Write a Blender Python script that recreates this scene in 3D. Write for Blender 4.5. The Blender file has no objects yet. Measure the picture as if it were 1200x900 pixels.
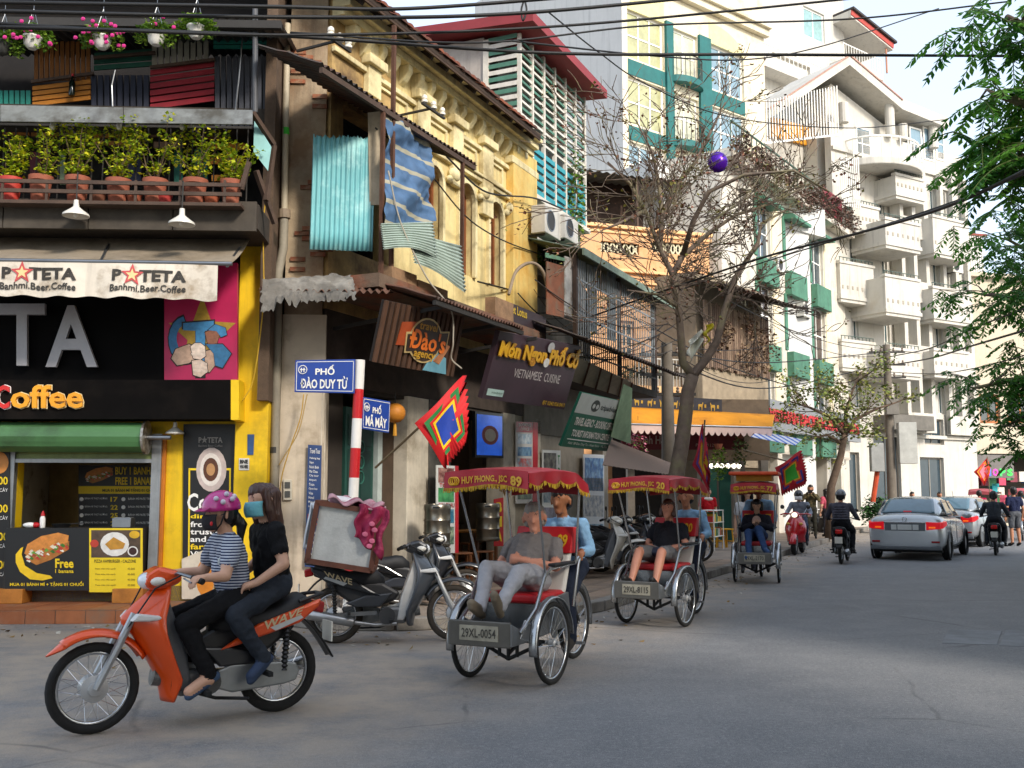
import bpy, bmesh, math, random
import numpy as np
from mathutils import Vector, Matrix, noise
R = math.radians; PI = math.pi
V = Vector
random.seed(7)
sc = bpy.context.scene; ROOT = sc.collection; C = bpy.data.collections.new('place'); ROOT.children.link(C)
LAYER = bpy.context.view_layer.layer_collection.children[0]; LAYER.exclude = True   # keeps helper evaluations quick while building; switched on at the end
# ------------------------------------------------------------------ camera
F = 1200.0; CAMH = 1.5; PITCH = math.atan(130 / F)
cam = bpy.data.cameras.new('camera'); camo = bpy.data.objects.new('camera', cam); ROOT.objects.link(camo)
camo.location = (0, 0, CAMH); camo.rotation_euler = (PI / 2 + PITCH, 0, 0)
cam.sensor_width = 36; cam.lens = 36; cam.clip_start = .05; cam.clip_end = 3000
sc.camera = camo
# ------------------------------------------------------------------ light
SUN_AZ = math.atan2(-.80, .60); SUN_EL = R(33)          # direction towards the sun (x right, y away)
sunv = V((math.cos(SUN_AZ) * math.cos(SUN_EL), math.sin(SUN_AZ) * math.cos(SUN_EL), math.sin(SUN_EL)))
w = bpy.data.worlds.new('World'); sc.world = w; w.use_nodes = True
nt = w.node_tree
sky = nt.nodes.new('ShaderNodeTexSky'); sky.sky_type = 'NISHITA'; sky.sun_disc = False
sky.sun_elevation = SUN_EL; sky.sun_rotation = PI / 2 - SUN_AZ
sky.air_density = 1.0; sky.dust_density = 2.0; sky.ozone_density = 1.2
hz = nt.nodes.new('ShaderNodeMix'); hz.data_type = 'RGBA'; hz.inputs['Factor'].default_value = .6        # even haze over the whole sky
hi_ = [k for k in hz.inputs if k.type == 'RGBA']; hi_[1].default_value = (2.75, 3.0, 3.3, 1); nt.links.new(sky.outputs[0], hi_[0])
nt.links.new([k for k in hz.outputs if k.type == 'RGBA'][0], nt.nodes['Background'].inputs[0]); nt.nodes['Background'].inputs[1].default_value = .15
sl = bpy.data.lights.new('sun', 'SUN'); sl.energy = 1.4; sl.angle = R(10.); sl.color = (1, .92, .82)
slo = bpy.data.objects.new('sun', sl); ROOT.objects.link(slo)
slo.rotation_euler = sunv.to_track_quat('Z', 'Y').to_euler()
sc.view_settings.view_transform = 'Standard'; sc.view_settings.look = 'None'
sc.view_settings.exposure = 1.5; sc.view_settings.gamma = 1.0; sc.view_settings.use_curve_mapping = False
try:
    sc.cycles.max_bounces = 6; sc.cycles.transparent_max_bounces = 8; sc.cycles.caustics_reflective = False; sc.cycles.caustics_refractive = False
except Exception: pass
# ------------------------------------------------------------------ pixel helpers (photo pixels -> rays from the camera)
cP, sP = math.cos(PITCH), math.sin(PITCH)
def ray(px, py):
    a = (px - 600) / F; b = (450 - py) / F
    return V((a, cP - b * sP, sP + b * cP))
def at(px, py, Y):
    d = ray(px, py); t = Y / d.y
    return V((d.x * t, Y, CAMH + d.z * t))
def gnd(px, py, z=0.):
    d = ray(px, py); t = (z - CAMH) / d.z
    return V((d.x * t, d.y * t, z))
class Fac:
    """a vertical facade plane: origin on the ground, local x along it, local -y out of it"""
    def __init__(s, x, y, deg):
        s.o = V((x, y, 0)); s.th = R(deg); c, n = math.cos(s.th), math.sin(s.th)
        s.u = V((c, n, 0)); s.n = V((n, -c, 0))
    def p(s, px, py, out=0.):
        d = ray(px, py); cam_ = V((0, 0, CAMH)); o = s.o + s.n * out
        t = (o - cam_).dot(s.n) / d.dot(s.n); h = cam_ + d * t
        return V(((h - s.o).dot(s.u), -out, h.z))
    def r(s, x0, y0, x1, y1, out=0.):
        xm, ym = (x0 + x1) / 2, (y0 + y1) / 2
        a, b = s.p(x0, ym, out).x, s.p(x1, ym, out).x; z1, z0 = s.p(xm, y0, out).z, s.p(xm, y1, out).z
        return min(a, b), max(a, b), z0, z1
    def w(s, u, out, z=0.): return s.o + s.u * u + s.n * out + V((0, 0, z))
    def empty(s, name, label, cat, group=None):
        e = thing(name, label, cat, s.o, s.th, group); return e
    def quad(s, pts):      # four (px,py,out): TL TR BR BL
        return [s.p(*q) for q in pts]
# ------------------------------------------------------------------ object helpers
def tag(o, label=None, cat=None, group=None, kind=None):
    if label: o['label'] = label
    if cat: o['category'] = cat
    if group: o['group'] = group
    if kind: o['kind'] = kind
    return o
def thing(name, label, cat, loc=(0, 0, 0), rz=0., group=None):
    o = bpy.data.objects.new(name, None); C.objects.link(o); o.empty_display_size = .2
    o.location = loc; o.rotation_euler = (0, 0, rz)
    return tag(o, label, cat, group)
def kids(o): return KIDS.get(o.name, [])
KIDS = {}
def copy_tree(o, parent=None):
    c = o.copy(); C.objects.link(c); c.parent = parent
    if parent is not None: KIDS.setdefault(parent.name, []).append(c)
    for ch in list(kids(o)): copy_tree(ch, c)
    return c
def lin(h):
    h = h.lstrip('#'); out = []
    for i in (0, 2, 4):
        x = int(h[i:i + 2], 16) / 255
        out.append(x / 12.92 if x <= .04045 else ((x + .055) / 1.055) ** 2.4)
    return out
MATS = {}
def m(h, r=.6, metal=0., var=.18, sc_=4., bump=0., streak=0., emit=0., dirt='', damt=.5, dsc=1.2, spec=.5, alpha=1., coat=0., trans=0., bsc=None, strs=None, tl=0.):
    """procedural material: colour with two scales of noise, optional dirt patches, vertical streaks, relief"""
    key = (h, r, metal, var, sc_, bump, streak, emit, dirt, damt, dsc, spec, alpha, coat, trans, bsc, strs, tl)
    if key in MATS: return MATS[key]
    mt = bpy.data.materials.new('mat_' + h.strip('#')); mt.use_nodes = True; n = mt.node_tree; L = n.links.new
    b = n.nodes['Principled BSDF']; N = n.nodes.new
    b.inputs['Roughness'].default_value = r; b.inputs['Metallic'].default_value = metal
    b.inputs['Specular IOR Level'].default_value = spec
    if coat: b.inputs['Coat Weight'].default_value = coat; b.inputs['Coat Roughness'].default_value = .08
    if trans: b.inputs['Transmission Weight'].default_value = trans
    if alpha < 1: b.inputs['Alpha'].default_value = alpha
    col = lin(h)
    tc = N('ShaderNodeTexCoord'); geo = N('ShaderNodeNewGeometry')
    def noise_(scale, det=4, rough=.6, vec=None):
        t = N('ShaderNodeTexNoise'); t.inputs['Scale'].default_value = scale; t.inputs['Detail'].default_value = det; t.inputs['Roughness'].default_value = rough
        L(vec if vec else tc.outputs['Object'], t.inputs['Vector']); return t.outputs['Fac']
    def mix(fac, a, bb, mode='MIX'):
        x = N('ShaderNodeMix'); x.data_type = 'RGBA'; x.blend_type = mode
        if isinstance(fac, float): x.inputs['Factor'].default_value = fac
        else: L(fac, x.inputs['Factor'])
        for i, q in (('A', a), ('B', bb)):
            s_ = [k for k in x.inputs if k.name == i and k.type == 'RGBA'][0]
            if isinstance(q, (list, tuple)): s_.default_value = (*q[:3], 1)
            else: L(q, s_)
        return [k for k in x.outputs if k.type == 'RGBA'][0]
    def ramp(f, a, bb):
        x = N('ShaderNodeMapRange'); x.inputs['From Min'].default_value = a; x.inputs['From Max'].default_value = bb; L(f, x.inputs['Value']); x.clamp = True
        return x.outputs['Result']
    cur = col
    if var:
        lo = [c * (1 - var) for c in col]; hi = [min(1, c * (1 + var * .8)) for c in col]
        f1 = noise_(sc_); f2 = noise_(sc_ * 9, 3)
        cur = mix(ramp(f1, .3, .7), lo, hi)
        cur = mix(ramp(f2, .25, .75), mix(1., cur, [1 - var * .5] * 3, 'MULTIPLY'), cur)
    if dirt:
        f = ramp(noise_(dsc, 7, .65), .62 - damt * .35, .72 - damt * .15)
        cur = mix(f, cur, lin(dirt))
    if streak:
        mp = N('ShaderNodeMapping'); mp.inputs['Scale'].default_value = (5, 5, .35); L(tc.outputs['Object'], mp.inputs['Vector'])
        f = ramp(noise_(1., 6, .7, mp.outputs['Vector']), .52, .74)
        g = N('ShaderNodeMath'); g.operation = 'MULTIPLY'; L(f, g.inputs[0]); g.inputs[1].default_value = streak
        cur = mix(g.outputs[0], cur, [.03, .028, .024])
    if strs:           # stripes (axis, frequency, colour, duty)
        ax, fr, hc, du = strs
        sp = N('ShaderNodeSeparateXYZ'); L(tc.outputs['Object'], sp.inputs[0])
        q = N('ShaderNodeMath'); q.operation = 'MULTIPLY'; L(sp.outputs[ax], q.inputs[0]); q.inputs[1].default_value = fr
        fr_ = N('ShaderNodeMath'); fr_.operation = 'FRACT'; L(q.outputs[0], fr_.inputs[0])
        g = N('ShaderNodeMath'); g.operation = 'LESS_THAN'; L(fr_.outputs[0], g.inputs[0]); g.inputs[1].default_value = du
        cur = mix(g.outputs[0], cur, lin(hc))
    if isinstance(cur, list): b.inputs['Base Color'].default_value = (*cur, 1)
    else: L(cur, b.inputs['Base Color'])
    if emit:
        b.inputs['Emission Strength'].default_value = emit
        if isinstance(cur, list): b.inputs['Emission Color'].default_value = (*cur, 1)
        else: L(cur, b.inputs['Emission Color'])
    if bump:
        bp = N('ShaderNodeBump'); bp.inputs['Strength'].default_value = bump; bp.inputs['Distance'].default_value = .02
        L(noise_(bsc or sc_ * 6, 6, .7), bp.inputs['Height']); L(bp.outputs[0], b.inputs['Normal'])
    if tl:           # light passing through thin leaves
        tr = N('ShaderNodeBsdfTranslucent'); mx_ = N('ShaderNodeMixShader'); mx_.inputs[0].default_value = tl
        if isinstance(cur, list): tr.inputs[0].default_value = (*cur, 1)
        else: L(cur, tr.inputs[0])
        L(b.outputs[0], mx_.inputs[1]); L(tr.outputs[0], mx_.inputs[2]); L(mx_.outputs[0], n.nodes['Material Output'].inputs['Surface'])
    mt.diffuse_color = (*col, 1)
    MATS[key] = mt; return mt
class MB:
    def __init__(s): s.v = []; s.f = []; s.mi = []; s.cur = 0
    def add(s, vs, fs):
        o = len(s.v); s.v += [tuple(x) for x in vs]; s.f += [tuple(i + o for i in f) for f in fs]; s.mi += [s.cur] * len(fs); return s
    def box(s, x0, x1, y0, y1, z0, z1):
        return s.add([(x0, y0, z0), (x1, y0, z0), (x1, y1, z0), (x0, y1, z0), (x0, y0, z1), (x1, y0, z1), (x1, y1, z1), (x0, y1, z1)],
                     [(0, 3, 2, 1), (4, 5, 6, 7), (0, 1, 5, 4), (1, 2, 6, 5), (2, 3, 7, 6), (3, 0, 4, 7)])
    def obox(s, M, sx, sy, sz):
        vs = [M @ V((a * sx / 2, b * sy / 2, c * sz / 2)) for c in (-1, 1) for a, b in ((-1, -1), (1, -1), (1, 1), (-1, 1))]
        return s.add(vs, [(0, 3, 2, 1), (4, 5, 6, 7), (0, 1, 5, 4), (1, 2, 6, 5), (2, 3, 7, 6), (3, 0, 4, 7)])
    def bar(s, p, q, w_, h_=None, up=(0, 0, 1)):
        p, q = V(p), V(q); d = (q - p); L_ = d.length
        if L_ < 1e-6: return s
        d /= L_; a = d.cross(V(up))
        if a.length < 1e-3: a = d.cross(V((1, 0, 0)))
        a.normalize(); b = a.cross(d); M = Matrix((a, d, b)).transposed().to_4x4(); M.translation = (p + q) / 2
        return s.obox(M, w_, L_, h_ or w_)
    def tube(s, pts, r, n=6, closed=False):
        pts = [V(p) for p in pts]; k = len(pts)
        rs = list(r) if isinstance(r, (list, tuple)) else [r] * k
        t = (pts[1] - pts[0]).normalized(); a = t.cross(V((0, 0, 1)))
        if a.length < 1e-3: a = t.cross(V((1, 0, 0)))
        a.normalize(); vs = []
        for i, p in enumerate(pts):
            if closed: t = pts[(i + 1) % k] - pts[i - 1]
            else: t = pts[min(i + 1, k - 1)] - pts[max(i - 1, 0)]
            t.normalize(); a = a - t * a.dot(t)
            if a.length < 1e-4: a = t.orthogonal()
            a.normalize(); b = t.cross(a)
            for j in range(n):
                q = 2 * PI * j / n; vs.append(p + (a * math.cos(q) + b * math.sin(q)) * rs[i])
        fs = []
        for i in range(k if closed else k - 1):
            i2 = (i + 1) % k
            for j in range(n): fs.append((i * n + j, i * n + (j + 1) % n, i2 * n + (j + 1) % n, i2 * n + j))
        if not closed: fs += [tuple(range(n - 1, -1, -1)), tuple((k - 1) * n + j for j in range(n))]
        return s.add(vs, fs)
    def cyl(s, p, q, r0, r1=None, n=12): return s.tube([p, q], [r0, r0 if r1 is None else r1], n)
    def lathe(s, prof, n=16, M=None):
        M = M or Matrix(); vs = []; fs = []
        for (r, z) in prof:
            for j in range(n):
                q = 2 * PI * j / n; vs.append(M @ V((r * math.cos(q), r * math.sin(q), z)))
        for i in range(len(prof) - 1):
            for j in range(n): fs.append((i * n + j, i * n + (j + 1) % n, (i + 1) * n + (j + 1) % n, (i + 1) * n + j))
        if prof[0][0] > 1e-4: fs.append(tuple(range(n - 1, -1, -1)))
        if prof[-1][0] > 1e-4: fs.append(tuple((len(prof) - 1) * n + j for j in range(n)))
        return s.add(vs, fs)
    def ell(s, c, r, n=12, k=8, M=None):
        M = M or Matrix(); r = (r, r, r) if isinstance(r, (int, float)) else r; vs = []; fs = []
        for i in range(k + 1):
            ph = PI * i / k
            for j in range(n):
                q = 2 * PI * j / n
                vs.append(V(c) + M.to_3x3() @ V((r[0] * math.sin(ph) * math.cos(q), r[1] * math.sin(ph) * math.sin(q), -r[2] * math.cos(ph))))
        for i in range(k):
            for j in range(n): fs.append((i * n + j, i * n + (j + 1) % n, (i + 1) * n + (j + 1) % n, (i + 1) * n + j))
        return s.add(vs, fs)
    def prism(s, poly, d0, d1, axis='y', M=None):
        k = len(poly); area = sum(poly[i][0] * poly[(i + 1) % k][1] - poly[(i + 1) % k][0] * poly[i][1] for i in range(k))
        if area < 0: poly = poly[::-1]
        def P(a, b, d):
            q = V((a, d, b)) if axis == 'y' else (V((a, b, d)) if axis == 'z' else V((d, a, b)))
            return M @ q if M else q
        vs = [P(a, b, d0) for a, b in poly] + [P(a, b, d1) for a, b in poly]
        fs = [tuple(range(k)), tuple(range(2 * k - 1, k - 1, -1))] + [(i, i + k, (i + 1) % k + k, (i + 1) % k) for i in range(k)]
        if (axis == 'y') != (d1 > d0): fs = [f[::-1] for f in fs]
        if axis == 'y': pass
        return s.add(vs, fs)
    def quad(s, *p): return s.add(p, [tuple(range(len(p)))])
    def slabq(s, q, t):          # TL TR BR BL (outward = (BL-TL)x(TR-TL)), thickness behind
        q = [V(x) for x in q]; n = (q[3] - q[0]).cross(q[1] - q[0]).normalized(); b = [x - n * t for x in q]
        return s.add(q + b, [(0, 3, 2, 1), (4, 5, 6, 7), (0, 1, 5, 4), (1, 2, 6, 5), (2, 3, 7, 6), (3, 0, 4, 7)])
    def grid(s, fn, nu, nv, thick=0.):
        vs = [V(fn(i / nu, j / nv)) for j in range(nv + 1) for i in range(nu + 1)]; W = nu + 1
        fs = [(j * W + i, j * W + i + 1, (j + 1) * W + i + 1, (j + 1) * W + i) for j in range(nv) for i in range(nu)]
        return s.add(vs, fs)
    def loft(s, rings, cap=True):
        k = len(rings[0]); vs = [p for r in rings for p in r]; fs = []
        for i in range(len(rings) - 1):
            for j in range(k): fs.append((i * k + j, i * k + (j + 1) % k, (i + 1) * k + (j + 1) % k, (i + 1) * k + j))
        if cap: fs += [tuple(range(k - 1, -1, -1)), tuple((len(rings) - 1) * k + j for j in range(k))]
        return s.add(vs, fs)
    def torus(s, c, Rr, r, axis='y', n=28, k=8, M=None):
        pts = []
        for i in range(n):
            q = 2 * PI * i / n; a, b = Rr * math.cos(q), Rr * math.sin(q)
            p = V((a, 0, b)) if axis == 'y' else (V((a, b, 0)) if axis == 'z' else V((0, a, b)))
            pts.append(V(c) + (M @ p if M else p))
        return s.tube(pts, r, k, True)
    def mesh(s, name, mats, smooth=0):
        me = bpy.data.meshes.new(name); me.from_pydata(s.v, [], s.f)
        for x in (mats if isinstance(mats, (list, tuple)) else [mats]): me.materials.append(x)
        if any(s.mi): me.polygons.foreach_set('material_index', s.mi)
        if smooth: 
            me.polygons.foreach_set('use_smooth', [True] * len(me.polygons))
        me.update(); return me
    def build(s, name, mats, parent=None, loc=None, rz=None, bevel=0, smooth=0, solid=0, label=None, sub=0):
        me = s.mesh(name, mats, smooth)
        if smooth == 1: 
            try: me.set_sharp_from_angle(angle=R(38))
            except Exception: pass
        return link(name, me, parent, loc, rz, bevel, solid, label, sub)
def link(name, me, parent=None, loc=None, rz=None, bevel=0, solid=0, label=None, sub=0):
    o = bpy.data.objects.new(name, me); C.objects.link(o)
    if parent is not None: o.parent = parent; KIDS.setdefault(parent.name, []).append(o)
    if loc is not None: o.location = loc
    if rz is not None:
        if isinstance(rz, (int, float)): o.rotation_euler = (0, 0, rz)
        else: o.rotation_euler = rz
    if solid:
        q = o.modifiers.new('solid', 'SOLIDIFY'); q.thickness = solid; q.offset = 0
    if bevel:
        q = o.modifiers.new('bevel', 'BEVEL'); q.width = bevel; q.segments = 2; q.limit_method = 'ANGLE'; q.angle_limit = R(40)
    if sub:
        q = o.modifiers.new('sub', 'SUBSURF'); q.levels = sub; q.render_levels = sub
    if label: o['label'] = label
    return o
def pbox(parent, name, mat, x0, x1, y0, y1, z0, z1, bevel=0): return MB().box(x0, x1, y0, y1, z0, z1).build(name, mat, parent, bevel=bevel)
_TX = {}
def text_mesh(s, bold, ext):
    k = (s, bold, ext)
    if k in _TX: return _TX[k]
    cu = bpy.data.curves.new('t', 'FONT'); cu.body = s; cu.resolution_u = 2; cu.offset = bold; cu.extrude = ext; cu.space_line = .95
    if '\n' in s: cu.align_x = 'CENTER'
    o = bpy.data.objects.new('t', cu); ROOT.objects.link(o); dg = bpy.context.evaluated_depsgraph_get()
    me = bpy.data.meshes.new_from_object(o.evaluated_get(dg)); bpy.data.objects.remove(o)
    vs = np.array([v.co[:] for v in me.vertices]); fs = [tuple(p.vertices) for p in me.polygons]
    lo, hi = vs.min(0), vs.max(0)
    vs[:, 0] = (vs[:, 0] - lo[0]) / max(1e-6, hi[0] - lo[0]); vs[:, 1] = (vs[:, 1] - lo[1]) / max(1e-6, hi[1] - lo[1])
    bpy.data.meshes.remove(me); bpy.data.curves.remove(cu)
    _TX[k] = (vs, fs, (hi[0] - lo[0]) / max(1e-6, hi[1] - lo[1])); return _TX[k]
def uvp(q, u, v, lift=0.):
    a = q[0].lerp(q[1], u); b = q[3].lerp(q[2], u); n = (q[3] - q[0]).cross(q[1] - q[0]).normalized()
    return a.lerp(b, v) + n * lift
def subq(q, u0, v0, u1, v1, lift=0.): return [uvp(q, u0, v0, lift), uvp(q, u1, v0, lift), uvp(q, u1, v1, lift), uvp(q, u0, v1, lift)]
def text(s, q, uv, mat, parent, lift=.006, bold=.0, ext=0., name='lettering', fn=None):
    q = [V(x) for x in q]; vs, fs, asp = text_mesh(s, bold, .02 if ext else 0.); u0, v0, u1, v1 = uv
    out = []
    for x, y, z in vs:
        u = u0 + (u1 - u0) * x; v = v1 + (v0 - v1) * y
        p = uvp(q, u, v, lift + (ext * (z / .02 + 1) / 2 if ext else 0.)); out.append(fn(p, u, v) if fn else p)
    mb = MB(); mb.add(out, fs); return mb.build(name, mat, parent)
def rectq(u0, u1, z0, z1, y): return [V((u0, y, z1)), V((u1, y, z1)), V((u1, y, z0)), V((u0, y, z0))]
def panel(parent, name, mat, q, t=.03, bevel=0): return MB().slabq(q, t).build(name, mat, parent, bevel=bevel)
def wall(mb, u0, u1, z0, z1, y0, y1, holes=()):
    us = sorted({u0, u1, *[min(max(h[i], u0), u1) for h in holes for i in (0, 1)]}); zs = sorted({z0, z1, *[min(max(h[i], z0), z1) for h in holes for i in (2, 3)]})
    for i in range(len(us) - 1):
        run = None
        for j in range(len(zs) - 1):
            um, zm = (us[i] + us[i + 1]) / 2, (zs[j] + zs[j + 1]) / 2
            inside = any(h[0] < um < h[1] and h[2] < zm < h[3] for h in holes)
            if not inside: run = (run[0] if run else zs[j], zs[j + 1])
            if (inside or j == len(zs) - 2) and run: mb.box(us[i], us[i + 1], y0, y1, run[0], run[1]); run = None
    return mb
GLASS = m('#39474f', r=.06, var=.1, spec=.8)
GLASSB = m('#7f99a6', r=.08, var=.1, spec=.8)
DARK = m('#15130f', r=.9, var=.3)
BLACK = m('#0b0b0c', r=.6, var=.2)
WHITE = m('#eceae2', r=.6, var=.06)
STEEL = m('#8d9093', r=.35, metal=.9, var=.15)
IRON = m('#2c2925', r=.7, var=.3, bump=.2)
CHROME = m('#c8cacc', r=.18, metal=1., var=.08)
RUBBER = m('#1a1a1a', r=.85, var=.25)
RUST = m('#5a3a28', r=.85, var=.35, bump=.4)
CONC = m('#9c948a', r=.9, var=.15, bump=.3, streak=.4)
def window(parent, u0, u1, z0, z1, y=.06, fm=WHITE, gm=None, nx=2, nz=1, fw=.05, d=.06, name='window', sill=None):
    """a window frame set into the wall with one pane object for each light"""
    gm = gm or GLASS; mb = MB(); w_ = u1 - u0; h_ = z1 - z0
    mb.box(u0, u0 + fw, y, y + d, z0, z1).box(u1 - fw, u1, y, y + d, z0, z1).box(u0 + fw, u1 - fw, y, y + d, z1 - fw, z1).box(u0 + fw, u1 - fw, y, y + d, z0, z0 + fw)
    iw, ih = (w_ - 2 * fw), (h_ - 2 * fw); t = fw * .7
    for i in range(1, nx): x = u0 + fw + iw * i / nx; mb.box(x - t / 2, x + t / 2, y + .004, y + d - .004, z0 + fw, z1 - fw)
    for k in range(nx):
        xa, xb = u0 + fw + iw * k / nx + (t / 2 if k else 0), u0 + fw + iw * (k + 1) / nx - (t / 2 if k < nx - 1 else 0)
        for i in range(1, nz): z = z0 + fw + ih * i / nz; mb.box(xa, xb, y + .006, y + d - .006, z - t / 2, z + t / 2)
    if sill: mb.box(u0 - .06, u1 + .06, y - .16, y, z0 - .08, z0)
    o = mb.build(name, fm, parent)
    for i in range(nx):
        for j in range(nz):
            a, b = u0 + fw + iw * i / nx, u0 + fw + iw * (i + 1) / nx; c, e = z0 + fw + ih * j / nz, z0 + fw + ih * (j + 1) / nz
            MB().box(a, b, y + d * .5, y + d * .5 + .008, c, e).build('pane', gm, o)
    return o
def corr(mb, p0, du, dv, n, amp, nv=1, jag=0., seed=0):
    """corrugated sheet: ridges run along dv, n waves across du"""
    rnd = random.Random(seed); du, dv, p0 = V(du), V(dv), V(p0); nn = du.cross(dv).normalized(); K = n * 6
    jg = [rnd.uniform(-jag, jag) for _ in range(K + 1)]
    return mb.grid(lambda u, v: p0 + du * u + dv * (v * (1 + jg[int(u * K + .5)])) + nn * (amp * math.sin(u * n * 2 * PI) + .03 * noise.noise((u * 4 + seed, v * 3, 0))), K, max(nv, 6))
# ================================================================== setting: road, pavement
ROW = Fac(-2.49, 13.6, 65.4); CAF = Fac(-5.0, 13.2, 3.0); COR = Fac(-3.17, 13.5, 4.0)
def asphalt():
    mt = bpy.data.materials.new('asphalt'); mt.use_nodes = True; n = mt.node_tree; L = n.links.new; N = n.nodes.new; b = n.nodes['Principled BSDF']
    tc = N('ShaderNodeTexCoord').outputs['Object']
    def nz(s_, d=4, rr=.6):
        t = N('ShaderNodeTexNoise'); t.inputs['Scale'].default_value = s_; t.inputs['Detail'].default_value = d; t.inputs['Roughness'].default_value = rr; L(tc, t.inputs['Vector']); return t.outputs['Fac']
    def mr(f, a, c, lo=0., hi=1.):
        x = N('ShaderNodeMapRange'); L(f, x.inputs['Value']); x.inputs['From Min'].default_value = a; x.inputs['From Max'].default_value = c; x.inputs['To Min'].default_value = lo; x.inputs['To Max'].default_value = hi; return x.outputs[0]
    def mx(f, a, c):
        x = N('ShaderNodeMix'); x.data_type = 'RGBA'; 
        if isinstance(f, float): x.inputs['Factor'].default_value = f
        else: L(f, x.inputs['Factor'])
        I = [k for k in x.inputs if k.type == 'RGBA']
        for s_, q in zip(I, (a, c)):
            if isinstance(q, tuple): s_.default_value = (*q, 1)
            else: L(q, s_)
        return [k for k in x.outputs if k.type == 'RGBA'][0]
    def mul(a, c):
        x = N('ShaderNodeMath'); x.operation = 'MULTIPLY'; L(a, x.inputs[0]); 
        if isinstance(c, float): x.inputs[1].default_value = c
        else: L(c, x.inputs[1])
        return x.outputs[0]
    c = mx(mr(nz(.35, 5), .35, .65), (.112, .118, .127), (.150, .156, .164))
    c = mx(mr(nz(2.2, 6, .7), .45, .75), c, (.19, .192, .194))
    c = mx(mr(nz(30, 3, .7), .5, .72), c, (.235, .235, .234)); c = mx(mr(nz(22, 3, .7), .28, .45, 1., 0.), c, (.095, .098, .104))
    c = mx(mr(nz(160, 2), .52, .7), c, (.36, .357, .35)); c = mx(mr(nz(120, 2), .3, .42, 1., 0.), c, (.085, .085, .088))
    # dust swept to the kerb on the left side of the road (distance from the facade line)
    sp = N('ShaderNodeSeparateXYZ'); L(tc, sp.inputs[0])
    a1 = mul(sp.outputs[0], .909); a2 = mul(sp.outputs[1], -.416); ad = N('ShaderNodeMath'); ad.operation = 'ADD'; L(a1, ad.inputs[0]); L(a2, ad.inputs[1])
    d1 = mr(ad.outputs[0], -4.1, -2.6, 1., 0.); d2 = mr(sp.outputs[1], 9.8, 11.6, 0., 1.); d2m = N('ShaderNodeMath'); d2m.operation = 'MULTIPLY'; L(d2, d2m.inputs[0]); L(mr(sp.outputs[0], .5, -1.5, 0., 1.), d2m.inputs[1])
    dm = N('ShaderNodeMath'); dm.operation = 'MAXIMUM'; L(d1, dm.inputs[0]); L(d2m.outputs[0], dm.inputs[1])
    c = mx(mul(mul(dm.outputs[0], mr(nz(1.3, 6, .7), .3, .6)), .9), c, (.36, .30, .235))
    # oil spots and cracks
    c = mx(mul(mr(nz(.9, 7, .7), .66, .72), .5), c, (.085, .085, .088))
    wv = N('ShaderNodeTexNoise'); wv.inputs['Scale'].default_value = .8; wv.inputs['Detail'].default_value = 6; L(tc, wv.inputs['Vector'])
    ma = N('ShaderNodeMix'); ma.data_type = 'RGBA'; ma.inputs['Factor'].default_value = .25; I = [k for k in ma.inputs if k.type == 'RGBA']; L(tc, I[0]); L(wv.outputs['Color'], I[1])
    vo = N('ShaderNodeTexVoronoi'); vo.feature = 'DISTANCE_TO_EDGE'; vo.inputs['Scale'].default_value = .32; L([k for k in ma.outputs if k.type == 'RGBA'][0], vo.inputs['Vector'])
    ck = mul(mr(vo.outputs['Distance'], .0015, .0055, 1., 0.), mr(nz(.5, 3), .5, .6)); c = mx(mul(ck, .5), c, (.05, .05, .052))
    L(c, b.inputs['Base Color']); b.inputs['Roughness'].default_value = .82; b.inputs['Specular IOR Level'].default_value = .35
    bp = N('ShaderNodeBump'); bp.inputs['Strength'].default_value = .8; bp.inputs['Distance'].default_value = .012
    hh = N('ShaderNodeMath'); hh.operation = 'ADD'; L(nz(45, 4, .7), hh.inputs[0]); L(mul(nz(1.5, 3), 1.2), hh.inputs[1]); L(hh.outputs[0], bp.inputs['Height']); L(bp.outputs[0], b.inputs['Normal'])
    return mt
ASPH = asphalt()
tag(MB().quad((-300, -120, 0), (300, -120, 0), (300, 480, 0), (-300, 480, 0)).build('road', ASPH), kind='structure')
PAVE = m('#8d7f70', r=.9, var=.2, sc_=1.5, bump=.4, bsc=30, dirt='#6d6258', damt=.4)
KERB = m('#8a847b', r=.9, var=.2, bump=.4, dirt='#5c554c', damt=.4)
# pavement of the left row: kerb follows the facade at 3.3 m and turns round the corner
kerb_pts = [ROW.w(u, 3.3) for u in range(90, 2, -4)] + [ROW.w(1.5, 3.3), ROW.w(.2, 3.1), ROW.w(-.7, 2.6), ROW.w(-1.3, 1.9), ROW.w(-1.55, 1.1), V((-3.0, 12.45, 0))]
back_pts = [V((-3.0, 14.2, 0)), ROW.w(90, -1, 0)]
mb = MB(); mb.prism([(p.x, p.y) for p in kerb_pts + back_pts], 0.002, .12, 'z')
pav = tag(mb.build('pavement', PAVE), kind='structure')
kl = kerb_pts[::-1]
for i in range(len(kl) - 1):
    a, b = kl[i], kl[i + 1]; n = max(1, round((b - a).length / 1.0))
    for k in range(n):
        if a.y > 45: break
        p, q = a.lerp(b, (k + .012) / n), a.lerp(b, (k + .988) / n)
        MB().bar(p + V((0, 0, .0705)), q + V((0, 0, .0705)), .18, .135).build('kerb_stone', KERB, pav, bevel=.012)
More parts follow.
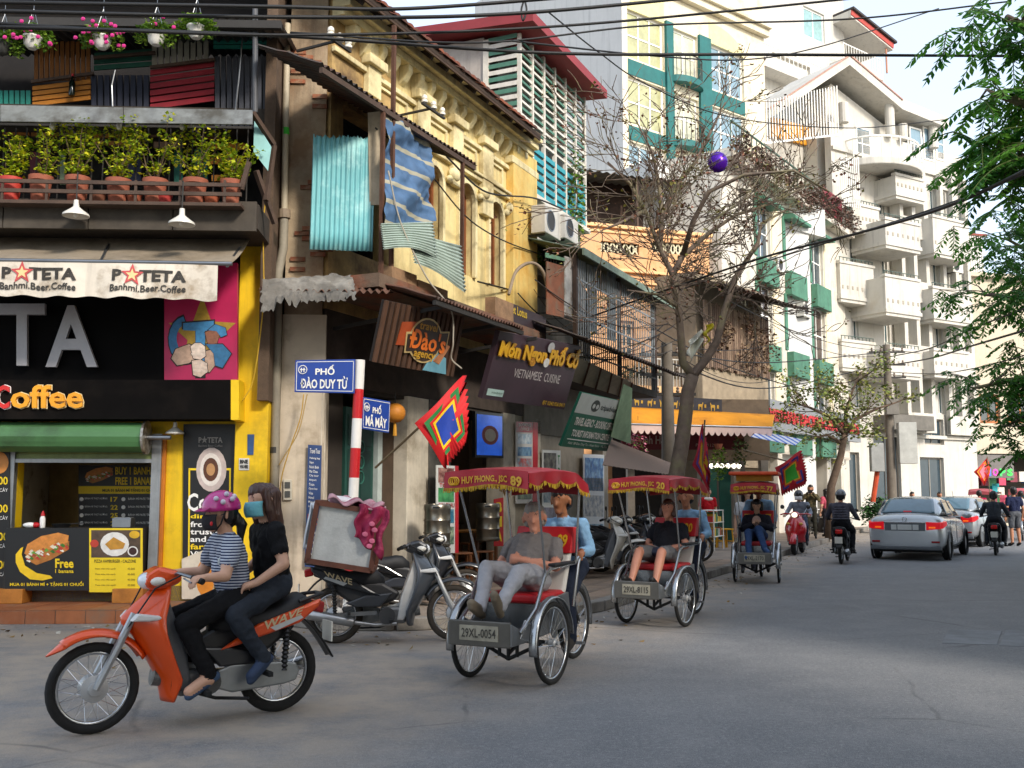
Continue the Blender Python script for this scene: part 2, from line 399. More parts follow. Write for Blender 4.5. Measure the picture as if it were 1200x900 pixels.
# paving slabs on the near pavement, each one a slab of its own
SLAB = [m('#94806c', r=.9, var=.2, bump=.3, dirt='#6b5d50', damt=.4), m('#8a7867', r=.9, var=.2, bump=.3, dirt='#6b5d50', damt=.45), m('#9c8570', r=.9, var=.2, bump=.3, dirt='#70604f', damt=.35)]
rnd = random.Random(3); smesh = [MB().box(-.194, .194, -.194, .194, 0, .008).mesh('paving_slab', s_) for s_ in SLAB]
for i in range(26):
    for j in range(8):
        u, o_ = .6 + i * .4, .2 + j * .4
        if o_ > 3.05 or u < .5: continue
        w_ = ROW.w(u, o_, .1205 + rnd.uniform(0, .003)); so = link('paving_slab', rnd.choice(smesh), pav, w_, (rnd.uniform(-.006, .006), rnd.uniform(-.006, .006), ROW.th))
# concrete cover slabs let into the road
for (x0, y0, x1, y1) in ((1104, 738, 1168, 754), (1171, 739, 1230, 757)):
    a, b, c, d = gnd(x0 + 8, y0), gnd(x1 + 6, y0 + 2), gnd(x1, y1 + 2), gnd(x0, y1)
    mb = MB(); mb.slabq([q + V((0, 0, .005)) for q in (a, b, c, d)], .02); tag(mb.build('drain_cover', m('#7d8083', r=.9, var=.2, bump=.4, dirt='#6a6c6e', damt=.4)), kind='structure')
# ================================================================== cafe building on the left
cafe = CAF.empty('cafe_building', 'cafe house with yellow ground floor, black fascia and plant-filled balcony at the left', 'building')
P = CAF.p
YEL = m('#f0c60a', r=.65, var=.12, sc_=2, dirt='#b8940f', damt=.25, streak=.22, bump=.12)
UL = -4.2; UR = P(314, 600).x; ZF = .36
u0, u1, z0, z1 = CAF.r(16, 536, 180, 712)
ub = P(278, 600).x
wm = wall(MB(), UL, UR - .42, 0, 2.62, 0, .22, [(u0, u1, .36, z1)]); wm.build('ground_wall', YEL, cafe)
pbox(cafe, 'column', YEL, UR - .42, UR, -.14, .2, .164, P(300, 312).z + .25, .012)
pbox(cafe, 'cornice', m('#6c6252', r=.9, var=.3, bump=.4), UR - .6, UR + .02, -.2, .1, P(300, 312).z + .26, P(300, 275).z)
UPW = m('#3a3028', r=.9, var=.35, bump=.3, streak=.3)
wall(MB(), UL, UR, 2.62, 5.0, .05, .25).build('fascia_wall', m('#241f1b', r=.9, var=.3), cafe)
# interior
it = MB(); it.quad((u0 - .6, 2.6, .36), (UR - .5, 2.6, .36), (UR - .5, 2.6, 2.62), (u0 - .6, 2.6, 2.62)).quad((u0 - .6, .22, .36), (u0 - .6, 2.6, .36), (u0 - .6, 2.6, 2.62), (u0 - .6, .22, 2.62))
it.quad((UR - .5, .22, .36), (UR - .5, 2.6, .36), (UR - .5, 2.6, 2.62), (UR - .5, .22, 2.62)).quad((UL, .22, .362), (UR, .22, .362), (UR, 2.6, .362), (UL, 2.6, .362)).quad((UL, .22, 2.61), (UR, .22, 2.61), (UR, 2.6, 2.61), (UL, 2.6, 2.61))
it.build('interior_wall', m('#cfc9bd', r=.7, var=.1, dirt='#7a6a58', damt=.2, dsc=3), cafe)
q = [V(P(92, 545, -1.2)), V(P(186, 545, -1.2)), V(P(186, 620, -1.2)), V(P(92, 620, -1.2))]
mbd = panel(cafe, 'menu_board', m('#121212', r=.5, var=.1), q, .03)
YT = m('#f2cf12', r=.6, var=.05); WT = m('#f2f0ea', r=.6, var=.03); RED = m('#c1121c', r=.5, var=.12)
text('BUY 1 BANH MI', q, (.46, .03, 1.0, .15), YT, mbd, bold=.02); text('FREE 1 BANANA', q, (.46, .19, 1.0, .31), YT, mbd, bold=.03)
MB().slabq(subq(q, 0, .33, 1, .45, .004), .003).build('menu_strip', YT, mbd); text('MUA 01 BÁNH MÌ TẶNG 01 CHUỐI', q, (.3, .35, .98, .43), BLACK, mbd, .01, bold=.02)
for k, pr in enumerate(('17.000', '22.000', '25.000', '25.000')):
    v = .5 + k * .125; text('BÁNH MÌ THỊT NƯỚNG', q, (.08, v, .36, v + .045), WT, mbd); text(pr[:2], q, (.40, v, .49, v + .075), YT, mbd, bold=.03); text('BÁNH MÌ PATE TRỨNG', q, (.62, v, .96, v + .045), WT, mbd)
    for uu in (.04, .56):
        c = uvp(q, uu, v + .035, .006); MB().lathe([(.028, -.003), (.028, .003)], 12, Matrix.Translation(c) @ Matrix.Rotation(PI / 2, 4, 'X')).build('menu_dot', WT, mbd)
def sandwich(q, uv, parent):
    """a filled baguette printed on a poster, as flat cut shapes"""
    u0, v0, u1, v1 = uv
    def sh(pts, col, lf, nm): 
        MB().quad(*[uvp(q, u0 + (u1 - u0) * a, v0 + (v1 - v0) * b, lf) for a, b in pts][::-1]).build(nm, m(col, r=.5, var=.25, sc_=14), parent)
    sh([(.05, .62), (.12, .35), (.4, .12), (.75, .02), (.97, .1), (.95, .3), (.6, .48), (.2, .72)], '#d98b3a', .005, 'printed_bread')
    sh([(.1, .8), (.08, .66), (.35, .48), (.7, .3), (.98, .26), (.97, .5), (.6, .8), (.3, .95)], '#b8742c', .004, 'printed_bread')
    rr = random.Random(5)
    for k in range(48):
        a = rr.uniform(.1, .96); b = .76 - a * .42 + rr.uniform(-.11, .13); s_ = rr.uniform(.03, .065)
        sh([(a - s_, b), (a, b - s_), (a + s_, b + .02), (a + .02, b + s_)], rr.choice(['#4f8f2a', '#e9dcc0', '#c8412a', '#f1ead8', '#a8482a', '#6aa83a', '#3f7a24']), .006 + k * .0001, 'printed_filling')
def banana(q, pts, parent):
    MB().quad(*[uvp(q, a, b, .009) for a, b in pts][::-1]).build('printed_banana', m('#f3c916', r=.5, var=.15), parent)
sandwich(q, (.06, .02, .44, .3), mbd)
# shutter: green cylinder housing, frame, jambs
GRN = m('#4f7d4b', r=.45, var=.12, sc_=2, dirt='#3d5c38', damt=.3); ALU = m('#9a9c9c', r=.45, metal=.6, var=.2, streak=.4)
a, b = P(-60, 512, .3), P(170, 512, .3); rr = .19
prof = [(a.x, rr), (b.x, rr)]; mb = MB(); n = 18
ring = [(math.cos(2 * PI * i / n) * rr * (1 if i % 2 else .965), math.sin(2 * PI * i / n) * rr * (1 if i % 2 else .965)) for i in range(n)]
mb.loft([[V((x, -.3 + c, a.z + s_)) for c, s_ in ring] for x in (a.x, b.x)]); sh_ = mb.build('shutter_roll', GRN, cafe)
MB().cyl((b.x, -.3, a.z), (b.x + .03, -.3, a.z), .215, n=24).build('roll_end_plate', m('#b9b6ac', r=.4, metal=.7, var=.3, dirt='#4a3a2a', damt=.4, dsc=6), sh_)
MB().cyl((b.x + .03, -.3, a.z), (b.x + .32, -.3, a.z), .03).build('roll_axle', STEEL, sh_)
u0s, u1s, z0s, z1s = CAF.r(10, 527, 182, 541)
for k in range(4): pbox(cafe, 'shutter_slat', m('#8a9a5a', r=.5, var=.2, dirt='#6b7045', damt=.4), UL, u1, -.06, -.03, z1 + k * .075 - .02, z1 + k * .075 + .05)
pbox(cafe, 'shutter_bottom_bar', ALU, UL, u1, -.09, -.02, z1 - .07, z1 - .022)
for (xa, xb) in ((178, 189), (12, 18)):
    ua, ub_ = P(xa, 600).x, P(xb, 600).x; pbox(cafe, 'shutter_rail', ALU, ua, ub_, -.1, -.001, .164, z1 + .3)
pbox(cafe, 'door_post', m('#c8741c', r=.6, var=.2), P(189, 600).x, P(193, 600).x, -.05, -.002, .164, z1 + .3)
# counter with printed fronts
q = CAF.quad([(6, 619, .22), (104, 619, .22), (104, 692, .22), (6, 692, .22)]); cnt = thing('snack_counter', 'black snack counter with banana sandwich poster in the cafe window', 'counter', CAF.o, CAF.th)
cb = MB().box(q[0].x, P(167, 650, .22).x, -.2, .35, q[3].z + .02, q[0].z); cb.build('counter_body', m('#2a2622', r=.6, var=.2), cnt)
ps = panel(cnt, 'poster', m('#131313', r=.45, var=.08), q, .015)
sandwich(q, (.2, .06, .78, .62), ps); banana(q, [(.13, .42), (.19, .32), (.22, .3), (.2, .42), (.24, .6), (.38, .72), (.54, .76), (.57, .8), (.45, .84), (.3, .82), (.18, .7), (.13, .55)], ps)
text('Free', q, (.6, .49, .82, .64), YT, ps, bold=.03); text('1 banana', q, (.6, .66, .82, .72), YT, ps, bold=.02); text('MUA 01 BÁNH MÌ + TẶNG 01 CHUỐI', q, (.06, .85, .94, .94), YT, ps, bold=.02)
q2 = CAF.quad([(104.5, 619, .23), (167, 619, .23), (167, 694, .23), (104.5, 694, .23)]); ps = panel(cnt, 'poster', m('#f0d21c', r=.45, var=.06), q2, .015)
MB().slabq(subq(q2, .04, .03, .96, .46, .003), .002).build('printed_photo', m('#5a4634', r=.5, var=.4, sc_=12), ps)
def disc(q, u, v, ru, rv, col, lf, par, nm='printed_disc'): MB().quad(*[uvp(q, u + ru * math.cos(t * PI / 9), v + rv * math.sin(t * PI / 9), lf) for t in range(18)]).build(nm, m(col, r=.5, var=.15, sc_=12), par)
disc(q2, .48, .25, .27, .19, '#e9e6de', .005, ps); disc(q2, .1, .24, .08, .06, '#c6402c', .006, ps); disc(q2, .82, .36, .1, .08, '#ece8e0', .006, ps); disc(q2, .82, .36, .075, .06, '#3a1a14', .008, ps); disc(q2, .85, .1, .1, .06, '#e0b020', .006, ps)
MB().quad(*[uvp(q2, a, b, .008) for a, b in ((.3, .25), (.46, .14), (.68, .24), (.64, .32), (.4, .34))]).build('printed_food', m('#c89030', r=.5, var=.2, sc_=12), ps)
text('PIZZA HAMBURGER - CALZONE', q2, (.1, .49, .88, .54), BLACK, ps)
for k in range(4): text('Pizza nhân thịt nguội', q2, (.12, .62 + k * .085, .5, .65 + k * .085), m('#5a4a10', var=.05), ps); text('45.000', q2, (.72, .62 + k * .085, .86, .65 + k * .085), m('#5a4a10', var=.05), ps)
WOOD = m('#b5742a', r=.7, var=.25, sc_=6, bump=.2)
for (xa, xb) in ((-20, 30), (134, 170)): pbox(cnt, 'wood_block', WOOD, P(xa, 700, .2).x, P(xb, 700, .2).x, -.3, .0, .165, q[3].z + .02, .008)
zt = q[0].z
def lathe_thing(name, label, cat, prof, loc, mat, n=14, group=None):
    o = MB().lathe(prof, n).build(name, mat, None, loc, smooth=1); return tag(o, label, cat, group)
cw = lambda px, out, z: CAF.w(P(px, 610, out).x, out, z)
t = thing('sauce_bottle', 'white sauce bottle with red cap on the snack counter', 'bottle', cw(50, .1, zt)); MB().lathe([(.03, 0), (.034, .02), (.034, .12), (.02, .15)], 12).build('bottle', WT, t, smooth=1); MB().lathe([(.026, .15), (.026, .17), (.006, .215)], 12).build('cap', RED, t, smooth=1)
t = thing('frying_pan', 'dark frying pan on the snack counter beside the sauce bottle', 'pan', cw(72, .0, zt)); MB().lathe([(.09, 0), (.12, .05), (.115, .05), (.085, .008)], 18).build('pan', BLACK, t, smooth=1); MB().bar((.1, 0, .045), (.28, .03, .06), .02, .012).build('handle', BLACK, t)
t = thing('napkin_box', 'grey metal box at the right end of the snack counter', 'box', cw(145, .05, zt)); MB().box(-.12, .12, -.08, .08, 0, .12).build('box', STEEL, t, bevel=.008); MB().box(-.1, .1, -.06, .06, .121, .13).build('lid', ALU, t)
t = thing('wrapped_bread', 'paper-wrapped roll with red print lying on the snack counter', 'bread', cw(36, .12, zt)); MB().ell((0, 0, .035), (.1, .04, .035)).build('wrapper', WT, t, smooth=1); MB().ell((.07, 0, .036), (.045, .041, .036)).build('print', RED, t, smooth=1)
# vertical black banners
q = CAF.quad([(215, 497, .03), (279, 497, .03), (277, 660, .03), (214, 660, .03)]); bn = panel(cafe, 'coffee_banner', m('#151413', r=.5, var=.08), q, .02)
text('P★TETA', q, (.28, .085, .72, .14), m('#8f8b84', var=.05), bn, bold=.03); text('Banhmi Beer Coffee', q, (.28, .15, .72, .165), m('#8f8b84', var=.05), bn)
for (x0_, y0_, x1_, y1_) in ((.1, .33, .13, .97), (.85, .33, .88, .97), (.1, .32, .3, .335), (.7, .32, .88, .335), (.1, .96, .88, .975)): MB().slabq(subq(q, x0_, y0_, x1_, y1_, .003), .002).build('banner_line', YT, bn)
disc(q, .52, .33, .28, .16, '#c9b8b0', .006, bn); disc(q, .51, .33, .2, .12, '#e5dcd2', .008, bn); disc(q, .51, .33, .14, .085, '#5a3218', .010, bn); disc(q, .51, .33, .08, .045, '#b98a58', .012, bn)
text('Coffee', q, (.08, .5, .9, .63), WT, bn, bold=.02); 
for k, (s_, mt_) in enumerate((('directly', YT), ('from the', WT), ('trusted', WT), ('and best', WT), ('farms in', YT), ('Vietnam', WT))): text(s_, q, (.14, .65 + k * .053, .14 + .09 * len(s_), .69 + k * .053), mt_, bn, bold=.02)
q = CAF.quad([(-70, 526, .12), (11, 526, .12), (11, 690, .12), (-70, 690, .12)]); bn = panel(cafe, 'menu_banner', m('#161514', r=.5, var=.08), q, .02)
for k, s_ in enumerate(('25.000', '15.000', '20.000', '35.000')): text(s_, q, (.6, .2 + k * .2, .98, .26 + k * .2), YT, bn, bold=.02); text('TRÁI CÂY', q, (.7, .28 + k * .2, .98, .31 + k * .2), WT, bn)
disc(q, .85, .1, .14, .08, '#d98b3a', .005, bn)
q = CAF.quad([(280, 537, .15), (292, 537, .15), (292, 551, .15), (280, 551, .15)]); bn = panel(cafe, 'sticker', m('#d9d6cc', r=.6, var=.1), q, .004); text('BNE', q, (.1, .12, .9, .45), BLACK, bn, bold=.04); text('WAS HERE', q, (.1, .55, .9, .85), BLACK, bn, bold=.04)
q = CAF.quad([(290, 509, .15), (298, 509, .15), (297, 533, .15), (290, 533, .15)]); pn = MB().slabq(q, .004).build('paint_mark', m('#2d4f7d', r=.6, var=.3), cafe)
# white round-bellied sign at the foot of the wall
q = CAF.quad([(213, 655, .05), (250, 640, .05), (250, 702, .05), (213, 702, .05)]); bn = panel(cafe, 'food_sign', m('#d8cdb8', r=.6, var=.15), q, .03); disc(q, .75, .55, .3, .4, '#d4831e', .005, bn)
# fascia boards
def fas(px0, py0, px1, py1, out, mat, name, t=.06): return CAF.quad([(px0, py0, out), (px1, py0, out), (px1, py1, out), (px0, py1, out)])
q = fas(-120, 340, 192, 445, .34, None, ''); fb = panel(cafe, 'fascia_board', m('#0a0909', r=.8, var=.2, spec=.1), q, .06)
LET = m('#a5a3a5', r=.45, var=.12, sc_=3)
qq = CAF.quad([(0, 345, .36), (190, 345, .36), (190, 443, .36), (0, 443, .36)])
text('T', qq, (.015, .13, .295, .865), LET, cafe, .05, bold=.02, ext=.06, name='sign_letter'); text('A', qq, (.30, .15, .615, .88), LET, cafe, .05, bold=.02, ext=.06, name='sign_letter')
text('E', CAF.quad([(-60, 345, .36), (-8, 345, .36), (-8, 443, .36), (-60, 443, .36)]), (.1, .13, .9, .865), LET, cafe, .05, bold=.02, ext=.06, name='sign_letter')
q = fas(-120, 445, 270, 491, .5, None, ''); fb2 = panel(cafe, 'lower_fascia', m('#0e0c0b', r=.8, var=.3, dirt='#1a1613', damt=.3, spec=.1), q, .45)
qq = CAF.quad([(-4, 450, .5), (100, 450, .5), (100, 482, .5), (-4, 482, .5)])
text('C', qq, (.0, .05, .16, .92), m('#d3241c', r=.4, var=.08), fb2, .02, bold=.025, ext=.03); text('offee', qq, (.175, .05, .985, .9), m('#f2a516', r=.4, var=.08), fb2, .02, bold=.02, ext=.03)
text('C', qq, (-.01, .02, .168, .95), WT, fb2, .008, bold=.045); text('offee', qq, (.168, .02, .992, .93), m('#f6e6b0', var=.05), fb2, .008, bold=.04)
panel(cafe, 'yellow_return', YEL, CAF.quad([(270.5, 445, .5), (280, 445, .5), (280, 492, .5), (270.5, 492, .5)]), .4)
# magenta mural: arms holding up a hammer before a gold star
q = fas(192.5, 308, 278, 445, .36, None, ''); mu = panel(cafe, 'mural_panel', m('#b0124e', r=.5, var=.12, sc_=3), q, .08)
def art(pts, col, lf, nm='mural_shape', **k):
    cx, cy = sum(a for a, b in pts) / len(pts), sum(b for a, b in pts) / len(pts)
    if lf > .005: MB().quad(*[uvp(q, cx + (a - cx) * 1.09, cy + (b - cy) * 1.09, lf - .001) for a, b in pts][::-1]).build('mural_outline', m('#1c1418', r=.7, var=.1), mu)
    MB().quad(*[uvp(q, a, b, lf) for a, b in pts][::-1]).build(nm, m(col, r=.6, var=.25, sc_=18, **k), mu)
st = []
for k in range(10):
    rr_ = .46 if k % 2 == 0 else .2; an = -PI / 2 + k * PI / 5; st.append((.52 + rr_ * math.cos(an) * 1.05, .62 + rr_ * math.sin(an) * .72))
art(st, '#a5852a', .004)
cres = [(.1 + .0, .6)]; cres = [(.30 + .24 * math.cos(t), .66 + .2 * math.sin(t)) for t in [PI * 1.45 - k * PI * 1.05 / 10 for k in range(11)]] + [(.32 + .15 * math.cos(t), .65 + .125 * math.sin(t)) for t in [PI * .4 + k * PI * 1.05 / 10 for k in range(11)]]
art(cres, '#2f6f9e', .006)
art([(.26, .52), (.68, .50), (.68, .58), (.56, .585), (.56, .96), (.43, .96), (.43, .585), (.26, .58)], '#3c82b4', .008)
art([(.1, .82), (.16, .74), (.34, .7), (.42, .72), (.44, .82), (.34, .86), (.18, .88)], '#b99a84', .010)
art([(.36, .72), (.42, .69), (.5, .69), (.56, .72), (.57, .8), (.5, .83), (.4, .82)], '#d8c4b4', .012)
art([(.38, .84), (.5, .83), (.58, .86), (.6, .93), (.5, .98), (.4, .96)], '#cfb6a4', .012)
art([(.55, .76), (.7, .74), (.72, .86), (.62, .94), (.57, .92)], '#b99a84', .010)
art([(.57, .7), (.8, .7), (.92, .78), (.8, .9), (.7, .88), (.68, .78)], '#2f6a94', .013)
for k in range(3): art([(.37, .715 + k * .03), (.47, .705 + k * .03), (.56, .72 + k * .03), (.56, .735 + k * .03), (.38, .735 + k * .03)], '#e0cfc0', .0125 + k * .0002); art([(.4, .85 + k * .032), (.5, .842 + k * .032), (.59, .86 + k * .032), (.59, .878 + k * .032), (.41, .87 + k * .032)], '#d8c4b4', .0125 + k * .0002)
art([(.56, .6), (.7, .56), (.76, .62), (.72, .7), (.64, .74), (.6, .7)], '#8c5b45', .012)
art([(.6, .58), (.7, .53), (.84, .56), (.86, .62), (.78, .64), (.72, .59)], '#3a7eb0', .014)
# awning with printed valance
A0, A1 = P(-120, 274, .35), P(296, 274, .35); B0, B1 = P(-120, 303, 1.35), P(272, 309, 1.35)
CANV = m('#8f8371', r=.85, var=.15, sc_=1.5, dirt='#6e6250', damt=.45, dsc=1.5, streak=.3, bump=.15)
aw = thing('shop_awning', 'dusty grey-brown awning with lettered white valance over the cafe', 'awning', CAF.o, CAF.th)
MB().grid(lambda u, v: A0.lerp(A1, u).lerp(B0.lerp(B1, u), v) + V((0, 0, -.05 * math.sin(PI * v) + .018 * math.sin(u * 40) * v)), 60, 8).build('canopy', CANV, aw, smooth=2, solid=.008)
MB().cyl(B0, B1, .025).build('front_bar', STEEL, aw)
for t_ in (.2, .6, .985): MB().bar(A0.lerp(A1, t_) + V((0, .02, -.05)), B0.lerp(B1, t_) + V((0, 0, -.03)), .03, .03).build('arm', STEEL, aw)
VAL = m('#ddd3c2', r=.8, var=.1, sc_=3, dirt='#a08f78', damt=.3, dsc=2.5, streak=.25)
Vx0, Vx1 = P(-120, 325, 1.36).x, P(255, 325, 1.36).x; Vz1 = P(150, 305.5, 1.36).z; Vz0 = P(150, 347, 1.36).z
def valf(p, u=0, v=0):
    uu = (p.x - Vx0) / (Vx1 - Vx0); t_ = (Vz1 - p.z) / (Vz1 - Vz0); return V((p.x, p.y - .02 * math.sin(uu * 38) * t_ - .03 * math.sin(uu * 9 + 1) * t_, p.z - .045 * uu * uu - .012 * math.sin(uu * 60) * t_))
va = MB().grid(lambda u, v: valf(V((Vx0 + (Vx1 - Vx0) * u, -1.365, Vz1 + (Vz0 - Vz1) * v))), 120, 6).build('valance', VAL, aw, smooth=2)
vq = rectq(Vx0, Vx1, Vz0, Vz1, -1.368)
def vu(px): return (P(px, 325, 1.36).x - Vx0) / (Vx1 - Vx0)
INK = m('#3a3630', r=.8, var=.35, sc_=20); RINK = m('#c25050', r=.8, var=.25, sc_=20)
for (xa, xb) in ((2, 90), (132, 219), (-118, -34)):
    ua, ub_ = vu(xa), vu(xb); ww = ub_ - ua
    text('P', vq, (ua, .2, ua + ww * .13, .52), INK, va, .008, bold=.04, fn=valf); text('TETA', vq, (ua + ww * .36, .2, ub_, .53), INK, va, .008, bold=.04, fn=valf)
    for rad, mt_, lf in ((.16, RINK, .009), (.09, m('#e6c48a', var=.1), .012)):
        pts = []
        for k in range(10):
            rr_ = rad if k % 2 == 0 else rad * .42; an = -PI / 2 + k * PI / 5; pts.append(valf(uvp(vq, ua + ww * .27 + rr_ * math.cos(an) * ww, .36 + rr_ * math.sin(an) * 2.1, lf)))
        MB().quad(*pts[::-1]).build('printed_star', mt_, va)
    text('Banhmi.Beer.Coffee', vq, (ua - ww * .02, .62, ub_, .82), INK, va, .008, bold=.02, fn=valf)
# steps with orange tiles
TILE = [m(h, r=.7, var=.2, dirt='#86664e', damt=.42, dsc=2) for h in ('#a8643a', '#b26e44', '#9a5a34')]
stp = MB().box(UL, UR + .9, -.98, .3, 0, .155).box(UL, UR + .05, .0, .3, .156, .35).build('entrance_step', m('#8a7a6a', r=.9, var=.2), cafe)
rnd = random.Random(11)
for k in range(19):
    x = UL + k * .345 + .02
    if x + .33 > UR + .88: break
    pbox(stp, 'tile', rnd.choice(TILE), x, x + .335, -.99, -.981, .004, .15); 
    pbox(stp, 'tile', rnd.choice(TILE), x, x + .335, -.985, -.51, .156, .163); pbox(stp, 'tile', rnd.choice(TILE), x, x + .335, -.50, -.01, .156, .163)
# wall lamp over the banner
def lamp(name, label, w_, hang=.35, s=1.):
    t = thing(name, label, 'lamp', w_, 0, 'white enamel lamps'); MB().lathe([(.03 * s, .16 * s), (.035 * s, .08 * s), (.07 * s, .05 * s), (.15 * s, -.01 * s), (.155 * s, -.035 * s), (.145 * s, -.03 * s), (.06 * s, .03 * s)], 20).build('lamp_shade', m('#d5d2c8', r=.35, var=.06), t, smooth=1)
    MB().ell((0, 0, -.02 * s), .035 * s, 10, 6).build('bulb', m('#efece0', r=.2, var=.02), t, smooth=1); MB().cyl((0, 0, .15 * s), (0, 0, .15 * s + hang), .009, n=6).build('stem', IRON, t); return t
lamp('pendant_lamp', 'white enamel lamp hanging under the balcony, left of the two', at(89, 250, 11.9))
lamp('pendant_lamp', 'white enamel lamp hanging under the balcony, right of the two', at(213, 260, 11.9))
lamp('pendant_lamp', 'small dusty lamp on the yellow wall beside the coffee banner', CAF.w(P(205, 506, .2).x, .2, P(205, 506, .2).z), .08, .75)
# ------------------------------------------------------------------ balcony floor
zb1, zb0 = P(150, 226, 1.05).z, P(150, 268, 1.05).z; xR = P(303, 240, 1.05).x
pbox(cafe, 'balcony_slab', m('#3b342d', r=.9, var=.3, bump=.4, streak=.4), UL, xR, -1.05, .05, zb0 + .02, zb1 - .12)
for k in range(6): pbox(cafe, 'balcony_fascia', m('#4a433a', r=.9, var=.3), UL + k * (xR - UL) / 6, UL + (k + .985) * (xR - UL) / 6, -1.1, -1.051, zb0 - .02, zb1 - .1)
bw = m('#1a1614', r=.9, var=.4); wall(MB(), UL, UR, zb1 - .12, 9.2, .9, 1.0).build('balcony_back_wall', bw, cafe); 
pbox(cafe, 'upper_slab', m('#3a332c', r=.9, var=.3), UL, UR, -.25, 1.0, P(150, 142, .2).z, P(150, 126, .2).z)
pbox(cafe, 'side_wall', m('#5e4c3c', r=.9, var=.3, bump=.4), UR - .12, UR + .02, -.3, 1., 2.7, 9.2)
WDK = m('#4d3b2f', r=.8, var=.3, bump=.2); xr2 = P(284, 220, 1.25).x
for zz in (P(150, 214, 1.25).z, P(150, 225, 1.25).z): MB().bar((UL, -1.28, zz), (xr2, -1.28, zz - .02), .03, .045).build('shelf_rail', WDK, cafe)
for px in range(-100, 290, 52): x = P(px, 220, 1.25).x; MB().bar((x, -1.275, P(px, 238, 1.25).z), (x, -1.275, P(px, 212, 1.25).z), .03, .02, (0, 1, 0)).build('shelf_post', WDK, cafe)
zs_ = P(150, 237, 1.25).z; pbox(cafe, 'plant_shelf', WDK, UL, xr2, -1.3, -.9, zs_ - .04, zs_)
for px in range(-100, 296, 13): x = P(px, 185, .95).x; MB().bar((x, -.95, zs_), (x, -.95, P(px, 150, .95).z), .014, .014, (0, 1, 0)).build('baluster', IRON, cafe)
MB().bar((UL, -.95, P(150, 150, .95).z), (P(296, 150, .95).x, -.95, P(296, 150, .95).z), .04, .03).build('hand_rail', IRON, cafe)
for (x0_, x1_, y0_, y1_, c) in ((3, 34, 148, 158, '#b5742a'), (36, 68, 149, 159, '#a06a2c'), (70, 105, 150, 159, '#8f7a5a'), (108, 147, 152, 161, '#b87c30'), (108, 146, 165, 170, '#a5742c'), (176, 218, 154, 160, '#8a6a50'), (180, 215, 166, 173, '#7a6048'), (225, 262, 154, 163, '#6b4226'), (246, 290, 168, 175, '#c87a1a'), (246, 285, 185, 192, '#c8801a'), (248, 288, 205, 212, '#c07a1c')):
    panel(cafe, 'wall_board', m(c, r=.75, var=.25, sc_=5), CAF.quad([(x0_, y0_, -.3), (x1_, y0_, -.3), (x1_, y1_, -.3), (x0_, y1_, -.3)]), .03)
for (x0_, x1_, y0_, y1_, c) in ((35, 48, 178, 205, '#5a1420'), (204, 214, 172, 215, '#0d5a4c'), (228, 243, 175, 212, '#0f6a58'), (70, 76, 180, 216, '#7a8a6a'), (150, 165, 150, 215, '#1f2440')):
    panel(cafe, 'door_board', m(c, r=.7, var=.25), CAF.quad([(x0_, y0_, -.5), (x1_, y0_, -.5), (x1_, y1_, -.5), (x0_, y1_, -.5)]), .03)
# translucent rain gutter sheet on brackets
GUT = m('#777a78', r=.3, var=.3, sc_=2, dirt='#4a4842', damt=.55, dsc=3, streak=.4)
for (xa, xb) in ((-120, 0), (0.6, 144), (145, 296)):
    q = CAF.quad([(xa, 123 + xa * .02, 1.2), (xb, 123 + xb * .02, 1.2), (xb, 142 + xb * .012, 1.35), (xa, 142 + xa * .012, 1.35)]); panel(cafe, 'gutter_sheet', GUT, q, .012)
for px in (62, 140, 214): 
    a = P(px, 140, 1.2); MB().lathe([(.012, 0), (.03, -.06), (.035, -.1), (.02, -.13)], 10, Matrix.Translation(a)).build('gutter_bulb', m('#cfcabb', r=.3, var=.1), cafe, smooth=1); MB().bar(a + V((0, 1.1, .1)), a + V((0, 0, .04)), .03, .03).build('gutter_bracket', IRON, cafe)
for (a, b) in (((296, 132, 1.2), (321, 170, .9)), ((321, 170, .9), (312, 235, 1.)), ((292, 190, 1.2), (283, 222, 1.2)), ((300, 200, 1.1), (322, 262, .8))): MB().bar(P(*a), P(*b), .055, .055).build('brace', WDK, cafe)
q = CAF.quad([(298, 140, 1.02), (318, 172, 1.02), (314, 200, 1.02), (297, 178, 1.02)]); tag(panel(None, 'tin_sheet', m('#8fc0bd', r=.5, var=.12), q, .01), 'pale turquoise metal sheet at the right end of the cafe balcony', 'metal sheet').matrix_world = Matrix.Translation(CAF.o) @ Matrix.Rotation(CAF.th, 4, 'Z')
# upper storey: coloured pallet boards, board by board
def pallet(px0, py0, px1, py1, n, mat, vert, out=.2, gap=.25, sk=0.):
    for k in range(n):
        if vert: a, b = px0 + (px1 - px0) * k / n, px0 + (px1 - px0) * (k + 1 - gap) / n; q = [(a, py0, out), (b, py0, out), (b, py1, out), (a, py1, out)]
        else: a, b = py0 + (py1 - py0) * k / n, py0 + (py1 - py0) * (k + 1 - gap) / n; q = [(px0, a, out), (px1, a - sk, out), (px1, b - sk, out), (px0, b, out)]
        panel(cafe, 'pallet_board', mat, CAF.quad(q), .025)
OR = m('#b8741e', r=.75, var=.2, sc_=4); OR2 = m('#8a5520', r=.75, var=.25); NAV = m('#1f2436', r=.75, var=.25); CRM = m('#8e1826', r=.75, var=.2); GRY = m('#3d3f47', r=.75, var=.25); TEA = m('#1e7d70', r=.75, var=.2); WHB = m('#a9a698', r=.75, var=.25)
pallet(-110, 108, -4, 126, 10, TEA, True); pallet(-2, 106, 37, 126, 6, TEA, True); pallet(38, 101, 106, 126, 4, OR, False, sk=8); pallet(40, 48, 107, 94, 11, OR2, True, .17); pallet(107, 88, 176, 127, 9, NAV, True); pallet(176, 82, 251, 130, 6, CRM, False, sk=10)
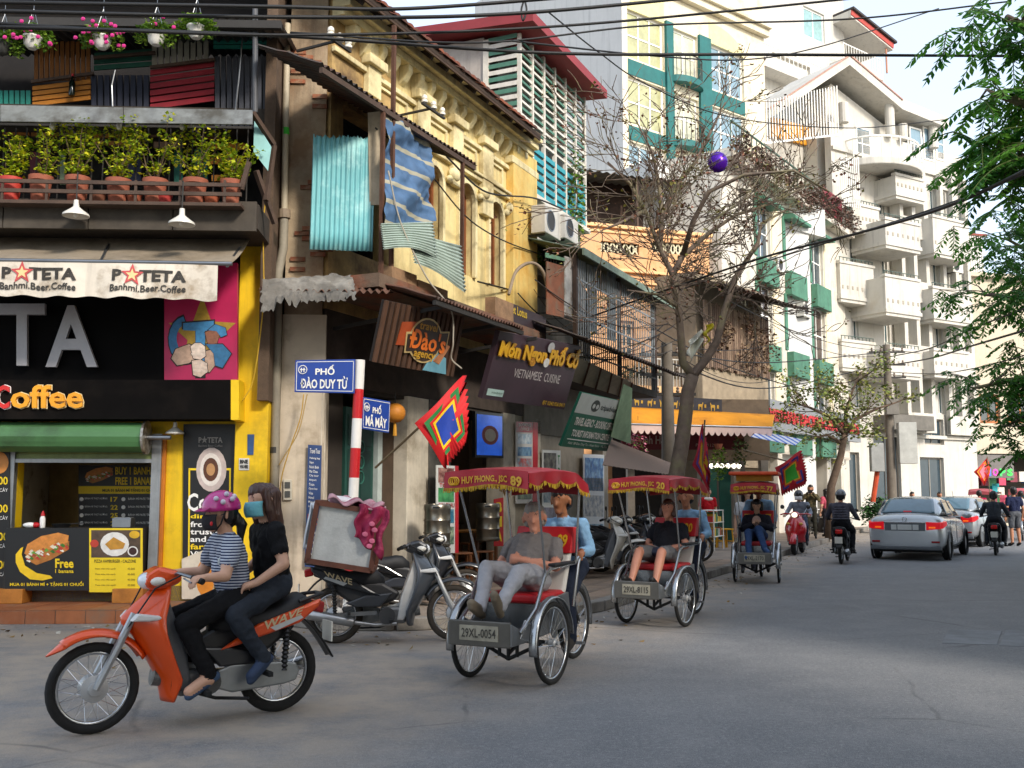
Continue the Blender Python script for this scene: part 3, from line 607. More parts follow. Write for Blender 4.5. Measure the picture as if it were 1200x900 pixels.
pallet(178, 44, 246, 78, 9, WHB, True, .15); pallet(252, 66, 322, 150, 10, GRY, True, .22); pallet(250, 42, 325, 58, 3, TEA, False); pallet(110, 62, 178, 84, 3, m('#1f5a4a', r=.75, var=.25), False, .14, sk=5)
for (a, b) in (((37, 96, .25), (110, 86, .25)), ((110, 68, .25), (182, 62, .25)), ((176, 79, .25), (252, 70, .25))): MB().bar(P(*a), P(*b), .04, .04).build('pallet_rail', WDK, cafe)
MB().cyl(P(299, 8, .9), P(299, 132, .9), .035, n=10).build('roof_post', m('#4a4c50', r=.6, var=.2), cafe)
MB().tube([P(276, 130, .5), P(280, 90, .5), P(284, 45, .5)], .012).build('conduit', STEEL, cafe); MB().tube([P(132, 125, .6), P(131, 100, .6), P(135, 82, .6)], .01).build('conduit', STEEL, cafe)
t = thing('wine_bottle', 'dark bottle hung on the orange pallet boards', 'bottle', CAF.w(P(84, 112, .28).x, .28, P(84, 112, .28).z)); MB().lathe([(.038, 0), (.04, .02), (.04, .17), (.014, .22), (.014, .29)], 12).build('bottle', m('#0f1a14', r=.15, var=.1), t, smooth=1); MB().lathe([(.016, .26), (.016, .295)], 10).build('cap', RED, t)
mb = MB(); corr(mb, P(-120, 22, 1.0), P(330, 26, 1.0) - P(-120, 22, 1.0), V((0, 1.6, .25)), 40, .03); mb.build('porch_roof', m('#3c3d40', r=.6, var=.3), cafe, smooth=2)
MB().bar(P(-120, 24, 1.0), P(330, 30, 1.0), .08, .1).build('porch_beam', m('#2c2a28', r=.8, var=.2), cafe)
wall(MB(), UL, UR, 9.2, 10.6, -.2, .9).build('parapet', m('#6b6258', r=.9, var=.2, streak=.4), cafe)
# ------------------------------------------------------------------ plants
def leaf_cloud(mb, c, rad, n, size, rnd, flat=.6, mats=1):
    for _ in range(n):
        d = V((rnd.gauss(0, 1), rnd.gauss(0, 1), rnd.gauss(0, 1))); d.normalize(); p = V(c) + V((d.x * rad[0], d.y * rad[1], d.z * rad[2])) * rnd.uniform(.25, 1) ** .6
        leaf(mb, p, size * rnd.uniform(.6, 1.3), rnd); mb.mi[-1] = rnd.randrange(mats); mb.mi[-2] = mb.mi[-1]
def leaf(mb, p, s_, rnd, dirv=None, wid=.42):
    a = dirv or V((rnd.uniform(-1, 1), rnd.uniform(-1, 1), rnd.uniform(-.9, .5))); a = a.normalized(); b = a.cross(V((rnd.uniform(-.5, .5), rnd.uniform(-.5, .5), 1))); 
    if b.length < 1e-3: b = V((1, 0, 0))
    b.normalize(); nn = a.cross(b); p = V(p)
    mb.add([p, p + a * s_ * .5 + b * s_ * wid + nn * .1 * s_, p + a * s_, p + a * s_ * .5 - b * s_ * wid + nn * .1 * s_], [(0, 1, 2), (0, 2, 3)])
LY = [m(h, r=.6, var=.2, spec=.3, tl=.35) for h in ('#bcc624', '#a0b42a', '#7c9a24', '#d2ca30')]
LG = [m(h, r=.6, var=.25, spec=.3, tl=.35) for h in ('#4a6a22', '#668a2c', '#84a034')]
TERRA = m('#96543c', r=.8, var=.2, sc_=6, dirt='#7d4a38', damt=.3)
rnd = random.Random(21)
pots = [(13, 211, '#b8392c', .26), (48, 209, None, .27), (91, 210, None, .28), (139, 213, None, .29), (182, 213, None, .29), (229, 213, None, .29), (271, 214, None, .25), (-40, 210, None, .28)]
desc = ['small red bowl pot with yellow-green bush at the left end of the balcony', 'terracotta pot with tall yellow-green bush, second from left on the balcony', 'terracotta pot with branching bush, third from left on the balcony', 'terracotta pot with bush under the orange board, fourth from left', 'terracotta pot with bush, fifth from left on the balcony', 'terracotta pot with yellowish bush, sixth from left on the balcony', 'square-looking small pot with bush at the right end of the balcony', 'terracotta pot with bush at the far left past the red bowl']
for i, (px, py, c, wd) in enumerate(pots):
    base = P(px, py, 1.1); zb = zs_; h_ = base.z - zb + .02; t = thing('potted_plant', desc[i], 'potted plant', CAF.w(base.x, 1.1, zb), CAF.th, 'potted plants on the cafe balcony')
    MB().lathe([(wd * .36, 0), (wd * .46, h_ * .8), (wd * .52, h_ * .82), (wd * .53, h_), (wd * .46, h_), (wd * .44, h_ * .9), (0.0, h_ * .88)], 18).build('pot', m(c, r=.6, var=.15) if c else TERRA, t, smooth=1)
    st_ = MB(); fo = MB(); top = rnd.uniform(.42, .78)
    for k in range(rnd.randint(5, 9)):
        p = V((0, 0, h_ * .85)); d = V((rnd.uniform(-.6, .6), rnd.uniform(-.4, .3), 1)); pts = [p.copy()]
        for s_ in range(4): p = p + d.normalized() * top / 3.6; d += V((rnd.uniform(-.35, .35), rnd.uniform(-.3, .3), .1)); pts.append(p.copy())
        st_.tube(pts, [.012, .009, .007, .005, .003], 5)
        for q in pts[1:]: leaf_cloud(fo, q, (.12, .11, .08), rnd.randint(10, 26), .052, rnd, mats=4)
    st_.build('stem', m('#5a4a34', r=.9, var=.2), t); fo.build('foliage', LY, t)
for px, col in ((118, 0), (160, 1), (195, 2), (250, 3)):
    base = P(px, 225, 1.05); t = thing('flower_pot', ['empty brown pot between the third and fourth balcony plants', 'low terracotta bowl between the fourth and fifth balcony plants', 'patterned red pot beside the fifth balcony plant', 'small terracotta bowl near the right end of the balcony'][col], 'pot', CAF.w(base.x, 1.12, zs_), 0, 'small pots on the cafe balcony')
    MB().lathe([(.06, 0), (.09, .1), (.095, .13), (.08, .13), (.07, .1), (0, .1)], 16).build('pot', m(['#7a4a34', '#9a5034', '#b03a34', '#a85838'][col], r=.8, var=.25), t, smooth=1); MB().lathe([(.0, .105), (.068, .104)], 12).build('soil', DARK, t)
bd = ['white hanging basket with pink petunias at the top left', 'white hanging basket with trailing magenta flowers, second from left', 'white hanging basket with pale green tuft, third from left', 'white hanging basket with round green fern, right of the row', 'dark hanging basket at the left edge above the balcony']
for i, (px, py, pink, wp) in enumerate(((38, 46, .10, 1), (120, 46, .2, 1), (183, 42, .02, 1), (230, 34, .0, 1), (4, 52, .0, 0), (-45, 46, .1, 1))):
    c = P(px, py, 1.4); t = thing('hanging_basket', (bd + ['white hanging basket left beyond the frame edge'])[i], 'hanging basket', CAF.w(c.x, 1.4, c.z - .12), 0, 'hanging baskets of the cafe')
    MB().lathe([(.05, 0), (.09, .04), (.105, .12), (.115, .13), (.115, .15), (.1, .15)], 18).build('basket', m('#d9d6ce', r=.5, var=.08) if wp else m('#3a3a36', r=.6), t, smooth=1)
    for k in range(3): a = k * 2.09; MB().cyl((.1 * math.cos(a), .1 * math.sin(a), .15), (0, 0, .5), .004, n=5).build('wire', STEEL, t)
    MB().cyl((0, 0, .5), (0, 0, .62), .004, n=5).build('hook', STEEL, t)
    fo = MB(); leaf_cloud(fo, (0, 0, .2), (.22, .18, .11), 300, .06, rnd, mats=3); leaf_cloud(fo, (.15, 0, .1), (.12, .12, .14), 90, .05, rnd, mats=3); leaf_cloud(fo, (-.17, 0, .12), (.12, .12, .12), 90, .05, rnd, mats=3); fo.build('foliage', LG, t)
    if pink:
        fo = MB()
        for k in range(int(pink * 160)): p = V((rnd.uniform(-.27, .27), rnd.uniform(-.24, .02), rnd.uniform(.02, .3))); fo.ell(p, (.028, .02, .026), 6, 4)
        tag(fo.build('flowers', m('#c2257a', r=.6, var=.2), t), kind='stuff')
# ================================================================== corner house: worn yellow colonial front
def frame_of(fac): return Matrix.Translation(fac.o) @ Matrix.Rotation(fac.th, 4, 'Z')
def inframe(o, fa, fb): o.matrix_basis = frame_of(fb).inverted() @ frame_of(fa); return o
def w_obj(o, fac): o.matrix_world = frame_of(fac); return o
P = ROW.p; K = COR.p
ch = ROW.empty('corner_house', 'weathered yellow colonial house with brick pillar and tiled eaves at the corner', 'building')
YW = m('#e3d094', r=.85, var=.14, sc_=1.6, dirt='#b5a06c', damt=.42, dsc=1.1, streak=.5, bump=.25, bsc=18)
YW2 = m('#e2c678', r=.85, var=.18, sc_=1.2, dirt='#cf9f48', damt=.42, streak=.45, bump=.25)
CRW = m('#e6d8a8', r=.85, var=.14, sc_=2, dirt='#a5946a', damt=.4, streak=.5, bump=.2)
U1 = P(623, 250, .16).x; ZT = 8.62
wins = []
for (x0, x1, y0, y1) in ((497, 516, 193, 292), (536, 554, 214, 322), (571, 587, 236, 336)): wins.append(ROW.r(x0, y0, x1, y1))
holes = [(a, b, c, d) for a, b, c, d in wins]
wall(MB(), 1.6, U1, 4.0, ZT, 0, .3, holes).build('front_wall', YW, ch)
wall(MB(), .0, 1.6, 4.0, ZT, 0, .3, [(.3, 1.6, 4.9, 6.95)]).build('end_wall', m('#b99a63', r=.9, var=.3, dirt='#6a5238', damt=.4, bump=.4, streak=.4), ch)
wall(MB(), 0, U1, 3.0, 4.0, .02, .3).build('floor_band', m('#4a4038', r=.9, var=.3), ch)
pbox(ch, 'back_mass', m('#b09a6a', r=.9, var=.2), .0, U1 - .02, 2.6, 7.4, 0, ZT - .05)
pbox(ch, 'upper_floor', DARK, .02, U1 - .02, .3, 2.6, 3.9, 4.0); pbox(ch, 'upper_partition', DARK, 1.55, 1.6, .31, 2.6, 4., 8.); 
WBR = m('#7a4420', r=.7, var=.25, sc_=6, bump=.2)
def arch_window(par, a, b, c, d):
    w_ = b - a; r_ = w_ / 2; zc = d - r_; cx = (a + b) / 2; n = 10
    cor = MB()   # wall infill above the round head
    for s_ in (-1, 1):
        pts = [(cx + s_ * r_, d)] + [(cx + s_ * r_ * math.sin(t * PI / 2 / n), zc + r_ * math.cos(t * PI / 2 / n)) for t in range(n + 1)]
        cor.prism(pts, .0, .3)
    cor.build('arch_spandrel', YW, par)
    mo = MB(); pts = [(a - .02, c)] + [(a - .02, zc)] + [(cx - (r_ + .02) * math.cos(t * PI / 12), zc + (r_ + .02) * math.sin(t * PI / 12)) for t in range(1, 12)] + [(b + .02, zc), (b + .02, c)]
    for i in range(len(pts) - 1): mo.bar((pts[i][0], -.03, pts[i][1]), (pts[i + 1][0], -.03, pts[i + 1][1]), .08, .07, (0, 1, 0))
    mo.build('arch_moulding', CRW, par)
    fr = MB(); pts = [(a + .03, c), (a + .03, zc)] + [(cx - (r_ - .03) * math.cos(t * PI / 12), zc + (r_ - .03) * math.sin(t * PI / 12)) for t in range(1, 12)] + [(b - .03, zc), (b - .03, c)]
    for i in range(len(pts) - 1): fr.bar((pts[i][0], .16, pts[i][1]), (pts[i + 1][0], .16, pts[i + 1][1]), .07, .06, (0, 1, 0))
    fr.box(cx - .03, cx + .03, .14, .2, c, d - .04).box(a, b, .145, .195, zc - .03, zc + .03); wo = fr.build('window', WBR, par)
    for k in range(5): z = c + .1 + k * (zc - c - .1) / 5; fr = MB().box(a + .05, b - .05, .165, .19, z, z + .03).build('glazing_bar', WBR, wo)
    MB().box(a, b, .2, .208, c, d).build('pane', m('#3a3f3c', r=.12, var=.2), wo)
for wn in wins: arch_window(ch, *wn)
# pilasters, entablature, brackets
for k, (xa, xb, ya, yb) in enumerate(((426, 441, 50, 92), (484, 499, 84, 145), (526, 538, 105, 200), (561, 573, 130, 235), (593, 621, 150, 345))):
    u0, u1, z0, z1 = ROW.r(xa, ya, xb, yb); z1 = min(z1 + .25, 8.2)
    pbox(ch, 'pilaster', YW2 if k == 4 else CRW, u0, u1, -.1 - (.06 if k == 4 else 0), .0, 4.4 if k == 4 else z0 - .3, 8.1, .012)
    pbox(ch, 'capital', CRW, u0 - .07, u1 + .07, -.17, .0, 7.72, 7.86, .015)
for (z0, z1, o_) in ((8.1, 8.22, .20), (8.22, 8.34, .30), (8.34, 8.42, .38), (7.60, 7.68, .07), (7.02, 7.1, .08), (7.1, 7.15, .12)): pbox(ch, 'cornice', CRW, -.02, U1 + .05, -o_, -.001, z0, z1 - .003, .01)
for k in range(19):
    u = .3 + k * .37
    if u > U1 - .2: break
    mb = MB(); mb.prism([(0, 8.1), (-.18, 8.1), (-.18, 8.0), (-.08, 7.86), (0, 7.8)], u, u + .13, 'x'); mb.build('bracket', CRW, ch, bevel=.008)
for (a, b) in ((1.1, 2.0), (2.65, 3.3), (3.75, 4.4), (4.85, 5.5)): 
    mb = MB(); 
    for x0, x1, z0, z1 in ((a, b, 7.2, 7.24), (a, b, 7.52, 7.56), (a, a + .04, 7.24, 7.52), (b - .04, b, 7.24, 7.52)): mb.box(x0, x1, -.04, -.001, z0, z1)
    mb.build('wall_panel', CRW, ch)
for u in (3.5, 4.65, 5.75): # worn plaster scrolls over the windows
    MB().ell((u, -.06, 6.85), (.16, .1, .12), 10, 6).ell((u + .12, -.05, 6.98), (.08, .07, .09), 8, 6).ell((u - .14, -.05, 6.74), (.08, .07, .07), 8, 6).build('scroll_ornament', CRW, ch, smooth=1)
mb = MB().prism([(-.02, 7.), (-.42, 7.0), (-.42, 6.9), (-.3, 6.65), (-.1, 6.5), (-.02, 6.4)], 6.5, 6.75, 'x'); mb.build('console', YW2, ch, bevel=.02)
# tiled roof with boarded eave
SO = m('#3a2c22', r=.9, var=.3); RT = [m('#7d4630', r=.8, var=.25, bump=.2), m('#6a3a28', r=.8, var=.25, bump=.2), m('#8f5236', r=.8, var=.25, bump=.2), m('#5a3a2c', r=.8, var=.3, bump=.2)]
ez, eo, sl_ = P(600, 132, .55).z, .55, .5; ER = P(634, 158, .55).x - U1
rf = MB(); rf.add([(-.6, -eo, ez), (U1 + ER, -eo, ez), (U1 + ER, 4., ez + (4 + eo) * sl_), (-.6, 4., ez + (4 + eo) * sl_), (-.6, -eo, ez - .05), (U1 + ER, -eo, ez - .05), (U1 + ER, 4., ez + (4 + eo) * sl_ - .05), (-.6, 4., ez + (4 + eo) * sl_ - .05)], [(0, 1, 2, 3), (7, 6, 5, 4), (0, 4, 5, 1), (1, 5, 6, 2), (2, 6, 7, 3), (3, 7, 4, 0)])
rf = rf.build('roof', SO, ch); rnd = random.Random(5)
tm = []
for mt_ in RT:
    t = MB(); n = 5
    t.loft([[V((.085 * math.cos(PI * j / n), y * 1.0, .055 * math.sin(PI * j / n) + y * sl_)) for j in range(n + 1)] for y in (0, .34)], cap=True); tm.append(t.mesh('roof_tile', mt_))
for r_ in range(6):
    for k in range(int((U1 + ER + .5) / .185)):
        o_ = link('roof_tile', rnd.choice(tm), rf, V((-.5 + k * .185 + rnd.uniform(-.01, .01), -eo - .04 + r_ * .27, ez + .03 + r_ * .27 * sl_ + rnd.uniform(-.006, .012))))
for k in range(int((U1 + ER + .5) / .49) + 1): MB().bar((-.5 + k * .49, -eo + .05, ez - .1), (-.5 + k * .49, .0, ez - .1 + .9 * sl_), .06, .09).build('rafter', m('#2e231b', r=.9, var=.3), ch)
MB().bar((-.6, -eo + .02, ez - .03), (U1 + ER, -eo + .02, ez - .03), .03, .12).build('fascia', m('#4a382b', r=.9, var=.3), ch)
# brick pillar on the corner with patches of fallen plaster
PLA = m('#a8957a', r=.9, var=.25, sc_=2, dirt='#80664c', damt=.5, dsc=1.4, streak=.45, bump=.5, bsc=14)
u0, u1 = K(337, 200).x, K(381, 200).x
bp_ = MB().box(u0, u1 - .005, .02, .5, 3.9, 9.3).build('corner_pillar', PLA, ch); inframe(bp_, COR, ROW)
BRK = [m(h, r=.95, var=.3, bump=.5, dirt='#8f7a62', damt=.4, dsc=6) for h in ('#96583c', '#855038', '#a56a4c')]
bmz = [MB().box(-.1, .1, -.02, .02, -.028, .028).mesh('brick', b_) for b_ in BRK]
for (xa, xb, ya, yb) in ((341, 373, 45, 98), (352, 378, 205, 222), (345, 378, 262, 300), (366, 379, 100, 150), (340, 352, 300, 318)):
    a, b, c, d = COR.r(xa, ya, xb, yb); rows = int((d - c) / .07)
    for r_ in range(rows):
        x = a + (.1 if r_ % 2 else 0)
        while x < b - .06:
            if rnd.random() < .62:
                br = link('brick', rnd.choice(bmz), bp_, V((x + .1, .012 + rnd.uniform(-.008, .004), c + r_ * .07 + .03)))
            x += .215
# drain pipe
dp = thing('drain_pipe', 'long pale vertical drain pipe beside the brick corner pillar', 'pipe', COR.w(K(325, 600, .12).x, .12, 0))
o_ = COR.o
def cw_(px, py, out): return COR.w(K(px, py, out).x, out, K(px, py, out).z) - dp.location
MB().tube([cw_(337, 28, .1), cw_(335, 120, .1), cw_(333, 252, .1)], .045, 10).build('upper_pipe', m('#b9ad94', r=.6, var=.12, streak=.4), dp, smooth=1)
MB().tube([cw_(333, 250, .1), cw_(332, 290, .12), cw_(326, 320, .14), cw_(324, 430, .14), cw_(321, 600, .14), V((0, 0, .36))], .06, 10).build('lower_pipe', m('#8d8676', r=.7, var=.2, streak=.5), dp, smooth=1)
MB().cyl(cw_(333, 246, .1), cw_(333, 256, .1), .085, n=12).build('collar', m('#8a7a66', r=.7), dp); MB().cyl(cw_(335, 150, .1), cw_(335, 158, .1), .047, n=12).build('green_band', m('#3ecb3a', r=.6), dp); MB().cyl(cw_(321.5, 524, .14), cw_(321.5, 531, .14), .063, n=12).build('sticker', m('#2a2a2a', r=.6), dp)
# white end pier below
u0, u1 = K(327, 550).x, K(379, 550).x
pw = MB().box(u0, u1, .0, .5, .0, 3.9).build('end_pier', m('#cdbfa9', r=.85, var=.12, sc_=1.3, dirt='#9a8a74', damt=.35, streak=.35, bump=.2), ch); inframe(pw, COR, ROW)
q = COR.quad([(332, 562, .04), (342, 562, .04), (342, 586, .04), (332, 586, .04)]); mx_ = panel(ch, 'meter_box', m('#c9c2b0', r=.6, var=.1), q, .05, .006); inframe(mx_, COR, ROW)
for v0 in (.12, .56): MB().slabq(subq(q, .2, v0, .8, v0 + .3, .012), .012).build('meter_window', m('#4a4a46', r=.3), mx_)
q = COR.quad([(361, 521, .06), (377, 522, .06), (374, 665, .06), (357, 664, .06)]); bn = panel(ch, 'price_banner', m('#27406f', r=.5, var=.12), q, .015); inframe(bn, COR, ROW)
text('Travel Tour', q, (.15, .03, .9, .07), WT, bn); 
for k, s_ in enumerate(('Halong bay', 'Sapa', 'Ninh Binh', 'Mai Chau', 'City tour', 'Airport', 'Train', 'Open bus', 'Visa', 'Hotel', 'Motorbike', 'Laundry')): text(s_, q, (.15, .1 + k * .036, .15 + min(.75, .075 * len(s_)), .122 + k * .036), WT, bn)
text('Dao', q, (.12, .57, .9, .66), m('#c23a30', r=.5), bn, bold=.03)
for k, s_ in enumerate(('On Sale', 'Best price', 'Daily', 'Limousine', 'Cruise', 'Trekking')): text(s_, q, (.12, .7 + k * .045, .85, .73 + k * .045), WT, bn)
# ------------------------------------------------------------------ enclosed balcony: posts, sheets, lean-to roof
mb = MB(); a, b = P(376, 84, .95), P(556, 187, .95); zz = (a.z + b.z) / 2
mb = MB(); corr(mb, V((a.x - .05, -.98, zz)), V((b.x - a.x + .1, 0, 0)), V((0, .98, .42)), 34, .022); mb.build('lean_to_roof', m('#3b342f', r=.8, var=.35, dirt='#5a3a28', damt=.4), ch, smooth=2)
MB().bar((a.x, -.95, zz - .06), (b.x, -.95, zz - .06), .05, .07).build('lean_to_beam', WDK, ch)
for px, ya, yb, o_ in ((449, 130, 345, .95), (462, 30, 345, .93), (542, 187, 335, .95)): q = P(px, ya, o_); q2 = P(px, yb, o_); MB().bar(q, (q.x, q.y, q2.z), .05, .05, (0, 1, 0)).build('post', RUST, ch)
pbox(ch, 'balcony_floor', m('#6d5a4a', r=.9, var=.35, bump=.5, dirt='#8a4a30', damt=.4), -.3, 5.2, -1.0, .0, 4.16, 4.34)
for k, (x0, x1, zt_) in enumerate(((.05, .7, .15), (.75, 1.6, .1), (3.2, 3.9, .3))): pbox(ch, 'rubble_kerb', m('#9a7a5c', r=.95, var=.4, bump=.6, sc_=3), x0, x1, -.98, -.8, 4.341, 4.35 + zt_)
def inworld(o, fac): return w_obj(o, fac)
# cyan corrugated sheet on the end
a, b, c, d = COR.r(364, 160, 437, 293, .38); mb = MB(); corr(mb, V((a, -.38, c)), V((b - a, .05, 0)), V((.02, 0, d - c)), 13, .014, 1, .018, 2)
cs = mb.build('corrugated_sheet', m('#74b6ba', r=.55, var=.12, sc_=1.2, dirt='#9fcfce', damt=.35, dsc=2.5, streak=.3), None, smooth=2, solid=.004); tag(cs, 'bright turquoise corrugated sheet closing the corner balcony', 'metal sheet'); inworld(cs, COR)
wb = [COR.p(431, 132, .34), COR.p(449, 130, .34), COR.p(447, 240, .34), COR.p(433, 240, .34)]; o_ = panel(None, 'timber_board', m('#b8a88e', r=.85, var=.25, sc_=3, streak=.6), wb, .03); tag(o_, 'pale weathered board standing beside the turquoise sheet', 'board'); inworld(o_, COR)
# blue striped tarpaulin
q = ROW.quad([(450, 128, .9), (505, 165, .9), (508, 262, .96), (449, 270, 1.0)])
def tarpf(u, v):
    p = q[0].lerp(q[1], u).lerp(q[3].lerp(q[2], u), v); nn_ = noise.noise((u * 4, v * 5, 2)); return p + V((.02 * math.sin(v * 13 + u * 3) + .05 * nn_, -.05 * math.sin(v * 9 + u * 5) - .07 * nn_ - .04 * noise.noise((u * 11, v * 14, 4)) - .06 * math.sin(PI * u) * v, .03 * math.sin(u * 8) * v))
def tarp_mat():
    mt = m('#3f6ea0', r=.6, var=.2, sc_=3, strs=('Z', 3.1, '#b9b39c', .2)); return mt
tp = MB().grid(tarpf, 30, 40).build('tarpaulin', m('#4a6c92', r=.65, var=.28, sc_=2, dirt='#3c5878', damt=.4, strs=('Z', 3.4, '#9c9884', .2)), None, smooth=2); tag(tp, 'blue tarpaulin with beige stripes hanging over the corner balcony', 'tarpaulin'); inworld(tp, ROW)
# bent grey corrugated sheets under it
for k, (pts, n, sd) in enumerate(((((446, 262, 1.02), (507, 260, 1.02), (507, 300, 1.12), (450, 292, 1.14)), 11, 3), (((480, 272, 1.05), (540, 288, 1.05), (541, 340, 1.2), (486, 312, 1.2)), 12, 4))):
    q = ROW.quad(list(pts)); mb = MB(); n_ = n
    mb.grid(lambda u, v: q[0].lerp(q[1], u).lerp(q[3].lerp(q[2], u), v) + V((0, -.014 * math.sin(v * n_ * 2 * PI) - .1 * math.sin(u * 2.4) * v, .05 * math.sin(u * 4 + k) * v)), 14, n * 6)
    o_ = mb.build('bent_sheet', m('#a3b3a8', r=.5, var=.15, sc_=2, dirt='#7d8a80', damt=.3, streak=.2), None, smooth=2, solid=.004); tag(o_, ['small bent grey corrugated sheet below the blue tarpaulin', 'large bent pale corrugated sheet sagging below the arched windows'][k], 'metal sheet'); inworld(o_, ROW)
# rusty corrugated porch roof and torn grey tarpaulin
mb = MB(); a, b = K(302, 345, 1.0), K(455, 345, 1.0); corr(mb, V((a.x, -1.0, 4.02)), V((b.x - a.x, 0, 0)), V((0, 1.1, .33)), 17, .022, 1, .04, 6)
o_ = mb.build('porch_roof_end', m('#74503f', r=.85, var=.3, dirt='#4c3a30', damt=.4, dsc=2), ch, smooth=2, solid=.004); inframe(o_, COR, ROW)
mb = MB(); a, b = P(449, 347, 1.5), P(612, 388, 1.9); mb2 = V((b.x - a.x, 0, 0)); corr(mb, V((-.15, -1.75, 3.98)), V((P(614, 388, 1.75).x + .15, 0, 0)), V((0, .95, .3)), 30, .022, 1, .05, 8)
mb.build('porch_roof', m('#6b4a3b', r=.85, var=.3, dirt='#3f352e', damt=.45, dsc=2), ch, smooth=2, solid=.004)
MB().bar((-.1, -1.7, 3.93), (P(612, 388, 1.7).x, -1.7, 3.93), .05, .06).build('porch_beam', IRON, ch)
for u in (.2, 1.8, 3.2): MB().bar((u, -1.7, 3.93), (u, .02, 3.75), .04, .05).build('porch_bracket', IRON, ch)
rnd = random.Random(9)
tq = COR.quad([(308, 332, .95), (412, 326, .5), (418, 350, 1.12), (306, 356, 1.12)])
def tornf(u, v):
    p = tq[0].lerp(tq[1], u).lerp(tq[3].lerp(tq[2], u), v); n1 = noise.noise(V((u * 7, v * 4, 1))); n2 = noise.noise(V((u * 19, v * 9, 5))); n3 = noise.noise(V((u * 26, 3, 2)))
    return p + V((.05 * n2, -.03 - .05 * n1 * v, .05 + .045 * n1 + .014 * n2 - .06 * v ** 3 * (1 + 1.8 * n3) - .10 * max(0, .25 - u) * 4 * v * v))
tt = MB().grid(tornf, 60, 16).build('torn_tarp', m('#6a665f', r=.9, var=.35, sc_=3, dirt='#8f8b83', damt=.3, dsc=2, bump=.4), None, smooth=2); tag(tt, 'torn grey tarpaulin crumpled on the rusty porch roof', 'tarpaulin'); inworld(tt, COR)
# insulator brackets on the wall
def insul(name, label, px, py, o_, w_=.5):
    c = P(px, py, o_); t = thing(name, label, 'insulator rack', ROW.w(c.x, o_, c.z), ROW.th, 'insulator racks on the yellow house')
    MB().bar((-w_ / 2, 0, 0), (w_ / 2, 0, 0), .04, .03).build('arm', IRON, t); MB().bar((-.1, 0, 0), (-.1, o_, -.02), .03, .03).build('arm', IRON, t)
    for x in (-w_ * .4, 0, w_ * .4): MB().lathe([(.02, 0), (.05, .02), (.05, .05), (.03, .06), (.045, .08), (.04, .12), (.015, .14)], 12, Matrix.Translation((x, 0, .015))).build('insulator', m('#e6e0d2', r=.3, var=.05), t, smooth=1)
insul('insulator_rack', 'white insulators on a bar at the top of the yellow wall', 398, 52, .6, .5); insul('insulator_rack', 'insulator bracket midway along the yellow cornice', 508, 130, .55, .7)
# ------------------------------------------------------------------ ground floor of the corner house
zg = .16
ST = m('#cfc6b4', r=.85, var=.12, dirt='#9a8f7c', damt=.35, streak=.35); STN = m('#56544f', r=.8, var=.3, sc_=10, bump=.3)
pbox(ch, 'shop_floor', m('#6a6058', r=.8, var=.2), .0, U1, .0, 2.6, .0, zg); pbox(ch, 'shop_ceiling', m('#3a332c', r=.9), .0, U1, .05, 2.6, 2.95, 3.0)
def pier(px0, px1, mat, z1=3.0, o_=0.0, d=.35, name='pier'):
    a, b = P(px0, 560, o_).x, P(px1, 560, o_).x; return pbox(ch, name, mat, a, b, -o_, -o_ + d, .12, z1, .01)
pier(376, 381, ST); pier(477, 503, ST, 3.0, .02, .35); pier(503.5, 528, STN, 3.0, .05, .5); pier(590, 604, ST); pier(628, 634, ST)
a, b = P(604, 560).x, U1; pbox(ch, 'pier_wall', m('#a59a86', r=.85, var=.15, streak=.3), a, P(628, 560).x, .04, .35, .12, 3.)
# green panelled door
a, b = P(404, 560, -.25).x, P(437, 560, -.25).x; GD = m('#1f4a41', r=.55, var=.2)
dr = pbox(ch, 'green_door', GD, a, b, .25, .3, .17, 2.75)
for zz_ in (.3, 1.3, 2.2): 
    for xx in (a + .06, (a + b) / 2 + .03): pbox(dr, 'door_panel', m('#173a33', r=.55, var=.2), xx, xx + (b - a) / 2 - .1, .235, .249, zz_, zz_ + (.85 if zz_ < 2 else .45), .008)
sc_mb = MB()
for k in range(3): sc_mb.torus(((a + b) / 2, .228, 1.75 + k * .22), .09, .01, 'y', 16, 5)
sc_mb.build('scrollwork', m('#2f6a5c', r=.5), dr)
pbox(ch, 'door_side', m('#37302a', r=.9), P(381, 560).x + .05, a, .3, .35, .16, 3.); pbox(ch, 'door_frame', m('#aeb8b4', r=.6, var=.15), b + .02, b + .14, .18, .3, .16, 2.8); pbox(ch, 'shutter_panel', m('#4a3a2c', r=.8, var=.3), b + .16, P(477, 560).x, .22, .27, .16, 2.9)
# dark slatted board with the round painted emblem: travel agency sign
ds = thing('travel_sign', 'brown slatted sign board with orange travel agency emblem', 'sign', ROW.o, ROW.th)
q = ROW.quad([(452, 352, 1.35), (546, 372, 1.35), (533, 442, 1.1), (437, 424, 1.1)]); DSL = [m('#5a3d2a', r=.75, var=.25), m('#4c3424', r=.75, var=.25)]
MB().slabq(subq(q, 0, 0, 1, 1, -.03), .03).build('backing', m('#1d1612', r=.8), ds)
for k in range(16): MB().slabq(subq(q, k / 16 + .006, 0, (k + .66) / 16, 1), .028).build('slat', DSL[k % 2], ds)
def emb(pts, col, lf, nm='emblem'): return MB().slabq(pts, .01).build(nm, m(col, r=.5, var=.15, sc_=8), ds) if len(pts) == 4 else MB().quad(*pts).build(nm, m(col, r=.5, var=.15, sc_=8), ds)
U = lambda a, b, lf: uvp(q, a, b, lf)
emb([U(a, b, .012) for a, b in ((.22, .28), (.42, .22), (.42, .62), (.2, .66))], '#a8481c', .01)
rd = [(.52 + .2 * math.cos(t * PI / 12), .5 + .37 * math.sin(t * PI / 12)) for t in range(24)]
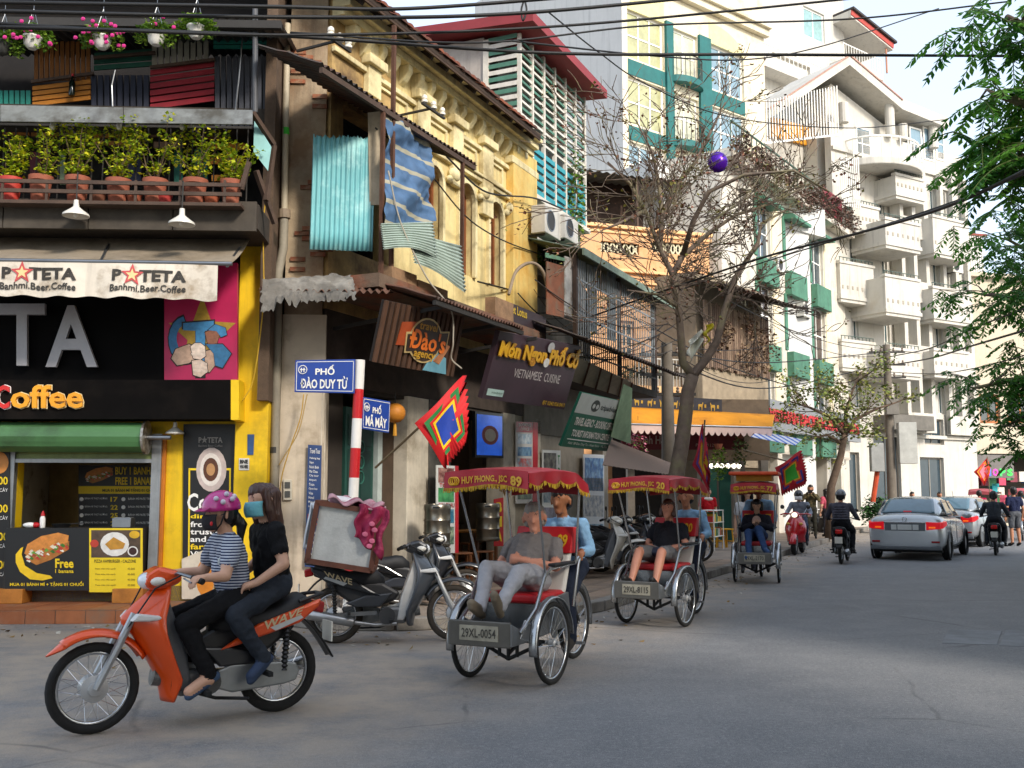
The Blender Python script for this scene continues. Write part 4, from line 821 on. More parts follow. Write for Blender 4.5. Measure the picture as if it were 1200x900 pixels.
emb([U(a, b, .020) for a, b in rd[::-1]], '#c9b07a', .02); emb([U(.52 + (a - .52) * .92, .5 + (b - .5) * .92, .024) for a, b in rd[::-1]], '#3d2a1c', .02)
emb([U(a, b, .022) for a, b in ((.28, .42), (.80, .28), (.80, .60), (.30, .76))], '#c9b07a', .02); emb([U(a, b, .027) for a, b in ((.295, .45), (.785, .31), (.785, .575), (.31, .73))], '#33241a', .02)
text('travel', q, (.41, .2, .63, .33), m('#b5872a', var=.1), ds, .032, bold=.02); text("Đào's", q, (.32, .34, .77, .66), m('#e0701c', r=.45, var=.1), ds, .034, bold=.025); text('agency', q, (.40, .69, .66, .82), m('#c99a2a', var=.1), ds, .034, bold=.02)
emb([U(a, b, .018) for a, b in ((.56, .98), (.66, .62), (.82, .72), (.86, .98))], '#6ba5b8', .02); emb([U(a, b, .024) for a, b in ((.66, .8), (.8, .5), (.84, .52), (.74, .84))], '#b87a50', .02)
# yellow paper lantern
t = thing('paper_lantern', 'round amber paper lantern under the travel agency sign', 'lantern', at(463, 484, 14.3)); mb = MB(); n = 16
mb.lathe([(.05, -.13)] + [((.145 + .006 * (i % 2)) * math.sin(.35 + i * (PI - .7) / 12), -.14 * math.cos(.35 + i * (PI - .7) / 12)) for i in range(13)] + [(.05, .13)], n); mb.build('shade', m('#b8741c', r=.6, var=.2), t, smooth=1)
MB().cyl((0, 0, .13), (0, 0, .3), .006, n=5).build('cord', IRON, t); MB().cyl((0, 0, -.13), (0, 0, -.32), .018, .03, n=8).build('tassel', m('#c48a1a', r=.7), t)
# ------------------------------------------------------------------ festival flags (square, concentric, jagged hem)
def flag(name, label, corners, cols, Y0, n_zig=9, pole=None, wave=.05, pcol='#7a6a50', rot=None):
    """corners: top, right, bottom, left of the hung square in photo pixels, with depth"""
    pts = [at(px, py, Y) for px, py, Y in corners]; c = sum(pts, V()) / 4; t = thing(name, label, 'flag', c, 0, 'festival flags')
    L_ = [p - c for p in pts]; nrm = (L_[0] - L_[2]).cross(L_[1] - L_[3]).normalized()
    if nrm.y > 0: nrm = -nrm
    def S(u, v, lf): # u,v in 0..1 across the square
        p = L_[3].lerp(L_[0], u).lerp(L_[2].lerp(L_[1], u), v); return p + nrm * (wave * math.sin(u * 5 + v * 4) + lf)
    hem = []
    for side in range(4):
        for k in range(n_zig):
            f = k / n_zig; f2 = (k + .5) / n_zig; o_ = .075 if side in (1, 2) else .0
            for ff, oo in ((f, 0.), (f2, -o_)):
                hem.append({0: (ff, oo), 1: (1 - oo, ff), 2: (1 - ff, 1 - oo), 3: (oo, 1 - ff)}[side])
    inn = [.13, .22, .28, .34]
    ctr = (.5, .5); mb = MB(); vs = [S(a, b, 0) for a, b in hem] + [S(.5, .5, 0)]; k = len(hem); mb.add(vs, [(i, (i + 1) % k, k) for i in range(k)]); mb.build('cloth', m(cols[0], r=.7, var=.12), t, smooth=2, solid=.004)
    for j, a in enumerate(inn[:len(cols) - 1]):
        mb = MB(); mb.grid(lambda u, v: S(a * .8 + (1 - 1.6 * a) * u, a * .8 + (1 - 1.6 * a) * v, .006 + j * .005), 8, 8); mb.build('colour_square', m(cols[j + 1], r=.7, var=.12), t, smooth=2)
    if pole: MB().tube([at(*pole[0]) - c, at(*pole[1]) - c], .016, 8).build('pole', m(pcol, r=.7), t)
    return t
flag('festival_flag', 'red square festival flag with blue centre below the travel agency sign', [(544, 440, 12.9), (546, 512, 13.0), (521, 548, 12.9), (486, 496, 12.7)], ['#c8161c', '#1f7a3c', '#c8161c', '#e8c018', '#1c3fa0'], 13, 9, ((440, 548, 13.6), (492, 500, 12.95)))
# ------------------------------------------------------------------ restaurant sign (next shop), TV, posters
rs = thing('restaurant_sign', 'dark purple-brown restaurant sign with yellow lettering over the bar', 'sign', ROW.o, ROW.th)
q = ROW.quad([(586, 388, 1.55), (682, 406, 1.55), (661, 480, 1.2), (565, 467, 1.2)]); MB().slabq(q, .08).build('board', m('#43303a', r=.5, var=.1, sc_=2, dirt='#36262e', damt=.3), rs)
q = [uvp(q, 0, 0), uvp(q, 1, 0), uvp(q, 1, 1), uvp(q, 0, 1)]
YS = m('#f2b80e', r=.45, var=.1); text('Món Ngon Phố Cổ', q, (.03, .06, .985, .42), m('#c98a0e', r=.5, var=.15), rs, .012, bold=.05, ext=.03); text('Món Ngon Phố Cổ', q, (.015, .05, .975, .405), YS, rs, .05, bold=.04)
text('VIETNAMESE  CUISINE', q, (.25, .49, .82, .62), m('#cfc8c4', r=.5), rs, .012); text('ĐT 0243.926.0413', q, (.68, .9, .985, .965), m('#c9a02a'), rs, .01, bold=.02)
MB().slabq(subq(q, .03, .84, .2, .94, .006), .005).build('badge', m('#b9d6cf', r=.5), rs); text('tripadvisor', q, (.07, .87, .19, .91), m('#3a5a4a'), rs, .012); disc(q, .555, .33, .035, .07, '#e8e8e2', .06, rs, 'spoon'); disc(q, .585, .1, .04, .08, '#bdbfc0', .03, rs, 'spoon')
q = ROW.quad([(592, 352, .9), (640, 372, .9), (640, 400, .9), (592, 384, .9)]); v2 = panel(None, 'house_name_board', m('#33262a', r=.6, var=.2), q, .03); tag(v2, 'small dark board reading Viet Lotus above the restaurant sign', 'sign'); inworld(v2, ROW); text('Viet Lotus', q, (.05, .05, .5, .38), m('#b89a24', var=.1), v2, .01, bold=.02)
tv = panel(None, 'menu_screen', m('#17161a', r=.3), ROW.quad([(557, 482, .15), (590, 485, .15), (590, 537, .15), (557, 536, .15)]), .06); tag(tv, 'lit blue menu screen beside the bar entrance', 'screen'); inworld(tv, ROW)
q = ROW.quad([(559, 485, .155), (588.5, 488, .155), (588.5, 534, .155), (559, 533, .155)]); scn = panel(tv, 'screen', m('#1c3f8c', r=.2, var=.3, sc_=2, emit=.5), q, .002); disc(q, .5, .5, .33, .24, '#8c3a34', .006, scn, 'picture'); disc(q, .5, .5, .22, .16, '#b8b0a0', .009, scn, 'picture')
def poster_strip(px0, px1, py0, py1, o_, label, bg, cells, head=None, band=None, fac=ROW):
    q = fac.quad([(px0, py0, o_), (px1, py0 + 1, o_), (px1, py1, o_), (px0, py1, o_)]); b_ = panel(None, 'poster_board', m(bg, r=.5, var=.06), q, .02); tag(b_, label, 'poster', 'tour posters'); inworld(b_, fac)
    for (u0, v0, u1, v1, c, c2) in cells:
        MB().slabq(subq(q, u0, v0, u1, v1, .004), .003).build('photo', m(c, r=.4, var=.5, sc_=9, dirt=c2, damt=.55, dsc=7), b_)
    for (s_, u0, v0, u1, v1, c) in (head or []): text(s_, q, (u0, v0, u1, v1), m(c, r=.5, var=.05), b_, .008, bold=.02)
    if band: MB().slabq(subq(q, *band[:4], .006), .004).build('border', m(band[4], r=.5, var=.1), b_)
    return b_
poster_strip(605, 630, 494, 590, .06, 'booking office poster with red top and border beside the bar', '#d9d6d0', [(.06, .15, .7, .27, '#8fb4cc', '#d8e2e6'), (.06, .31, .7, .42, '#3a7ab0', '#8ab0c8'), (.06, .45, .7, .55, '#a8c0cc', '#c8402c'), (.06, .6, .7, .75, '#4a6a7a', '#b0c4cc'), (.06, .78, .7, .95, '#3a5a3a', '#8aa06a'), (0, 0, .74, .13, '#b3202c', '#b3202c')], [('BOOKING\nOFFICE', .1, .02, .66, .11, '#e8e0d8')], (.76, 0, 1, 1, '#c4242e'))
poster_strip(636, 657, 527, 640, .07, 'narrow poster strip with green letters next to the booking office poster', '#e2e4e0', [(.05, .03, .74, .2, '#4a4a48', '#8a8a80'), (.05, .24, .74, .36, '#8a3a30', '#d0b090'), (.05, .4, .74, .55, '#5a7a8a', '#a8b8c0'), (.05, .6, .74, .8, '#8a8aa0', '#5a4a60'), (.05, .83, .74, .97, '#6a8a4a', '#c8c0a0')], [('T\nO\nU\nR\nI\nN\nG', .8, .05, .95, .92, '#2a8a4a')])
poster_strip(684, 708, 532, 640, .1, 'tall travel poster with blue mountain photo beside the green travel sign', '#e6e8ea', [(.05, .04, .95, .4, '#2a6ab0', '#8ab8d8'), (.05, .26, .95, .4, '#5a7a4a', '#a03a2a'), (.05, .45, .95, .68, '#8a94a4', '#d8d4cc'), (.05, .76, .95, .95, '#3a7aa8', '#a8c0c8')])
poster_strip(512, 537, 545, 648, .3, 'tour poster strip with red border beside the steel kegs', '#e0e2de', [(.06, .03, .78, .2, '#6a2a24', '#c89a8a'), (.06, .26, .78, .42, '#2a8a4a', '#5ab06a'), (.06, .5, .78, .66, '#2a7a9a', '#8ac0cc'), (.06, .7, .78, .9, '#4a6a5a', '#b0c0a0')], [('TOUR', .1, .205, .7, .25, '#c02a2a'), ('MAI CHAU', .08, .43, .8, .48, '#b03a3a')], (.84, 0, 1., 1, '#c8202c'))
q = ROW.quad([(579, 585, .4), (590, 583, .4), (590, 640, .4), (579, 640, .4)]); rb = panel(None, 'red_banner', m('#c01820', r=.6, var=.1), q, .01); tag(rb, 'small vertical red banner with yellow letters behind the first cyclo', 'banner'); inworld(rb, ROW)
for k, s_ in enumerate('BIA'): text(s_, q, (.2, .08 + k * .3, .8, .3 + k * .3), YT, rb, .008, bold=.05)
# steel kegs, stools and tables at the bar
def keg(label, w_, z0=.12):
    t = thing('beer_keg', label, 'keg', V((w_.x, w_.y, z0)), 0, 'steel beer kegs'); r_ = .2
    pr = [(r_ * .9, 0), (r_, .02), (r_, .05), (r_ * .96, .06), (r_ * .96, .18), (r_ * 1.02, .2), (r_ * .97, .23), (r_ * .97, .36), (r_ * 1.02, .385), (r_ * .97, .41), (r_ * .96, .52), (r_, .54), (r_, .6), (r_ * .93, .62), (r_ * .9, .6), (r_ * .85, .54), (0.0, .55)]
    MB().lathe(pr, 24).build('keg_body', m('#8a8478', r=.3, metal=.9, var=.2, dirt='#6a6050', damt=.3), t, smooth=1); MB().lathe([(.03, .55), (.03, .6), (0, .6)], 12).build('valve', STEEL, t)
    mb = MB().box(-.05, .05, -r_ * 1.005, -r_ * .98, .56, .585); mb.build('handle_slot', BLACK, t); return t
g = gnd(513, 664, .12); gy = 15.2; kx = (513 - 600) / F * gy
kk = [keg('lower steel keg of the stack beside the tour poster', V((kx, gy, 0)), .12), keg('upper steel keg of the stack beside the tour poster', V((kx, gy, 0)), .12 + .625), keg('steel keg behind the first cyclo at the bar', V(((572 - 600) / F * 17.2, 17.2, 0)), .74)]
WST = m('#7a4a26', r=.6, var=.25, sc_=6)
def stool(name, label, w_, h_=.45, s_=.3, mat=None, group='wooden stools at the bar', cat='stool'):
    mat = mat or WST; t = thing(name, label, cat, w_, random.uniform(0, 1), group); MB().box(-s_ / 2, s_ / 2, -s_ / 2, s_ / 2, h_ - .03, h_).build('seat', mat, t, bevel=.006)
    for a in (-1, 1):
        for b in (-1, 1): MB().bar((a * s_ * .46, b * s_ * .46, 0), (a * s_ * .38, b * s_ * .38, h_ - .03), .035, .035).build('leg', mat, t)
        MB().bar((a * s_ * .43, -s_ * .42, h_ * .35), (a * s_ * .43, s_ * .42, h_ * .35), .02, .03).build('stretcher', mat, t)
    return t
def rw(px, py, out): q = P(px, py, out); return ROW.w(q.x, out, .16)
stool('bar_stool', 'wooden stool nearest the kegs at the bar', ROW.w(P(541, 640, .2).x, .2, .13)); stool('bar_stool', 'wooden stool in front of the bar table, nearest the red banner', ROW.w(P(567, 640, .3).x, .3, .13))
t = thing('bar_table', 'low wooden table at the bar behind the first cyclo', 'table', ROW.w(P(556, 640, -.3).x, -.3, .165), ROW.th); MB().box(-.45, .45, -.3, .3, .68, .72).build('tabletop', m('#9a6a34', r=.5, var=.2, sc_=5), t, bevel=.006)
for a in (-.38, .38):
    for b in (-.24, .24): MB().bar((a, b, 0), (a, b, .68), .05, .05).build('leg', WST, t)
stool('bar_stool', 'wooden stool behind the bar table', ROW.w(P(551, 640, -.8).x, -.8, .165))
stool('rail_box', 'dark crate stood on the bar floor behind the table', ROW.w(P(549, 640, -1.3).x, -1.3, .165), .8, .4, m('#6a5a48', r=.8, var=.3), 'crates in the bar', 'crate')
# ------------------------------------------------------------------ louvre house rising behind
lh = thing('louvre_house', 'tall grey house with maroon eave and green louvred bay behind the tiled roof', 'building', ROW.w(U1, 0, 0), ROW.th)
X = lambda u: u - U1
GW = m('#b5aca2', r=.9, var=.12, sc_=1.2, dirt='#8f867c', damt=.4, streak=.4); UE = P(691, 150).x
zr = 10.75
pbox(lh, 'house_body', GW, 0.02, UE - U1, .9, 8.5, 0, zr); wall(MB(), .02, UE - U1, 4.2, 5.9, .2, .9).build('lower_wall', m('#9a948a', r=.9, var=.2, streak=.5, bump=.3), lh)
mb = MB().add([(-.35, -.35, zr - .05), (UE - U1 + .25, -.35, zr - .05), (UE - U1 + .25, 8.8, zr + .6), (-.35, 8.8, zr + .6), (-.35, -.35, zr + .15), (UE - U1 + .25, -.35, zr + .15), (UE - U1 + .25, 8.8, zr + .8), (-.35, 8.8, zr + .8)], [(3, 2, 1, 0), (4, 5, 6, 7), (0, 1, 5, 4), (1, 2, 6, 5), (2, 3, 7, 6), (3, 0, 4, 7)]); mb.build('roof', m('#8a2f34', r=.7, var=.15, sc_=2), lh)
GL = m('#4d7d68', r=.6, var=.2); TL_ = m('#2f93a0', r=.6, var=.2); WBM = m('#d5d0c4', r=.7, var=.12, streak=.3)
nb = 6; W_ = UE - U1
for k in range(nb + 1): MB().box(.05 + k * (W_ - .1) / nb - .03, .05 + k * (W_ - .1) / nb + .03, .08, .16, 7.6, zr - .06).build('bay_post', WBM, lh)
pbox(lh, 'bay_back', m('#4a4a44', r=.8, var=.3), .05, W_ - .05, .6, .62, 7.5, zr - .06); pbox(lh, 'bay_sill', WBM, .0, W_, .0, .9, 7.45, 7.55)
for k in range(nb):
    a, b = .05 + k * (W_ - .1) / nb + .035, .05 + (k + 1) * (W_ - .1) / nb - .035
    for j in range(14): z = 8.75 + j * .138; mb = MB().box(a, b, .1, .14, z, z + .05); mb.build('louvre', GL if j % 2 else WBM, lh)
    for j in range(6): z = 7.62 + j * .17; MB().box(a, b, .09, .13, z, z + .1).build('teal_slat', TL_, lh)
for j in range(16): z = 8.5 + j * .14; MB().box(-.01, .0, .15, .8, z, z + .09).build('side_louvre', GL if j % 2 else WBM, lh)
pbox(lh, 'corner_post', m('#d5cfc0', r=.7), -.02, .05, .78, .9, 7.5, zr - .08); pbox(lh, 'side_wall', m('#a89f95', r=.9, var=.2), -.0, .05, .15, .9, 5.9, 8.5)
wall(MB(), .05, W_, 5.9, 7.45, .25, .6, [(.3, 1.2, 6.2, 7.2), (1.5, 2.5, 6.2, 7.2)]).build('mid_wall', m('#a39e96', r=.9, var=.2, streak=.5), lh)
for a, b in ((.3, 1.2), (1.5, 2.5)):
    wn = window(lh, a, b, 6.2, 7.2, .35, m('#c9c6bc', r=.6), GLASS, 2, 1)
    for k in range(7): MB().cyl((a + .05 + k * (b - a - .1) / 6, .2, 6.2), (a + .05 + k * (b - a - .1) / 6, .2, 7.3), .012, n=5).build('grille_bar', WBM, wn)
pbox(lh, 'planter_ledge', m('#8d877d', r=.9, var=.3), 0, W_, -.1, .25, 5.85, 6.0)
rnd = random.Random(33)
for (u_, z_, n_, lb) in ((.5, 6.05, 160, 'green pot plants on the ledge of the louvre house'), (2.75, 7.8, 380, 'climbing greenery trailing down the right corner of the louvre house')):
    fo = MB(); leaf_cloud(fo, (0, 0, .15), (.4, .12, .15) if n_ < 200 else (.2, .2, 1.2), n_, .09, rnd, mats=3); t = thing('climbing_plant', lb, 'plant', ROW.w(U1 + u_, .05, z_), ROW.th); fo.build('foliage', LG, t); MB().tube([(0, 0, -.05), (.05, 0, .3), (0, .05, .8 if n_ > 200 else .2)], .012).build('stem', WDK, t)
def ac_unit(label, w_, rz, s_=1.):
    t = thing('air_conditioner', label, 'air conditioner', w_, rz, 'air conditioner units'); MB().box(-.4 * s_, .4 * s_, -.15, .15, 0, .55 * s_).build('case', m('#d0cdc4', r=.6, var=.1, streak=.3), t, bevel=.015)
    MB().torus((-.12 * s_, -.152, .28 * s_), .2 * s_, .012, 'y', 24, 5).build('fan_guard', STEEL, t); MB().lathe([(.19 * s_, -.001), (.19 * s_, .001)], 20, Matrix.Translation((-.12 * s_, -.1515, .28 * s_)) @ Matrix.Rotation(PI / 2, 4, 'X')).build('fan', m('#3a3a3a', r=.7), t)
    for x in (-.3, .3): MB().bar((x * s_, -.1, -.02), (x * s_, .5, -.02), .03, .04).build('bracket', IRON, t)
ac_unit('air conditioner on the wall right of the yellow house', ROW.w(P(640, 262, .4).x, .4, P(640, 278, .4).z), ROW.th); ac_unit('air conditioner above the tin roof beside the louvre house', ROW.w(P(662, 272, .5).x, .5, P(662, 284, .5).z), ROW.th, .9)
# ------------------------------------------------------------------ tin-roofed shophouse with caged balcony
th_ = thing('tin_roof_house', 'low shophouse with green tin roof and barred wooden balcony', 'building', ROW.w(U1, 0, 0), ROW.th); UE2 = P(768, 400, 1.08).x; UE3 = P(794, 345, 1.3).x
a, b = P(628, 282, 1.25), P(792, 345, 1.25); ze = (a.z + b.z) / 2
mb = MB(); corr(mb, V((-.2, -1.3, ze)), V((UE3 - U1 + .2, 0, 0)), V((0, 2.6, .75)), 36, .025, 1, .02, 3); mb.build('tin_roof', m('#5f6f60', r=.7, var=.2, dirt='#4a4a40', damt=.4), th_, smooth=2, solid=.005)
MB().bar((-.2, -1.3, ze - .04), (UE3 - U1, -1.3, ze - .04), .04, .14).build('roof_edge', m('#7a8c7c', r=.7, var=.25, streak=.4), th_)
pbox(th_, 'rear_body', m('#8f877c', r=.9, var=.2), .0, UE2 - U1, 1.2, 7, 0, ze + .6); pbox(th_, 'balcony_floor', m('#5a5048', r=.9, var=.3), .0, UE2 - U1, -1.1, 1.2, 3.75, 3.9)
pbox(th_, 'balcony_wall', m('#5d564e', r=.9, var=.3), .0, UE2 - U1, .55, .6, 3.9, ze + .3)
for (x0, x1, y0, y1, c, nm) in ((641, 661, 306, 372, '#7d4a30', 'rusted_sheet'), (662, 686, 300, 374, '#b3b2ae', 'white_sheet'), (690, 700, 310, 390, '#8d989c', 'shutter'), (712, 722, 318, 400, '#8f9a9e', 'shutter'), (640, 662, 296, 306, '#5f8a70', 'fan_light')):
    q = ROW.quad([(x0, y0, 1.0), (x1, y0 + (x1 - x0) * .3, 1.0), (x1, y1, 1.0), (x0, y1 - (x1 - x0) * .2, 1.0)]); panel(th_, nm, m(c, r=.8, var=.3, dirt='#6b5a48', damt=.35, dsc=3), [V((p.x - U1, p.y, p.z)) for p in q], .02)
for k in range(40): u = .1 + k * (UE2 - U1 - .2) / 39; MB().cyl((u, -1.08, 3.9), (u, -1.08, ze - .1), .012, n=5).build('cage_bar', m('#8b9296', r=.6, var=.3), th_)
for zz_ in (4.2, 4.9, 5.6): MB().bar((0, -1.08, zz_), (UE2 - U1, -1.08, zz_), .02, .03).build('cage_rail', m('#8b9296', r=.6, var=.3), th_)
for u in (0.02, 2.6, 5.2, UE2 - U1 - .05): MB().bar((u, -1.05, 3.9), (u, -1.05, ze), .08, .08, (0, 1, 0)).build('post', WDK, th_)
mb = MB(); corr(mb, V((-1.7, -1.9, 4.15)), V((UE2 - U1 + 2.0, 0, 0)), V((0, 1.0, .38)), 40, .022, 1, .05, 9); mb.build('porch_roof', m('#4d443e', r=.85, var=.35, dirt='#6a5040', damt=.35), th_, smooth=2, solid=.004)
wall(MB(), 0, UE2 - U1, 2.7, 3.75, .0, .2).build('shop_lintel', m('#8d867a', r=.9, var=.2, streak=.3), th_)
pbox(th_, 'shop_floor', m('#6a6058', r=.8), 0, UE2 - U1, 0, 1.2, 0, .16)
for (xa, xb) in ((634, 686), (708, 714)): pbox(th_, 'pier', m('#a2998a', r=.85, var=.15, streak=.3), P(xa, 560).x - U1, P(xb, 560).x - U1, .03, .3, .12, 2.7)
q = ROW.quad([(676, 418, 1.5), (740, 448, 1.5), (738, 468, 1.1), (668, 446, 1.1)]); panel(th_, 'soffit_sheet', m('#b5ac98', r=.7, var=.15, dirt='#8f8672', damt=.3), [V((p.x - U1, p.y, p.z)) for p in q], .01)
for k in range(6): a, b = uvp(q, k / 5, 0, .02), uvp(q, k / 5 - .02, 1, .02); MB().bar(a - V((U1, 0, 0)), b - V((U1, 0, 0)), .03, .03).build('soffit_rib', RUST, th_)
sg = thing('travel_desk_sign', 'green and white travel agency sign tilted over the poster shop', 'sign', ROW.o, ROW.th)
q = ROW.quad([(682, 460, 1.75), (731, 471, 1.75), (712, 529, 1.25), (657, 523, 1.25)]); MB().slabq(q, .05).build('board', m('#1f6a52', r=.5, var=.1), sg); MB().slabq(subq(q, 0, 0, 1, .36, .004), .003).build('white_top', m('#c9d2cf', r=.5, var=.08), sg)
disc(q, .38, .18, .09, .11, '#3a4440', .008, sg, 'owl_mark'); disc(q, .34, .19, .03, .045, '#d8dedb', .012, sg, 'owl_mark'); disc(q, .42, .19, .03, .045, '#d8dedb', .012, sg, 'owl_mark'); text('tripadvisor', q, (.5, .13, .93, .26), m('#4a5652'), sg, .01, bold=.02)
text('TRAVEL AGENCY - BOOKING OFFICE', q, (.07, .43, .95, .58), WT, sg, .01, bold=.03); text('TOURIST INFORMATION CENTRE', q, (.1, .66, .92, .79), WT, sg, .01, bold=.03); MB().slabq(subq(q, .06, .84, .95, .855, .006), .003).build('rule', WT, sg); text('Add: 38 Dao Duy Tu - Hoan Kiem - Ha Noi', q, (.1, .89, .94, .95), WT, sg, .01)
q = ROW.quad([(731, 450, 1.9), (741, 455, 1.9), (739, 520, 1.5), (716, 512, 1.5)]); o_ = panel(None, 'side_sheet', m('#8fae88', r=.6, var=.2, dirt='#6d8a6a', damt=.3), q, .01); tag(o_, 'pale green plastic sheet hanging beside the green travel sign', 'plastic sheet'); inworld(o_, ROW)
# brown striped awning of the next shop
q = ROW.quad([(716, 515, 1.0), (792, 545, 1.0), (782, 556, 2.4), (706, 545, 2.4)]); aw = MB().grid(lambda u, v: q[0].lerp(q[1], u).lerp(q[3].lerp(q[2], u), v), 16, 4).build('striped_awning', m('#4d3a30', r=.8, var=.2, strs=('X', 4.5, '#b59a86', .35)), None, solid=.01); tag(aw, 'brown striped awning over the shop left of the tree', 'awning'); inworld(aw, ROW)
# ================================================================== orange house with pierced parapet
ORA = Fac(2.4, 32, 20); P = ORA.p
oh = ORA.empty('orange_house', 'peach-orange house with pierced parapet behind the bare tree', 'building')
OW = m('#dca878', r=.85, var=.12, sc_=1.2, dirt='#bd8a58', damt=.35, streak=.25); OW2 = m('#eebc86', r=.85, var=.1, streak=.2)
UR = P(832, 350).x; zt = P(760, 272).z; zp = P(760, 322).z
wins = [ORA.r(768, 376, 792, 422), ORA.r(728, 376, 744, 422)]
wall(MB(), -.4, UR, 0, zp, 0, .3, wins).build('front_wall', OW, oh); pbox(oh, 'house_body', OW, -.38, UR - .02, .9, 8, 0, zp - .1)
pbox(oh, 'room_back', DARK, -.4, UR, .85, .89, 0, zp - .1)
pan = [ORA.r(a, 284, b, 297) for a, b in ((704, 749), (765, 802))]
wall(MB(), -.4, UR, zp, zt, 0, .2, pan).build('parapet', OW, oh)
for (z0, z1, o_) in ((zt, zt + .12, .12), (zt - .16, zt - .06, .05), (zp, zp + .1, .14), (zp - .35, zp - .28, .08)): pbox(oh, 'moulding', OW2, -.45, UR + .1, -o_, -.001, z0, z1, .015)
LAT = m('#cfc8a8', r=.8, var=.12)
for (a, b, c, d) in pan:
    lt = MB(); n = 6; w_ = (b - a) / n
    for k in range(n):
        x = a + k * w_
        lt.bar((x, .1, c), (x + w_, .1, d), .05, .05, (0, 1, 0)).bar((x + w_, .1, c), (x, .1, d), .05, .05, (0, 1, 0)); lt.torus((x + w_ / 2, .1, (c + d) / 2), w_ * .26, .022, 'y', 14, 5)
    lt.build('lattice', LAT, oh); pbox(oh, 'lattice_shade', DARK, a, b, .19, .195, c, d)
for wn in wins: window(oh, *wn, .12, m('#d9b08a', r=.7), GLASS, 2, 3, .1)
pbox(oh, 'corner_pilaster', OW2, UR - .3, UR + .03, -.07, -.001, 0, zp - .4, .01)
# dark roof shed
pbox(oh, 'shed_wall', m('#3a2b23', r=.95, var=.35), -.3, P(870, 240).x, 2.2, 2.3, zt - .2, P(760, 215, -2.2).z)
mb = MB(); z_ = P(760, 213, -1.).z; corr(mb, V((-.6, .6, z_)), V((P(880, 215).x + 1.2, 0, 0)), V((0, 2.6, .3)), 24, .03); mb.build('shed_roof', m('#6a6a62', r=.8, var=.3), oh, smooth=2)
for u in (0, 2.2, 4.4): MB().bar((u, .8, zt), (u, .8, z_), .08, .08, (0, 1, 0)).build('shed_post', WDK, oh)
rnd = random.Random(2)
for k in range(14): u = rnd.uniform(-.2, 4.6); MB().bar((u, 1.6 + rnd.uniform(-.3, .3), zt), (u + rnd.uniform(-.3, .3), 1.6, zt + rnd.uniform(.5, 1.3)), .06, .06, (0, 1, 0)).build('stacked_timber', m('#4a3628', r=.9, var=.3), oh)
# balcony of potted shrubs below the windows
bz = P(760, 452, .9).z; pbox(oh, 'balcony', OW2, P(738, 450, .9).x, P(815, 450, .9).x, -.9, .0, bz - .2, bz)
bal = MB(); a, b = P(738, 450, .9).x, P(815, 450, .9).x
for k in range(22): u = a + (b - a) * k / 21; MB().cyl((u, -.88, bz), (u, -.88, bz + .85), .014, n=5).build('baluster', m('#c9c4b8', r=.6), oh)
MB().bar((a, -.88, bz + .86), (b, -.88, bz + .86), .05, .04).build('balcony_rail', m('#c9c4b8', r=.6), oh)
fo = MB(); 
for k in range(9): leaf_cloud(fo, (a + (b - a) * (k + .5) / 9, -.5, bz + .45), (.28, .25, .3), 120, .1, rnd, mats=3)
LS = [m('#6f7d6a', r=.7, var=.2), m('#8a9682', r=.7, var=.2), m('#55664a', r=.7, var=.2)]
t = thing('balcony_hedge', 'grey-green shrubs in the trough on the orange house balcony', 'hedge', ORA.o, ORA.th); fo.build('foliage', LS, t); pbox(t, 'trough', m('#8a7a66', r=.8), a + .1, b - .1, -.75, -.3, bz + .002, bz + .25)
# ------------------------------------------------------------------ orange awning shop in front of it
AWN = Fac(3.38, 29.2, 4); P = AWN.p
sp_ = AWN.empty('awning_shop', 'single-storey shop front under the orange scalloped awning', 'shop'); a, b = P(738, 500).x, P(908, 500).x
zt, zb = P(820, 478).z, P(820, 500).z
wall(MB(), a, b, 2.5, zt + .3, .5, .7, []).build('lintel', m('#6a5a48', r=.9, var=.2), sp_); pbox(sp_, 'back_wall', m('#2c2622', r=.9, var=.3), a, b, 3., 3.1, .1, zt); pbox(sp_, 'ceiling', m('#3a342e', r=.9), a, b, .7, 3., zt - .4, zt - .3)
for u in (a, a + 2.1, a + 3.1, b - .3): pbox(sp_, 'pier', m('#8d8478', r=.85, var=.2), u, u + .2, .4, .7, .12, 2.5)
pbox(sp_, 'teal_door', m('#175a4e', r=.6, var=.2), P(836, 560).x, P(846, 560).x, .55, .62, .12, 2.4); pbox(sp_, 'teal_door', m('#175a4e', r=.6, var=.2), P(856, 560).x, P(872, 560).x, 1.2, 1.26, .12, 2.3)
for k, px in enumerate((834, 840, 846, 853, 860, 866)): MB().ell(P(px, 546, .1), .07, 10, 6).build('light_bulb', m('#fff6e0', r=.3, var=0, emit=1.5), sp_, smooth=1)
aw = thing('orange_awning', 'orange cloth awning with white scalloped edge behind the tree', 'awning', AWN.o, AWN.th)
A0, A1, B0, B1 = P(738, 477, 0.05), P(908, 486, 0.05), P(740, 497, 1.1), P(905, 501, 1.1)
MB().grid(lambda u, v: A0.lerp(A1, u).lerp(B0.lerp(B1, u), v) + V((0, 0, .03 * math.sin(u * 26) * v)), 70, 6).build('canopy', m('#d98e14', r=.75, var=.12, sc_=2, dirt='#b8700f', damt=.3), aw, smooth=2, solid=.01)
ns = 22; vl = MB(); pk = []
for k in range(ns):
    p, q = B0.lerp(B1, k / ns), B0.lerp(B1, (k + 1) / ns); vl.add([p, p.lerp(q, .0) - V((0, 0, .16)), p.lerp(q, .25) - V((0, 0, .24)), p.lerp(q, .5) - V((0, 0, .27)), p.lerp(q, .75) - V((0, 0, .24)), q - V((0, 0, .16)), q], [(0, 1, 2, 3, 4, 5, 6)])
vl.build('valance', m('#e8c8bc', r=.75, var=.1), aw); MB().cyl(B0, B1, .025, n=8).build('front_bar', STEEL, aw)
